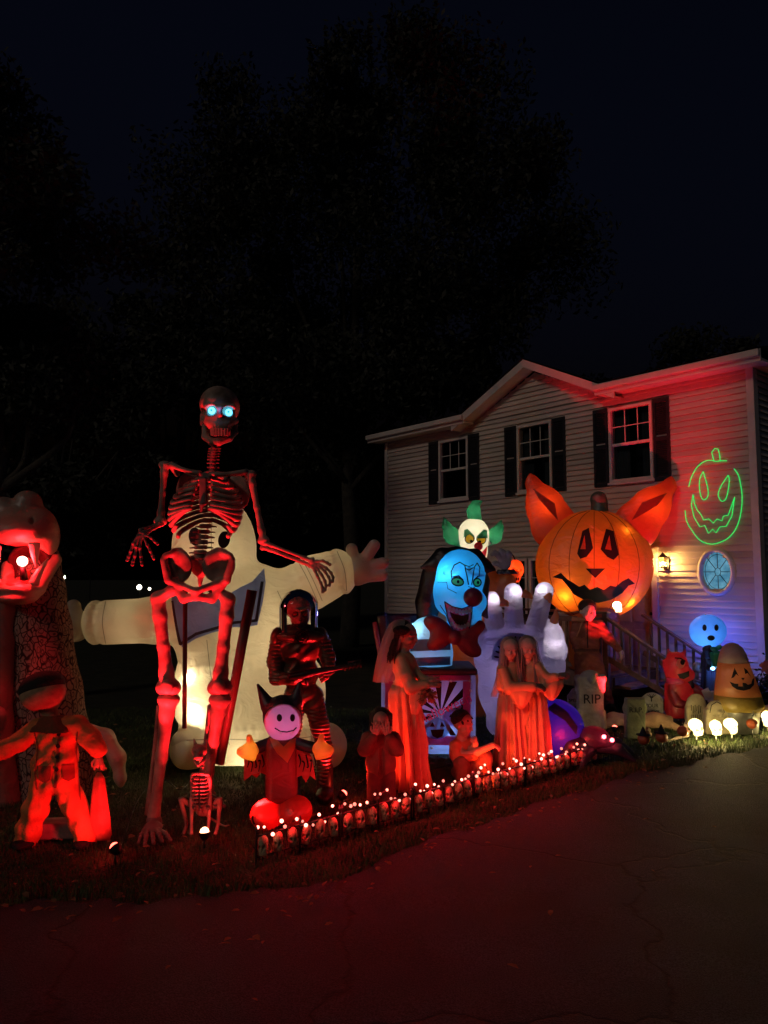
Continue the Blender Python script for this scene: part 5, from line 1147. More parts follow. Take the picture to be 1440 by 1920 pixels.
for y0, y1 in ((1200, 1222), (1234, 1250)): CL.print_on('stripe', tor, [[(758, y0), (856, y0 - 4), (856, y1 - 4), (758, y1)]], M_navy, tor, .006, 7, tb)
S = SDF(1.9, 6); S.ell((862, 1080, 10), (46, 50, 46)); S.ell((856, 1110, 14), (45, 50, 46)); S.ell((868, 1155, 20), (32, 40, 36)); S.ell((868, 1176, 22), (24, 20, 24)); S.ell((836, 1128, 26), (22, 22, 24)); S.ell((893, 1128, 26), (16, 20, 22))
S.ell((860, 1156, 60), (22, 20, 20), k=5, sub=True); S.cap((832, 1072, 44), (856, 1062, 52), 5, 6); S.cap((878, 1070, 54), (900, 1076, 46), 6, 5)
face = CL.sdf('head', S, M_blue); fb = CL.bvh(face)
S = SDF(1.6, 3); S.ell((879, 1118, 64), (17, 17, 16)); CL.sdf('nose', S, M_nose)
M_lip = fabric('lip_red', (.8, .10, .14), .85); M_tooth = fabric('tooth_green', (.7, .95, .6), .85, wrinkle=0)
CL.print_on('mouth', face, [[(843, 1146), (852, 1151), (868, 1154), (880, 1150), (879, 1160), (875, 1170), (866, 1174), (855, 1170), (847, 1158)]] + stroke([(834, 1128), (848, 1137), (866, 1141), (885, 1135), (884, 1160), (879, 1180), (866, 1186), (850, 1181), (840, 1158), (834, 1128)], 2.2), M_print, face, .006, 4, fb)
CL.print_on('gum', face, [[(834, 1128), (848, 1138), (866, 1142), (885, 1136), (884, 1160), (879, 1180), (866, 1186), (850, 1181), (840, 1158)]], M_lip, face, .003, 4, fb)
for k in range(7): t = k / 6; CL.print_on('tooth', face, [oval(843 + t * 38, 1141 + 6 * math.sin(t * PI * .8), 3.6, 4.8, 20 - 30 * t, 10)], M_tooth, face, .007, 4, fb)
for k in range(6): t = k / 5; CL.print_on('tooth', face, [oval(848 + t * 30, 1164 + 12 * math.sin(.5 + t * 2.0), 3.2, 4.2, 0, 10)], M_tooth, face, .007, 4, fb)
M_geye = fabric('green_eye', (.4, .95, .25), .9, wrinkle=0); M_white2 = fabric('plain_white', (.8, .78, .72), .5, wrinkle=.2)
for ex, ey, rx in ((858, 1091, 10), (894, 1092, 6)):
    e = CL.print_on('eye', face, stroke(oval(ex, ey, rx + 1, 7.4, 10) + [oval(ex, ey, rx + 1, 7.4, 10)[0]], 2.4), M_print, face, .009, 3, fb); CL.print_on('iris', face, [oval(ex, ey, rx, 6.6, 10)], M_geye, e, .005, 3, fb); CL.print_on('pupil', face, [oval(ex + 1, ey, 2.4, 3.2)], M_print, e, .012, 3, fb)
CL.print_on('brow', face, stroke([(848, 1088), (846, 1072), (852, 1060), (862, 1055), (871, 1060), (875, 1078), (878, 1096)], 2.2) + stroke([(898, 1080), (899, 1064), (894, 1056), (889, 1064), (886, 1084), (884, 1096)], 2) + stroke([(850, 1082), (860, 1080), (868, 1088)], 3) + stroke([(888, 1088), (896, 1080)], 2.6), M_print, face, .006, 3, fb)
CL.print_on('wrinkle', face, stroke([(872, 1060), (880, 1063), (887, 1059)], 1.6) + stroke([(872, 1066), (880, 1069), (887, 1065)], 1.6) + stroke([(878, 1100), (886, 1103), (892, 1099)], 1.5) + stroke([(826, 1135), (836, 1150), (844, 1170), (850, 1182)], 1.5) + stroke([(821, 1092), (838, 1092), (840, 1104), (856, 1112)], 1.2), M_print, face, .006, 3, fb)
S = SDF(2, 6); S.ell((858, 1084, -14), (58, 60, 44)); S.ell((862, 1112, 40), (50, 70, 60), k=4, sub=True); S.chain([(830, 1046, -6, 20), (812, 1060, 0, 14), (790, 1064, 4, 3)]); S.chain([(890, 1046, -4, 18), (908, 1062, 2, 13), (926, 1068, 6, 3)]); S.chain([(812, 1080, -14, 22), (804, 1130, -14, 24), (800, 1168, -14, 18)]); S.chain([(906, 1090, -10, 14), (902, 1140, -10, 13), (914, 1158, -6, 3)]); CL.sdf('hair', S, fabric('hair_cloth', (.007, .010, .014), .2))
S = SDF(2, 6)
S.k = 12
for sg, cx in ((-1, 816), (1, 880)): S.ell((cx, 1174 + sg * 4, 40), (26, 15, 11), (0, 0, sg * -28)); S.ell((cx - sg * 4, 1204 + sg * 6, 40), (24, 15, 11), (0, 0, sg * 34)); S.ell((cx - sg * 10, 1190 + sg * 3, 40), (18, 16, 11))
S.ell((848, 1192, 46), (11, 13, 13), k=3); CL.sdf('bow_tie', S, M_bow)
CL.lamp('inner_bulb', (842, 1080, 30), (.45, .85, 1.), 6, .03); CL.lamp('inner_bulb', (866, 1150, 14), (.4, .8, 1.), 2.5, .03); CL.lamp('inner_bulb', (786, 1182, 14), (.5, .9, 1.), 1.6, .02); CL.lamp('inner_bulb', (808, 1235, 10), (.25, .6, 1.), 1.6, .03); CL.lamp('inner_bulb', (824, 1366, 40), (.3, .6, 1.), 4, .03); CL.lamp('inner_bulb', (845, 1310, 10), (.6, .5, 1.), 2, .03); CL.lamp('inner_bulb', (760, 1320, 10), (.6, .45, 1.), 1.5, .03)
CL.lamp('spill_light', (800, 1150, -90), (.22, .2, 1.), 10, .06)

# ================================================================== tall clown behind
M_cwhite = fabric('clown_white', (.82, .78, .66), .5, wrinkle=.25); M_green = fabric('clown_green', (.06, .36, .17), .5); M_yel = fabric('clown_yellow', (1., .62, .03), .9, wrinkle=0)
RC = Fig('inflatable_clown', 'white-faced inflatable clown with green hair tufts behind the blue clown', 'inflatable', 892, 1336)
S = SDF(1.7, 5); S.ell((888, 1002, 0), (29, 31, 28)); S.ell((889, 1030, 4), (25, 40, 26)); S.ell((892, 1062, 6), (20, 18, 20)); S.ell((861, 1014, -2), (7, 9, 6)); S.ell((916, 1014, -2), (7, 9, 6)); face = RC.sdf('head', S, M_cwhite); fb = RC.bvh(face)
S = SDF(1.7, 5); S.chain([(890, 972, 0, 13), (888, 958, 0, 12), (892, 946, 0, 8), (903, 940, 0, 2)]); t1 = RC.sdf('hair_tuft', S, M_green)
S = SDF(1.7, 6); S.chain([(862, 1014, -8, 13), (848, 1004, -8, 15), (838, 986, -8, 8), (833, 970, -8, 2)]); RC.sdf('hair_tuft', S, M_green)
S = SDF(1.7, 6); S.chain([(914, 1012, -8, 13), (928, 1004, -8, 14), (937, 990, -8, 8), (941, 976, -8, 2)]); RC.sdf('hair_tuft', S, M_green)
S = SDF(1.6, 2); S.ell((893, 1026, 32), (8, 8, 8)); RC.sdf('nose', S, fabric('clown_red', (.8, .03, .04), .7, wrinkle=0))
for ex, ey, sg in ((881, 1010, 1), (902, 1011, -1)):
    e = RC.print_on('eye', face, stroke(oval(ex, ey, 8, 9, sg * 24) + [oval(ex, ey, 8, 9, sg * 24)[0]], 1.8), M_print, face, .009, 3, fb); RC.print_on('iris', face, [oval(ex, ey, 7.4, 8.4, sg * 24)], M_yel, e, .005, 3, fb); RC.print_on('pupil', face, [oval(ex + sg * 3, ey + 5, 2.6, 2.6)], M_print, e, .013, 3, fb)
    RC.print_on('eyelid', face, [[(ex - sg * 11, ey - 2), (ex - sg * 10, ey - 16), (ex - sg * 4, ey - 18), (ex + sg * 6, ey - 8), (ex + sg * 9, ey - 1), (ex, ey - 8)]], M_green, face, .011, 3, fb)
RC.print_on('smile', face, [[(894, 1038), (902, 1037), (913, 1024), (911, 1038), (908, 1052), (902, 1046)]], MATS['clown_red'], face, .006, 3, fb)
S = SDF(2.6, 8); S.chain([(892, 1080, -10, 40), (892, 1180, -10, 50), (892, 1300, -10, 52), (892, 1322, -10, 50)]); S.chain([(920, 1100, 0, 26), (946, 1110, 6, 22), (948, 1092, 10, 18)]); RC.sdf('body', S, fabric('clown_orange', (.5, .16, .03), .45))
S = SDF(1.4, 3); S.ell((944, 1056, 12), (12, 13, 8)); S.chain([(936, 1048, 14, 5), (930, 1040, 16, 5), (924, 1036, 18, 4.5), (920, 1040, 20, 4)]); S.chain([(943, 1046, 14, 4.5), (941, 1036, 16, 4.5), (936, 1032, 18, 4)]); S.chain([(951, 1050, 14, 4.5), (953, 1040, 16, 4.2), (950, 1036, 18, 4)]); S.chain([(936, 1060, 14, 4.5), (926, 1056, 16, 4), (921, 1058, 18, 3.4)]); RC.sdf('hand', S, fabric('clown_glove', (.42, .36, .36), .4, wrinkle=.15))
RC.loft('cuff', [(947, 1068, 10, 14, 12, .1, 9), (948, 1076, 10, 17, 15, .2, 9)], MATS['black_cloth'], seg=36)
RC.lamp('inner_bulb', (889, 1000, 4), (1, .9, .7), 4, .03); RC.lamp('inner_bulb', (889, 1030, 6), (1, .9, .7), 2.4, .03); RC.lamp('inner_bulb', (892, 1180, 0), (1, .35, .1), 5, .04); RC.lamp('inner_bulb', (852, 1004, -8), (.8, 1, .8), .8, .02); RC.lamp('inner_bulb', (926, 1004, -8), (.8, 1, .8), .8, .02); RC.lamp('inner_bulb', (890, 960, 0), (.8, 1, .8), .6, .02)
RP = Fig('skull_lantern', 'red and yellow lit skull lantern hanging by the clown glove', 'lantern', 968, 1100, Y=12.6)
S = SDF(1.4, 3); S.ell((966, 1068, 0), (16, 19, 15)); S.ell((966, 1084, 2), (10, 9, 10)); S.ell((960, 1070, 14), (4, 3.6, 5), k=1, sub=True); S.ell((973, 1070, 14), (4, 3.6, 5), k=1, sub=True); sh = RP.sdf('shell', S, fabric('lantern_red', (.8, .10, .03), .6, wrinkle=.1)); fb = RP.bvh(sh)
RP.print_on('face', sh, [oval(966, 1076, 8, 8)], fabric('lantern_yellow', (.95, .6, .1), .7, wrinkle=0), sh, .005, 3, fb); RP.print_on('tooth', sh, [[(960 + 3.4 * k, 1083), (962.4 + 3.4 * k, 1083), (962.4 + 3.4 * k, 1088), (960 + 3.4 * k, 1088)] for k in range(4)], M_print, sh, .009, 3, fb)
RP.tube('hook', [(966, 1050, 0), (960, 1040, 0), (950, 1046, 0), (948, 1058, 4)], 1.2, M_metal); RP.tube('pole', [(966, 1090, -4), (966, 1322, -4)], 2.4, M_metal); RP.lamp('inner_bulb', (966, 1070, 2), (1, .45, .12), 3.0, .02)

# ================================================================== grey monster hand
M_lil = fabric('lilac_cloth', (.46, .42, .52), .45, wrinkle=.8, wscale=4); M_claw = fabric('claw_orange', (.85, .36, .12), .5, wrinkle=0)
MH = Fig('inflatable_hand', 'grey-lilac inflatable monster hand with a toothed mouth and lit fingertips', 'inflatable', 955, 1372)
S = SDF(2.4, 10); S.ell((958, 1232, 0), (70, 64, 34)); S.ell((958, 1290, 0), (62, 70, 34)); S.box((958, 1340, 0), (44, 36, 30), 14); S.ell((960, 1192, 6), (60, 14, 30))
for ch in ([(905, 1210, 0, 20), (893, 1182, 2, 18), (886, 1158, 6, 15)], [(930, 1192, 2, 19), (923, 1152, 6, 17), (919, 1124, 12, 16)], [(963, 1184, 2, 19), (962, 1142, 6, 17), (960, 1110, 12, 17)], [(1000, 1188, 2, 19), (1011, 1144, 6, 17), (1018, 1108, 12, 17)]): S.chain(ch, k=3)
S.chain([(1010, 1300, 0, 30), (1030, 1250, 4, 27), (1038, 1218, 8, 22), (1036, 1190, 10, 17), (1033, 1172, 12, 12)], k=8)
v, f = S.mesh()
for c_, a_ in (((929, 1178, 3), (.2, 1, 0)), ((963, 1168, 3), (0, 1, 0)), ((1002, 1174, 3), (-.25, 1, 0)), ((924, 1150, 6), (.2, 1, 0)), ((962, 1142, 6), (0, 1, 0)), ((1011, 1144, 6), (-.25, 1, 0)), ((1034, 1232, 6), (-.2, 1, 0))): v = pucker(v, c_, a_, 26, 3, .08, 14)
palm = MH.add('palm', (v, f), M_lil); fb = MH.bvh(palm)
for a, b in (((936, 1128, 26), (948, 1136, 30)), ((976, 1112, 26), (992, 1122, 30)), ((1020, 1116, 24), (1024, 1130, 28)), ((892, 1160, 20), (900, 1174, 24)), ((1034, 1166, 16), (1037, 1142, 18))): MH.tube('claw', [a, ((a[0] + b[0]) / 2 + 2, (a[1] + b[1]) / 2 - 1, a[2] + 4), b], [8, 6, 1], M_claw, seg=10)
MH.print_on('lip', palm, stroke([tuple(p) for p in spline([(930, 1236), (932, 1218), (942, 1202), (958, 1195), (976, 1196), (992, 1208), (1000, 1224), (1002, 1240)], 5)], 15), fabric('lip_lilac', (.6, .56, .62), .5), palm, .008, 4, fb)
for k in range(13): t = PI * (.05 + .9 * k / 12); x, y = 966 - 35 * math.cos(t), 1238 - 40 * math.sin(t); MH.print_on('tooth_gap', palm, [oval(x, y, 2.2, 5.5, math.degrees(t) - 90, 10)], M_print, palm, .013, 3, fb)
MH.print_on('mouth', palm, [oval(966, 1252, 30, 36)], M_print, palm, .006, 5, fb)
for p, w in (((922, 1122, 22), 1.5), ((962, 1108, 23), 1.7), ((1012, 1106, 23), 1.7), ((888, 1160, 16), .8), ((1036, 1206, 16), 2.0), ((1033, 1180, 14), .6)): MH.lamp('inner_bulb', p, (1, .9, .92), w, .02)
MH.lamp('inner_bulb', (958, 1250, 0), (.7, .55, 1.), 4.5, .04); MH.lamp('inner_bulb', (958, 1320, 0), (.7, .55, 1.), 2.5, .04)

# ================================================================== big pumpkin on the porch
M_pk = fabric('pumpkin_cloth', (.70, .19, .03), .5, wrinkle=.7, wscale=4)
x_, z_ = 0, 0
PK = Fig('inflatable_pumpkin', 'giant round orange jack-o-lantern inflatable with pointed ears on the porch', 'inflatable', 1112, 1254, Y=13.0)
S = SDF(3, 6); S.ell((1114, 1060, 0), (109, 104, 66))
v, f = S.mesh(); ang = np.arctan2(v[:, 0] - 1114, v[:, 2] * 1.65); rr = 1 + .022 * np.abs(np.cos(ang * 5)) - .012; v[:, 0] = 1114 + (v[:, 0] - 1114) * rr; v[:, 2] *= rr
body = PK.add('body', (v, f), M_pk); fb = PK.bvh(body)
for sg, bx_, tx, ty in ((-1, 1048, 1000, 890), (1, 1182, 1250, 898)):
    S = SDF(2.6, 10); S.ell((bx_ + sg * 8, 985, -8), (42, 44, 24)); S.chain([(bx_ + sg * 4, 990, -8, 40), ((bx_ + tx) / 2 + sg * 2, (990 + ty) / 2 + 6, -8, 34), (tx, ty + 14, -8, 12), (tx + sg * 4, ty, -8, 3)], k=12); v, f = S.mesh(); v[:, 2] = (12 if sg > 0 else -8) + (v[:, 2] + 8) * .5; ear = PK.add('ear', (v, f), fabric('ear_cloth', (.7, .12, .03), .5))
    eb = PK.bvh(ear); PK.print_on('ear_lining', ear, [[(bx_ + sg * 2, 976), ((bx_ + tx) / 2 - 12, (990 + ty) / 2 - 2), (tx + sg * 1, ty + 26), ((bx_ + tx) / 2 + 16, (990 + ty) / 2 + 4)]], fabric('ear_dark', (.3, .05, .02), .4), ear, .006, 6, eb); PK.lamp('ear_bulb', ((bx_ + tx) / 2, (990 + ty) / 2 + 10, 10 if sg > 0 else -8), (1, .3, .1), 4.5, .03, parent=PK.root)
S = SDF(2, 5); S.chain([(1124, 962, 0, 17), (1124, 944, 0, 14), (1122, 936, 0, 15)]); PK.sdf('stem', S, fabric('stem_cloth', (.16, .2, .14), .4))
for poly in ([(1082, 1038), (1092, 996), (1104, 990), (1112, 1028), (1100, 1044), (1088, 1048)], [(1126, 1030), (1136, 992), (1150, 996), (1160, 1040), (1150, 1050), (1138, 1044)]): e = PK.print_on('eye', body, [poly], M_print, body, .008, 6, fb)
PK.print_on('eye_glint', body, [[(1088, 1030), (1096, 1004), (1098, 1030)]], M_pk, body, .014, 5, fb); PK.print_on('eye_glint', body, [[(1134, 1030), (1142, 1004), (1146, 1032)]], M_pk, body, .014, 5, fb)
PK.print_on('nose', body, [[(1098, 1066), (1134, 1066), (1116, 1084)]], M_print, body, .008, 6, fb)
PK.print_on('mouth', body, [[(1036, 1082), (1052, 1074), (1064, 1086), (1074, 1092), (1086, 1100), (1096, 1096), (1106, 1106), (1120, 1100), (1132, 1106), (1144, 1098), (1154, 1100), (1166, 1090), (1178, 1084), (1190, 1094), (1178, 1098), (1166, 1112), (1146, 1124), (1122, 1130), (1098, 1126), (1076, 1114), (1064, 1098), (1054, 1086)]], M_print, body, .008, 6, fb)
for a in (-.9, -.45, 0., .45, .9):
    pts = [(1114 + 108 * math.sin(a) * math.cos(t), 1060 - 103 * math.sin(t)) for t in np.linspace(-1.35, 1.4, 16)]; PK.print_on('seam', body, stroke(pts, 1.2), princ('seam_brown', (.16, .04, .01), .8, bump=0), body, .004, 6, fb)
S = SDF(3, 6); S.chain([(1114, 1150, 0, 46), (1114, 1200, 0, 44), (1114, 1230, 0, 50)]); v, f = S.mesh(); v[:, 1] = np.minimum(v[:, 1], 1254); PK.add('pedestal', (v, f), M_pk)
for p, w in (((1055, 1112, 30), 9), ((1168, 1126, 30), 9), ((1160, 1000, 40), 1.3), ((1112, 1070, 0), 5), ((1052, 1086, 42), .8), ((1082, 1146, 20), 2.5)): PK.lamp('inner_bulb', p, (1, .56, .12), w, .03)

# ================================================================== coverall man
M_cover = princ('coverall_cloth', (.28, .09, .06), .85, var=.25, bump=.7, bdist=.015, bscale=16); M_mask = princ('pale_mask', (.62, .5, .44), .6, var=.15)
CM = Fig('coverall_figure', 'man-size figure in dusty coveralls standing before the porch rail', 'figure', 1112, 1332, Y=11.9)
S = SDF(1.3, 3); S.head((1102, 1146, 2), 19, yaw=8); S.cap((1102, 1158, 0), (1102, 1168, -2), 7, 8); CM.sdf('head', S, M_mask); S = SDF(1.3, 3); S.hand((1160, 1218, 10), (.35, 1, .1), (.6, 0, .6), 22, .7); CM.sdf('hand', S, M_mask)
S = SDF(1.4, 4); S.ell((1102, 1138, -3), (17, 15, 17)); S.ell((1103, 1150, 16), (14, 12, 13), k=3, sub=True); CM.sdf('hair', S, princ('brown_hair', (.06, .03, .015), .7, bump=.8, bscale=60))
S = SDF(1.6, 5); S.ell((1101, 1184, 0), (27, 24, 15)); S.ell((1102, 1210, 0), (23, 20, 14)); S.ell((1102, 1230, 0), (25, 16, 16)); S.chain([(1082, 1172, 0, 10), (1076, 1196, 4, 9), (1080, 1218, 12, 7)]); S.chain([(1124, 1172, 0, 10), (1140, 1196, 4, 9), (1157, 1216, 8, 6.5)])
S.chain([(1092, 1238, 0, 15), (1090, 1280, 2, 12), (1090, 1322, 2, 11)]); S.chain([(1114, 1238, 0, 15), (1128, 1280, 2, 12), (1140, 1316, 4, 10)]); v, f = S.mesh(); v[:, 2] += (1.4 * np.sin(v[:, 1] * .3 + v[:, 0] * .15 + 2 * np.sin(v[:, 0] * .11)) + .8 * np.sin(v[:, 1] * .62 - v[:, 0] * .3)) * (v[:, 2] > 0)
su = CM.add('coverall', (v, f), M_cover); fb = CM.bvh(su)
CM.print_on('pocket', su, [[(1108, 1178), (1122, 1178), (1122, 1194), (1115, 1197), (1108, 1194)]], princ('pocket_cloth', (.2, .06, .045), .9), su, .008, 4, fb); CM.print_on('pocket', su, [[(1084, 1178), (1097, 1178), (1097, 1194), (1090, 1197), (1084, 1194)]], princ('pocket_cloth', (.2, .06, .045), .9), su, .008, 4, fb); CM.print_on('belt', su, [[(1078, 1216), (1128, 1216), (1128, 1222), (1078, 1222)]], princ('belt_cloth', (.13, .045, .035), .8), su, .008, 4, fb); CM.print_on('placket', su, stroke([(1101, 1166), (1102, 1214)], 2), M_print, su, .006, 4, fb)
S = SDF(1.4, 3); S.ell((1090, 1328, 8), (9, 6, 14)); S.ell((1142, 1324, 10), (9, 8, 14)); CM.sdf('shoes', S, M_dark)
CM.tube('shoulder_strap', [(1070, 1160, 8), (1094, 1162, 12)], [4, 4], princ('strap', (.5, .2, .1), .7)); CM.tube('cord', [(1088, 1164, 15), (1082, 1180, 16), (1077, 1192, 16)], 1.1, MATS['strap'])

# ================================================================== spider
M_pur = fabric('purple_cloth', (.10, .05, .32), .5, wrinkle=.3); M_sdark = fabric('spider_dark', (.05, .035, .07), .3)
SP = Fig('inflatable_spider', 'purple inflatable spider with glowing red eyes at the fence end', 'inflatable', 1070, 1428)
S = SDF(2, 6); S.ell((1040, 1372, -10), (58, 60, 48)); bd = SP.sdf('abdomen', S, M_pur); fb = SP.bvh(bd)
SP.print_on('stripe', bd, [[(1026, 1330), (1040, 1318), (1064, 1336), (1082, 1362), (1080, 1378), (1060, 1352)]], M_sdark, bd, .006, 5, fb)
S = SDF(1.8, 6); S.ell((1108, 1382, 16), (30, 24, 24)); S.ell((1130, 1390, 22), (18, 14, 15)); hd = SP.sdf('head', S, M_sdark)
for x, y in ((1121, 1373), (1137, 1380)):
    v, f = ico(1, 2); SP.add('eye', (np.array(v) * [4, 4, 3] + [x, y, 38 if x < 1130 else 34], f), emis('red_eye', (1, .08, .1), 14), hd)
for ch in ([(1096, 1386, 20, 13), (1064, 1394, 30, 14), (1042, 1424, 40, 10)], [(1112, 1396, 24, 11), (1150, 1398, 30, 10), (1176, 1416, 36, 4)], [(1100, 1398, 26, 12), (1084, 1406, 44, 11), (1070, 1432, 56, 7)], [(1120, 1386, 4, 11), (1156, 1392, 0, 9), (1186, 1410, 0, 4)], [(1010, 1380, 10, 13), (984, 1384, 14, 12), (966, 1412, 18, 6)]): S = SDF(1.8, 5); S.chain(ch); SP.sdf('leg', S, M_sdark)
SP.lamp('inner_bulb', (1040, 1366, -6), (.3, .12, 1.), 3.5, .04); SP.lamp('inner_bulb', (1108, 1382, 14), (.8, .3, .5), .25, .03)
SP.lamp('eye_light', (1130, 1378, 52), (1, .05, .08), .5, .02)

# ================================================================== tombstones
M_stone = princ('foam_stone', (.30, .29, .25), .9, var=.3, scale=6, bump=.8, bdist=.015, bscale=24); M_stoneg = princ('mossy_stone', (.24, .25, .13), .9, var=.35, scale=5, bump=.8, bdist=.015, bscale=24); M_stoney = princ('tan_stone', (.42, .36, .22), .9, var=.3, scale=6, bump=.7, bdist=.015, bscale=24); M_engr = princ('engraving', (.02, .018, .014), .9, bump=0)
def stone(label, px, py, build, mat, text=None, tp=None, ts=.1, Y=None, tm=None):
    T = Fig('tombstone', label, 'tombstone', px, py, 'foam tombstones', Y=Y); S = SDF(1.3, 3); build(S); sl_ = T.sdf('slab', S, mat)
    if text:
        for tx, p, sz in zip(text, tp, ts): lettering('lettering', tx, sz * T.s, tm or M_engr, T.root, T.L(p), (PI / 2, 0, 0), .004)
    return T, sl_
def b1(S):
    S.box((1106, 1322, 0), (24, 44, 9), 3); S.box((1106, 1282, 0), (27, 16, 9), 4); S.ell((1106, 1268, 0), (18, 12, 9)); S.box((1106, 1350, 0), (27, 18, 11), 4)
    for sg in (-1, 1): S.ell((1106 + sg * 24, 1272, 2), (6, 8, 8)); S.cap((1106 + sg * 22, 1334, 8), (1106 + sg * 24, 1364, 10), 5, 4)
    S.ell((1107, 1270, 10), (6.5, 7.5, 5)); S.ell((1107, 1276, 11), (4, 4, 4)); S.ell((1104.6, 1270, 15), (1.8, 2, 2), k=.5, sub=True); S.ell((1109.6, 1270, 15), (1.8, 2, 2), k=.5, sub=True)
    S.cap((1096, 1290, 9), (1116, 1282, 10), 2, k=1); S.cap((1096, 1282, 9), (1116, 1290, 10), 2, k=1)
stone('tall grey tombstone with carved skull reading RIP', 1106, 1366, b1, M_stone, ['RIP'], [(1107, 1310, 9.6)], [24])
def b2(S): S.box((1076, 1334, 0), (11, 30, 6), 2); S.cap((1068, 1306, 0), (1076, 1296, 0), 5); S.cap((1084, 1306, 0), (1076, 1296, 0), 5)
stone('small pointed tombstone half hidden behind the tall grey one', 1076, 1360, b2, M_stone, ['SPELL', 'OF'], [(1074, 1312, 7), (1074, 1326, 7)], [7, 7], Y=11.2)
def b3(S):
    S.ell((1190, 1328, 0), (23, 20, 8)); S.box((1190, 1346, 0), (18, 38, 8), 3); S.cap((1178, 1318, 8), (1196, 1340, 9), 1.6, k=1, sub=True); S.cap((1196, 1340, 9), (1206, 1362, 9), 1.6, k=1, sub=True)
stone('mossy green round-topped tombstone cracked and reading R.I.P.', 1190, 1386, b3, M_stoneg, ['R.I.P.'], [(1190, 1330, 8.6)], [13])
def b4(S): S.ell((1222, 1318, 0), (22, 20, 7)); S.box((1222, 1338, 0), (20, 22, 7), 3)
T4, s4_ = stone('round tombstone lit red behind the mossy one', 1224, 1358, b4, M_stone, ['YOUR', 'NEXT'], [(1219, 1322, 7.6), (1223, 1334, 7.6)], [9, 8])
T4.tube('carved_tree', [(1219, 1314, 7), (1219, 1304, 7)], [1.1, .8], M_engr, seg=5); [T4.tube('carved_tree', [(1219, 1308, 7), (1219 + dx, 1299 + abs(dx) * .3, 7)], [.9, .5], M_engr, seg=5) for dx in (-8, -4, 4, 8)]
def b5(S): S.ell((1305, 1326, 0), (20, 26, 7)); S.box((1305, 1346, 0), (20, 22, 7), 3); S.ell((1306, 1336, 9), (14, 24, 4), k=1, sub=True)
T5, s5_ = stone('narrow grey oval-panelled tombstone beside the skull tombstone', 1305, 1368, b5, M_stoney); fb = T5.bvh(s5_)
T5.print_on('worn_script', s5_, sum([stroke([(1296 + 3.6 * k, 1322 + (k % 2) * 2), (1296 + 3.4 * k, 1332 + (k * 5) % 7)], 1.3) + stroke([(1297 + 3.4 * k, 1340), (1297 + 3.5 * k, 1348 + (k * 3) % 5)], 1.1) for k in range(6)], []), M_engr, s5_, .003, 3, fb)
def b6(S):
    S.ell((1344, 1330, 0), (20, 18, 8)); S.box((1345, 1352, 0), (24, 24, 8), 4); S.ell((1346, 1336, 9), (5.5, 6, 5)); S.ell((1346, 1341, 9), (3.5, 3, 4)); S.ell((1344, 1336, 13), (1.6, 1.7, 2), k=.5, sub=True); S.ell((1348.6, 1336, 13), (1.6, 1.7, 2), k=.5, sub=True); S.cap((1334, 1350, 8), (1357, 1342, 9), 1.7, k=1); S.cap((1334, 1342, 8), (1357, 1350, 9), 1.7, k=1)
T6, s6_ = stone('tan shouldered tombstone with a skull and crossed bones', 1345, 1376, b6, M_stoney); fb = T6.bvh(s6_)
T6.print_on('carved_arch', s6_, stroke([(1331, 1336), (1334, 1322), (1344, 1316), (1355, 1322), (1358, 1336)], 1.6), M_engr, s6_, .003, 3, fb)

# ================================================================== things lying on the grass
SL = Fig('trouser_dummy', 'red-lit stuffed trouser legs lying behind the tall tombstone', 'prop', 1155, 1366); S = SDF(1.6, 5); S.chain([(1128, 1358, 0, 10), (1150, 1352, 2, 9), (1170, 1350, 4, 9)]); S.chain([(1128, 1354, -10, 10), (1152, 1346, -8, 9), (1172, 1347, -4, 8)]); S.ell((1172, 1352, 6), (5, 12, 10)); SL.sdf('legs', S, princ('pale_trousers', (.4, .28, .22), .9, bump=.6, bscale=20))
SA = Fig('cloth_dummy', 'stuffed body with outstretched arm lying behind the mossy tombstone', 'prop', 1235, 1368); S = SDF(1.6, 6); S.chain([(1206, 1352, 0, 13), (1226, 1350, 0, 14), (1246, 1354, 2, 11), (1262, 1362, 8, 6), (1278, 1366, 12, 4)]); S.chain([(1236, 1348, -6, 10), (1258, 1350, -8, 7)]); S.hand((1274, 1366, 12), (1, .1, .1), (0, -1, 0), 16, .4); SA.sdf('body', S, princ('stuffed_cloth', (.5, .3, .18), .9, bump=.6, bscale=20))
SBN = Fig('bone_arm', 'loose skeleton arm lying on the grass by the pumpkin stakes', 'prop', 1262, 1388)
for a, b in (((1244, 1388, 6), (1268, 1383, 2)), ((1268, 1383, 2), (1290, 1380, -2)), ((1290, 1380, -2), (1294, 1370, -4))): SBN.tube('bone', [a, ((a[0] + b[0]) / 2, (a[1] + b[1]) / 2, a[2]), b], [3, 1.8, 3], M_bone, seg=7)
S = SDF(1., 2); S.hand((1288, 1367, -4), (-.2, -1, 0), (0, 0, 1), 14, .6); SBN.sdf('hand', S, M_bone)
SBS = Fig('small_skull', 'half-buried skull on the grass before the mossy tombstone', 'skull', 1216, 1380); S = SDF(1., 2); S.ell((1214, 1370, 0), (6, 6, 7)); S.ell((1216, 1376, 4), (4.5, 5, 5)); S.ell((1213, 1371, 6), (1.8, 2, 3), k=.5, sub=True); S.ell((1218, 1371, 6), (1.8, 2, 3), k=.5, sub=True); SBS.sdf('skull', S, M_bone)

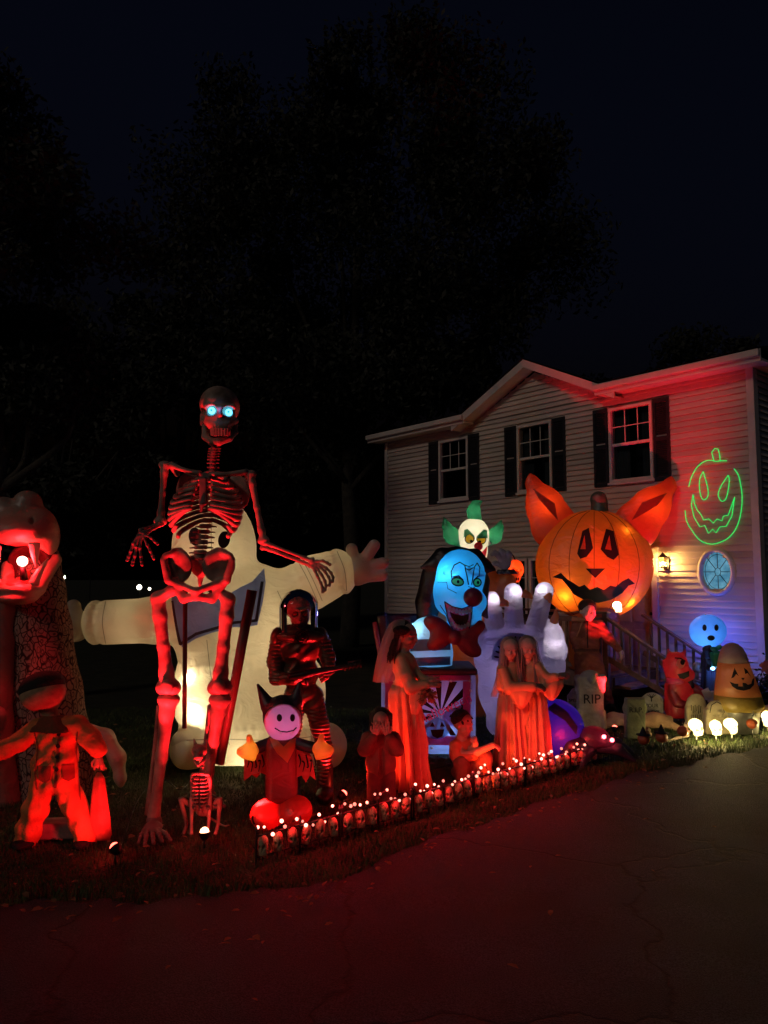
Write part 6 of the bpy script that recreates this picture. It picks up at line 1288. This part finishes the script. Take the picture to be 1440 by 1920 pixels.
# ================================================================== red devil
DV = Fig('inflatable_devil', 'red horned devil inflatable holding out playing cards', 'inflatable', 1274, 1358); M_devil = fabric('devil_red', (.62, .05, .06), .45, wrinkle=.3)
S = SDF(1.8, 6); S.ell((1268, 1252, 0), (22, 30, 22)); S.ell((1280, 1264, 8), (19, 14, 16)); S.cap((1258, 1232, -2), (1254, 1218, -4), 6, 1.5); S.cap((1280, 1230, -2), (1286, 1218, -2), 5, 1.5); S.cap((1254, 1252, -4), (1246, 1240, -6), 7, 2); face = DV.sdf('head', S, M_devil); fb = DV.bvh(face)
e = DV.print_on('eye', face, [oval(1276, 1244, 8, 9)], fabric('eye_cream', (.95, .85, .7), .85, wrinkle=0), face, .006, 3, fb); DV.print_on('pupil', face, [oval(1279, 1242, 4, 5)], M_print, e, .011, 3, fb); DV.print_on('mouth', face, [[(1270, 1264), (1280, 1262), (1292, 1258), (1292, 1268), (1282, 1273), (1274, 1271)]], M_print, face, .006, 3, fb); DV.print_on('brow', face, stroke([(1266, 1234), (1276, 1235), (1284, 1240)], 2.4), M_print, face, .007, 3, fb)
S = SDF(1.8, 6); S.box((1273, 1310, 0), (24, 36, 20), 14); bd = DV.sdf('body', S, M_devil)
S = SDF(1.8, 5); S.ell((1264, 1276, 4), (16, 9, 18)); DV.sdf('collar', S, fabric('devil_pink', (.75, .18, .4), .5)); S = SDF(1.6, 3); S.chain([(1288, 1274, 10, 7), (1290, 1284, 14, 5), (1287, 1290, 14, 2)]); DV.sdf('beard', S, MATS['black_cloth'])
S = SDF(1.8, 4); S.chain([(1288, 1284, 4, 9), (1304, 1294, 12, 8), (1312, 1302, 18, 7)]); S.chain([(1258, 1296, 10, 9), (1262, 1314, 20, 8), (1276, 1318, 26, 7)]); DV.sdf('arms', S, M_devil)
for c, r_ in (((1314, 1297, 26), -25), ((1322, 1302, 24), -8), ((1282, 1318, 34), 35)): S = SDF(1.2, .5); S.box(c, (7, 10, 1.6), 1, (0, 0, r_)); o = DV.sdf('card', S, M_white2); DV.print_on('pip', o, [oval(c[0], c[1], 2.4, 4, r_)], princ('pip_red', (.4, .02, .03), .6), o, .004, 3)
DV.lamp('inner_bulb', (1262, 1274, 10), (1, .3, .8), .9, .02); DV.lamp('inner_bulb', (1272, 1300, 0), (1, .3, .25), .6, .03); DV.lamp('inner_bulb', (1266, 1250, 0), (1, .3, .25), .5, .03)

# ================================================================== ghost with blue light
GH_ = Fig('ghost_head', 'round pale blue-lit ghost head on a slim dark robe', 'inflatable', 1332, 1344); M_ghost = fabric('ghost_cloth', (.34, .58, .85), .5, wrinkle=.1)
S = SDF(1.6, 4); S.ell((1327, 1183, 0), (33, 31, 31)); hd = GH_.sdf('head', S, M_ghost); fb = GH_.bvh(hd)
for ex in (1321, 1343): GH_.print_on('eye', hd, [oval(ex, 1177, 4, 6)], M_print, hd, .005, 3, fb)
GH_.print_on('mouth', hd, [oval(1333, 1196, 7, 5)], M_print, hd, .005, 3, fb)
GH_.loft('robe', [(1330, 1212, 0, 7, 7), (1330, 1226, 0, 15, 11, .05, 7), (1331, 1260, 0, 15, 12, .1, 7), (1333, 1300, 0, 18, 14, .12, 7), (1334, 1342, 0, 22, 17, .14, 7)], princ('robe_dark', (.03, .03, .045), .8, bump=.5))
S = SDF(1.4, 3); S.chain([(1322, 1228, 10, 7), (1318, 1216, 14, 6), (1322, 1212, 16, 5)]); S.ell((1328, 1252, 14), (7, 5, 5)); GH_.sdf('sleeve', S, MATS['robe_dark'])
v, f = ico(1, 2); GH_.add('clasp_lamp', (np.array(v) * [4, 3, 3] + [1328, 1251, 19], f), emis('clasp_blue', (.25, .6, 1), 12)); GH_.lamp('clasp_light', (1328, 1256, 30), (.1, .25, 1), 3, .02); GH_.lamp('inner_bulb', (1320, 1190, 6), (.12, .42, 1.), 4, .03); GH_.lamp('wall_wash', (1345, 1190, -48), (.06, .1, 1.), 17, .04)
GB = Fig('gift_box', 'small green tied present held against the blue ghost robe', 'gift', 1347, 1250, Y=GH_.Y - .22); S = SDF(1.4, 2); S.box((1344, 1236, 0), (9, 14, 8), 2, (0, 0, -10)); GB.sdf('box', S, princ('gift_green', (.03, .3, .16), .5)); S = SDF(1.2, 2); S.ell((1338, 1217, 0), (6, 4.5, 5), (0, 0, 25)); S.ell((1348, 1214, 0), (6, 4.5, 5), (0, 0, -25)); S.ell((1342, 1221, 0), 4); GB.sdf('bow', S, princ('gift_teal', (.03, .34, .26), .5))

# ================================================================== candy-corn figure in a tub
CC = Fig('candy_corn', 'smiling three-coloured candy corn figure standing in a metal tub', 'inflatable', 1385, 1374); M_c1 = fabric('corn_white', (.62, .46, .42), .4, wrinkle=.25); M_c2 = fabric('corn_orange', (.68, .24, .08), .4, wrinkle=.25); M_c3 = fabric('corn_yellow', (.58, .42, .06), .4, wrinkle=.35)
prof = [(1372, 1205, 2), (1372, 1207, 10), (1373, 1214, 18), (1374, 1226, 24), (1375, 1242, 28), (1377, 1260, 32), (1380, 1280, 37), (1383, 1303, 42), (1385, 1320, 45), (1386, 1328, 43), (1386, 1334, 36)]
def seg_(a, b): return [(x, y, 0, r_, r_ * .8, .006, 6) for x, y, r_ in prof if a <= y <= b]
CC.loft('tip', seg_(1200, 1242), M_c1); mid = CC.loft('middle', seg_(1242, 1303), M_c2); CC.loft('base', seg_(1303, 1340), M_c3); fb = CC.bvh(mid)
CC.print_on('eye', mid, [[(1371, 1272), (1377, 1252), (1385, 1268), (1380, 1264), (1376, 1270)], [(1394, 1252), (1400, 1256), (1408, 1270), (1401, 1262), (1397, 1264)]], M_print, mid, .006, 3, fb); CC.print_on('nose', mid, [[(1389, 1271), (1396, 1271), (1393, 1276)]], M_print, mid, .006, 3, fb)
CC.print_on('mouth', mid, [[(1368, 1278), (1378, 1282), (1384, 1282), (1384, 1287), (1392, 1287), (1392, 1280), (1398, 1281), (1402, 1284), (1408, 1282), (1410, 1274), (1414, 1270), (1413, 1284), (1406, 1292), (1394, 1295), (1382, 1293), (1373, 1287)]], M_print, mid, .006, 3, fb)
CC.loft('tub', [(1386, 1329, 0, 38, 32), (1386, 1333, 0, 37, 31), (1387, 1372, 0, 32, 27)], princ('galvanised', (.22, .22, .2), .5, .6, var=.3)); CC.lamp('inner_bulb', (1374, 1262, 4), (1, .7, .4), .5, .03)

# rib-cage prop behind
RB = Fig('skeleton_prop', 'grey half skeleton crouching between the devil and the ghost', 'skeleton', 1312, 1342); M_greyb = princ('grey_bone', (.3, .3, .3), .7, bump=.4)
S = SDF(1.4, 3); S.ell((1308, 1250, 0), (9, 10, 10)); S.ell((1312, 1256, 6), (6, 6, 6)); S.ell((1309, 1251, 9), (2, 2.4, 4), k=.6, sub=True); S.ell((1316, 1251, 9), (2, 2.4, 4), k=.6, sub=True); RB.sdf('skull', S, M_greyb)
for i in range(6):
    for sg in (-1, 1): RB.tube('rib', [(1311, 1270 + i * 6, -8), (1311 + sg * 11, 1272 + i * 6, 0), (1312 + sg * 3, 1276 + i * 6, 10)], 1.6, M_greyb, seg=5)
RB.tube('spine', [(1310, 1260, -6), (1311, 1290, -10), (1312, 1334, -4)], [3, 3.4, 4], M_greyb); RB.tube('arm', [(1322, 1268, 0), (1330, 1290, 8), (1318, 1306, 16)], [2.6, 2.2, 2], M_greyb); RB.tube('leg', [(1312, 1326, 0), (1328, 1312, 14), (1326, 1340, 14)], [3.4, 3, 2.6], M_greyb); RB.tube('leg', [(1310, 1326, 0), (1296, 1312, 14), (1296, 1340, 14)], [3.4, 3, 2.6], M_greyb)
# flower pot and shrub at the right edge
SHB = Fig('flower_shrub', 'dark shrub with a dusty pink bloom at the right edge', 'shrub', 1434, 1352)
r = np.random.default_rng(4); n = 1800; C = np.array((1440, 1308, 0)) + r.normal(size=(n, 3)) * [16, 20, 16]; a = r.normal(size=(n, 3)); a /= np.linalg.norm(a, axis=1)[:, None]; b = np.cross(a, r.normal(size=(n, 3))); b /= np.linalg.norm(b, axis=1)[:, None]
SHB.add('foliage', (np.stack([C - a * 5, C - b * 2.2, C + a * 5, C + b * 2.2], 1).reshape(-1, 3), np.arange(n * 4).reshape(-1, 4)), M_leaf, smooth=False); SHB.tube('stem', [(1440, 1350, 0), (1440, 1300, 0), (1436, 1262, 4)], [3, 2, 1.4], M_bark)
for i in range(26):
    t = i * 2.4; rr = 1.5 + i * .42; c = np.array((1436 + rr * math.cos(t), 1250 + rr * math.sin(t), 14 - i * .35)); m = MB(); m.raw([c + [-5, 0, 0], c + [0, -6, 3], c + [5, 0, 0], c + [0, 5, -2]], [(0, 1, 2, 3)]); SHB.add('petal', (np.array(m.v), m.f), princ('pink_petal', (.5, .16, .2), .8, bump=0), smooth=True)
PW = Fig('plush_bone_dog', 'pale skeleton dog partly hidden at the right edge by the skull lights', 'prop', 1440, 1368); S = SDF(1.4, 4); S.ell((1442, 1350, 0), (11, 18, 12)); S.ell((1438, 1330, 4), (10, 9, 10)); S.ell((1430, 1328, 2), (4, 7, 3)); PW.sdf('body', S, M_bone)

# ================================================================== lit skulls, stakes, fence, floodlights
def small_skull(h=.09):
    """unit skull mesh about 1 tall, facing -y"""
    S = SDF(h * .5, .12)
    S.ell((0, -.12, -.04), (.36, .36, .44)); S.ell((0, .16, .14), (.25, .3, .24)); S.cap((-.2, .36, .16), (.2, .36, .16), .12)
    for e in (-1, 1): S.ell((e * .15, .04, .36), (.12, .115, .22), k=.02, sub=True); S.cap((e * .3, .1, .1), (e * .22, .18, .24), .07)
    S.ell((0, .2, .4), (.055, .085, .16), k=.02, sub=True); S.cap((-.16, .335, .34), (.16, .335, .34), .018, k=.01, sub=True)
    v, f = S.mesh(); return np.stack([v[:, 0], -v[:, 2], -v[:, 1]], 1), f[:, ::-1]
SKV, SKF = small_skull()
M_litskull = emis('lit_skull', (1., .82, .42), 3.2)
mm, nt, out = _new('glowing_skull'); d_ = nt.nodes.new('ShaderNodeBsdfTranslucent'); d_.inputs[0].default_value = (.95, .86, .6, 1); d2 = nt.nodes.new('ShaderNodeBsdfDiffuse'); d2.inputs[0].default_value = (.8, .74, .55, 1); ms = nt.nodes.new('ShaderNodeMixShader'); ms.inputs[0].default_value = .7; nt.links.new(d2.outputs[0], ms.inputs[1]); nt.links.new(d_.outputs[0], ms.inputs[2]); nt.links.new(ms.outputs[0], out.inputs[0])
ME_glow = mesh_data('shell', SKV, SKF, mm)
for i, (px, py, sz, rz, lab) in enumerate(((1306, 1363, .22, .35, 'glowing white skull path light turned right, before the oval-panelled tombstone'), (1343, 1364, .19, 0, 'glowing white skull path light before the skull-and-bones tombstone'), (1372, 1361, .2, .6, 'glowing white skull path light before the metal tub'), (1441, 1347, .21, -.2, 'glowing white skull path light cut by the right edge'))):
    g = on_ground(px, py + 32); t = thing('skull_light', lab, 'path light', g, rz, 'skull path lights')
    hz = (at_depth(px, py, g.y).z - g.z)
    link('shell', ME_glow, t, (0, 0, hz), None, sz); MB().tube([(0, 0, -.04), (0, 0, hz - sz * .42)], .009, 6).add('stake', M_metal, t, True)
    lamp('bulb_light', 'POINT', (0, 0, hz), (1, .8, .4), 3.5, t, .03); lamp('spill', 'POINT', (0, -.02, hz - sz * .62), (1, .76, .3), 8, t, .03)
t = thing('skull_light', 'small glowing skull lamp sitting on the porch cap rail', 'path light', (0, 0, 0), 0, 'skull path lights')
x, z = fac(1158, 1158, 1.59); t.location = hw(x, -PD - .09, PZ + 1.042); t.rotation_euler = (0, 0, .3); link('shell', ME_glow, t, (0, 0, .085), None, .19); lamp('bulb_light', 'POINT', (0, 0, .085), (1, .86, .6), 3.2, t, .02); MB().lathe([(.05, -.002), (.05, .012)], (0, 0, 0), 12).add('base', M_metal, t)

M_pkst = princ('stake_pumpkin', (.5, .10, .03), .5, var=.2)
def pumpkin_stake(px, py, lab, hat):
    g = on_ground(px, py + 26); t = thing('pumpkin_stake', lab, 'stake', g, random.uniform(-.3, .3), 'little pumpkin stakes'); hz = at_depth(px, py, g.y).z - g.z; m = MB(); v = []; f = []; N, K = 20, 9
    for j in range(K):
        p = PI * j / (K - 1)
        for k in range(N): th = 2 * PI * k / N; r_ = .072 * math.sin(p) * (1 + .07 * math.cos(th * 5)); v.append((r_ * math.cos(th), r_ * math.sin(th), hz + .066 * math.cos(p)))
    f = [(j * N + k, (j + 1) * N + k, (j + 1) * N + (k + 1) % N, j * N + (k + 1) % N) for j in range(K - 1) for k in range(N)]
    m.raw(v, f).add('pumpkin', M_pkst, t, True); MB().tube([(0, 0, -.04), (0, 0, hz - .06)], .007, 6).add('stake', M_metal, t, True)
    if hat: MB().lathe([(.085, hz + .05), (.085, hz + .058), (.045, hz + .062), (.02, hz + .12), (.004, hz + .155)], (0, 0, 0), 14).add('witch_hat', M_dark, t, True)
    else: MB().tube([(0, 0, hz + .06), (.01, 0, hz + .1), (.03, 0, hz + .13), (.02, 0, hz + .16)], .006, 6).add('curled_stem', M_dark, t, True)
for a in ((1207, 1386, 'pumpkin stake in a witch hat, nearest the mossy tombstone', True), (1241, 1382, 'pumpkin stake in a tipped witch hat beside the bone arm', True), (1281, 1371, 'pumpkin stake with a tall curled stem left of the skull lights', False), (1411, 1357, 'lone pumpkin stake in front of the metal tub', False)): pumpkin_stake(*a)

# skull fence: six panels, each with rails, pickets and skulls
A, B = on_ground(478, 1622), on_ground(1143, 1424); FD = (B - A); FL = FD.length; FU = FD.normalized(); frz = math.atan2(FD.y, FD.x); NP = 6
M_iron = princ('black_plastic', (.02, .018, .018), .5); ME_fsk = mesh_data('skull', SKV, SKF, princ('fence_skull', (.5, .36, .2), .6, var=.3, scale=20, bump=.4)); FH = .2
ords = ['first skull fence panel, at the near left end', 'second skull fence panel from the near left end', 'third skull fence panel, before the hiding child', 'fourth skull fence panel, before the seated boy', 'fifth skull fence panel, before the veiled pair', 'last skull fence panel, beside the spider']
for i in range(NP):
    p = A + FD * i / NP; t = thing('skull_fence', ords[i], 'fence', (p.x, p.y, gz(p.y)), frz, 'skull fence panels'); ln = FL / NP - .02; sl_ = -SLOPE * FU.y
    for z0, r_ in ((.05, .006), (FH, .008)): MB().tube([(0, 0, z0), (ln, 0, z0 + sl_ * ln)], r_, 6).add('rail', M_iron, t, True)
    for k in range(3): x = ln * (k + .0) / 2.02 + .01; MB().tube([(x, 0, -.03), (x, 0, FH + .04 + sl_ * x)], .009, 6).lathe([(.0, FH + .03), (.014, FH + .045), (.002, FH + .075)], (x, 0, sl_ * x), 6).add('post', M_iron, t)
    for k in range(6):
        x = ln * (k + .5) / 6; MB().tube([(x, 0, -.02), (x, 0, .07 + sl_ * x)], .006, 5).add('picket', M_iron, t)
        link('skull', ME_fsk, t, (x, -.004, .125 + sl_ * x + random.uniform(-.008, .008)), (random.uniform(-.2, .2), random.uniform(-.16, .16), random.uniform(-.3, .3) - .62), (.105, .12, .15))
    w = MB()
    for k in range(7):
        x = random.uniform(0, ln); w.tube([(x, .01, .02), (x + random.uniform(-.08, .08), .012, .11), (x + random.uniform(-.12, .12), .01, .19)], .003, 4)
    tag(w.add('twig_mesh', M_iron, t), kind='stuff')
# string of red bulbs wound along the fence
LSY = [(477, 1588), (525, 1562), (600, 1545), (660, 1535), (740, 1500), (800, 1480), (850, 1466), (900, 1450), (950, 1438), (1010, 1425), (1060, 1412), (1100, 1402), (1140, 1398)]
SG = thing('light_string', 'string of small glowing red-white bulbs wound along the skull fence', 'string lights', A)
wire = []; v, f = ico(.0125, 2); MEB = [mesh_data('bulb', v, f, emis('string_bulb_' + str(k), (1., .22, .16), k)) for k in (2.2, 4.5, 8)]; NB = 88
for i in range(NB):
    u = (i + random.uniform(-.4, .4)) / NB; u = min(max(u, 0), 1) ** .92; p = A + FD * u; z = gz(p.y) + FH + random.choice((-.03, .0, .025, .05, .05, .08)) + random.uniform(-.012, .012)
    q = Vector((p.x, p.y + random.uniform(-.05, .05), z)); wire.append(q - A); link('bulb', random.choice(MEB), SG, q - A, None, random.uniform(.8, 1.25))
MB().tube(wire, .0028, 4).add('wire', M_dark, SG)
for i in range(9): p = A + FD * (i + .5) / 9; lamp('string_glow', 'POINT', Vector((p.x, p.y - .03, gz(p.y) + FH + .12)) - A, RED, 5, SG, .06)

# red ground floodlights
def flood(px, py, lab, aim, power, spot=75, col=RED, bulbcol=(1, .12, .08), spill=None, gap=None):
    g = on_ground(px, py + 20) if gap is None else gap; t = thing('floodlight', lab, 'floodlight', g, 0, 'ground floodlights'); hz = .1; d = (Vector(aim) - (g + Vector((0, 0, hz)))).normalized()
    MB().tube([(0, 0, -.05), (0, 0, hz - .03)], .01, 6).add('stake', M_metal, t, True)
    h = MB().lathe([(.022, -.05), (.036, -.03), (.05, .0), (.05, .008)], (0, 0, 0), 16).add('housing', M_metal, t, True, loc=(0, 0, hz)); h.rotation_euler = d.to_track_quat('Z', 'Y').to_euler()
    v, f = ico(.036, 2); add('lens', (v, f), emis('lens_' + str(bulbcol), bulbcol, 6), t, loc=Vector((0, 0, hz)) + d * .012)
    lamp('beam', 'SPOT', Vector((0, 0, hz)) + d * .06, col, power, t, .025, Vector((0, 0, hz)) + d, spot, .7); lamp('spill', 'POINT', Vector((0, 0, hz)) + d * .07, col, min(power * .012 + 1., 3.) if spill is None else spill, t, .02)
    return t
def tgt(F, p): return F.L(p) + F.o
flood(216, 1597, 'red floodlight on the grass right of the scarecrow', tgt(SF, (110, 1430, 0)), 45, 110)
flood(383, 1567, 'pale red floodlight at the cat skeleton feet', tgt(SK, (378, 1000, 0)), 150, 90, bulbcol=(1, .5, .25))
flood(482, 1538, 'red floodlight before the small bat inflatable left foot', tgt(AS, (560, 1200, 0)), 190, 100)
flood(642, 1491, 'red floodlight on the grass left of the hiding child', tgt(BR, (762, 1360, 0)), 75, 75, col=(1, .03, .014))
flood(893, 1472, 'added red floodlight low among the fence bulbs', at_depth(950, 1365, 8.3), 48, 60, col=(1, .06, .012))  # added lamp to redden the veiled pair's gowns, no fixture known here
flood(1115, 1430, 'added unseen red floodlight between the tall grey and mossy tombstones', hw(*([fac(1165, 750)[0], 0, fac(1165, 750)[1]])), 1100, 46, spill=.25, gap=on_ground(1153, 1380))  # added lamp for the red on the house front, its real position unseen
f6 = [o for o in bpy.data.objects if o.name.startswith('floodlight')][-1]
lamp('beam', 'SPOT', (-.02, .06, .16), RED, 3.5, f6, .025, at_depth(1112, 1210, 12.) - f6.location, 60, .8)
f1 = [o for o in bpy.data.objects if o.name == 'floodlight'][0]
lamp('beam', 'SPOT', (.02, -.04, .16), RED, 1150, f1, .025, tgt(SK, (395, 850, 0)) - f1.location, 58, .8)
f4 = [o for o in bpy.data.objects if o.name.startswith('floodlight')][3]
lamp('beam', 'SPOT', (-.04, -.03, .16), RED, 220, f4, .025, tgt(AS, (565, 1190, 0)) - f4.location, 55, .8)
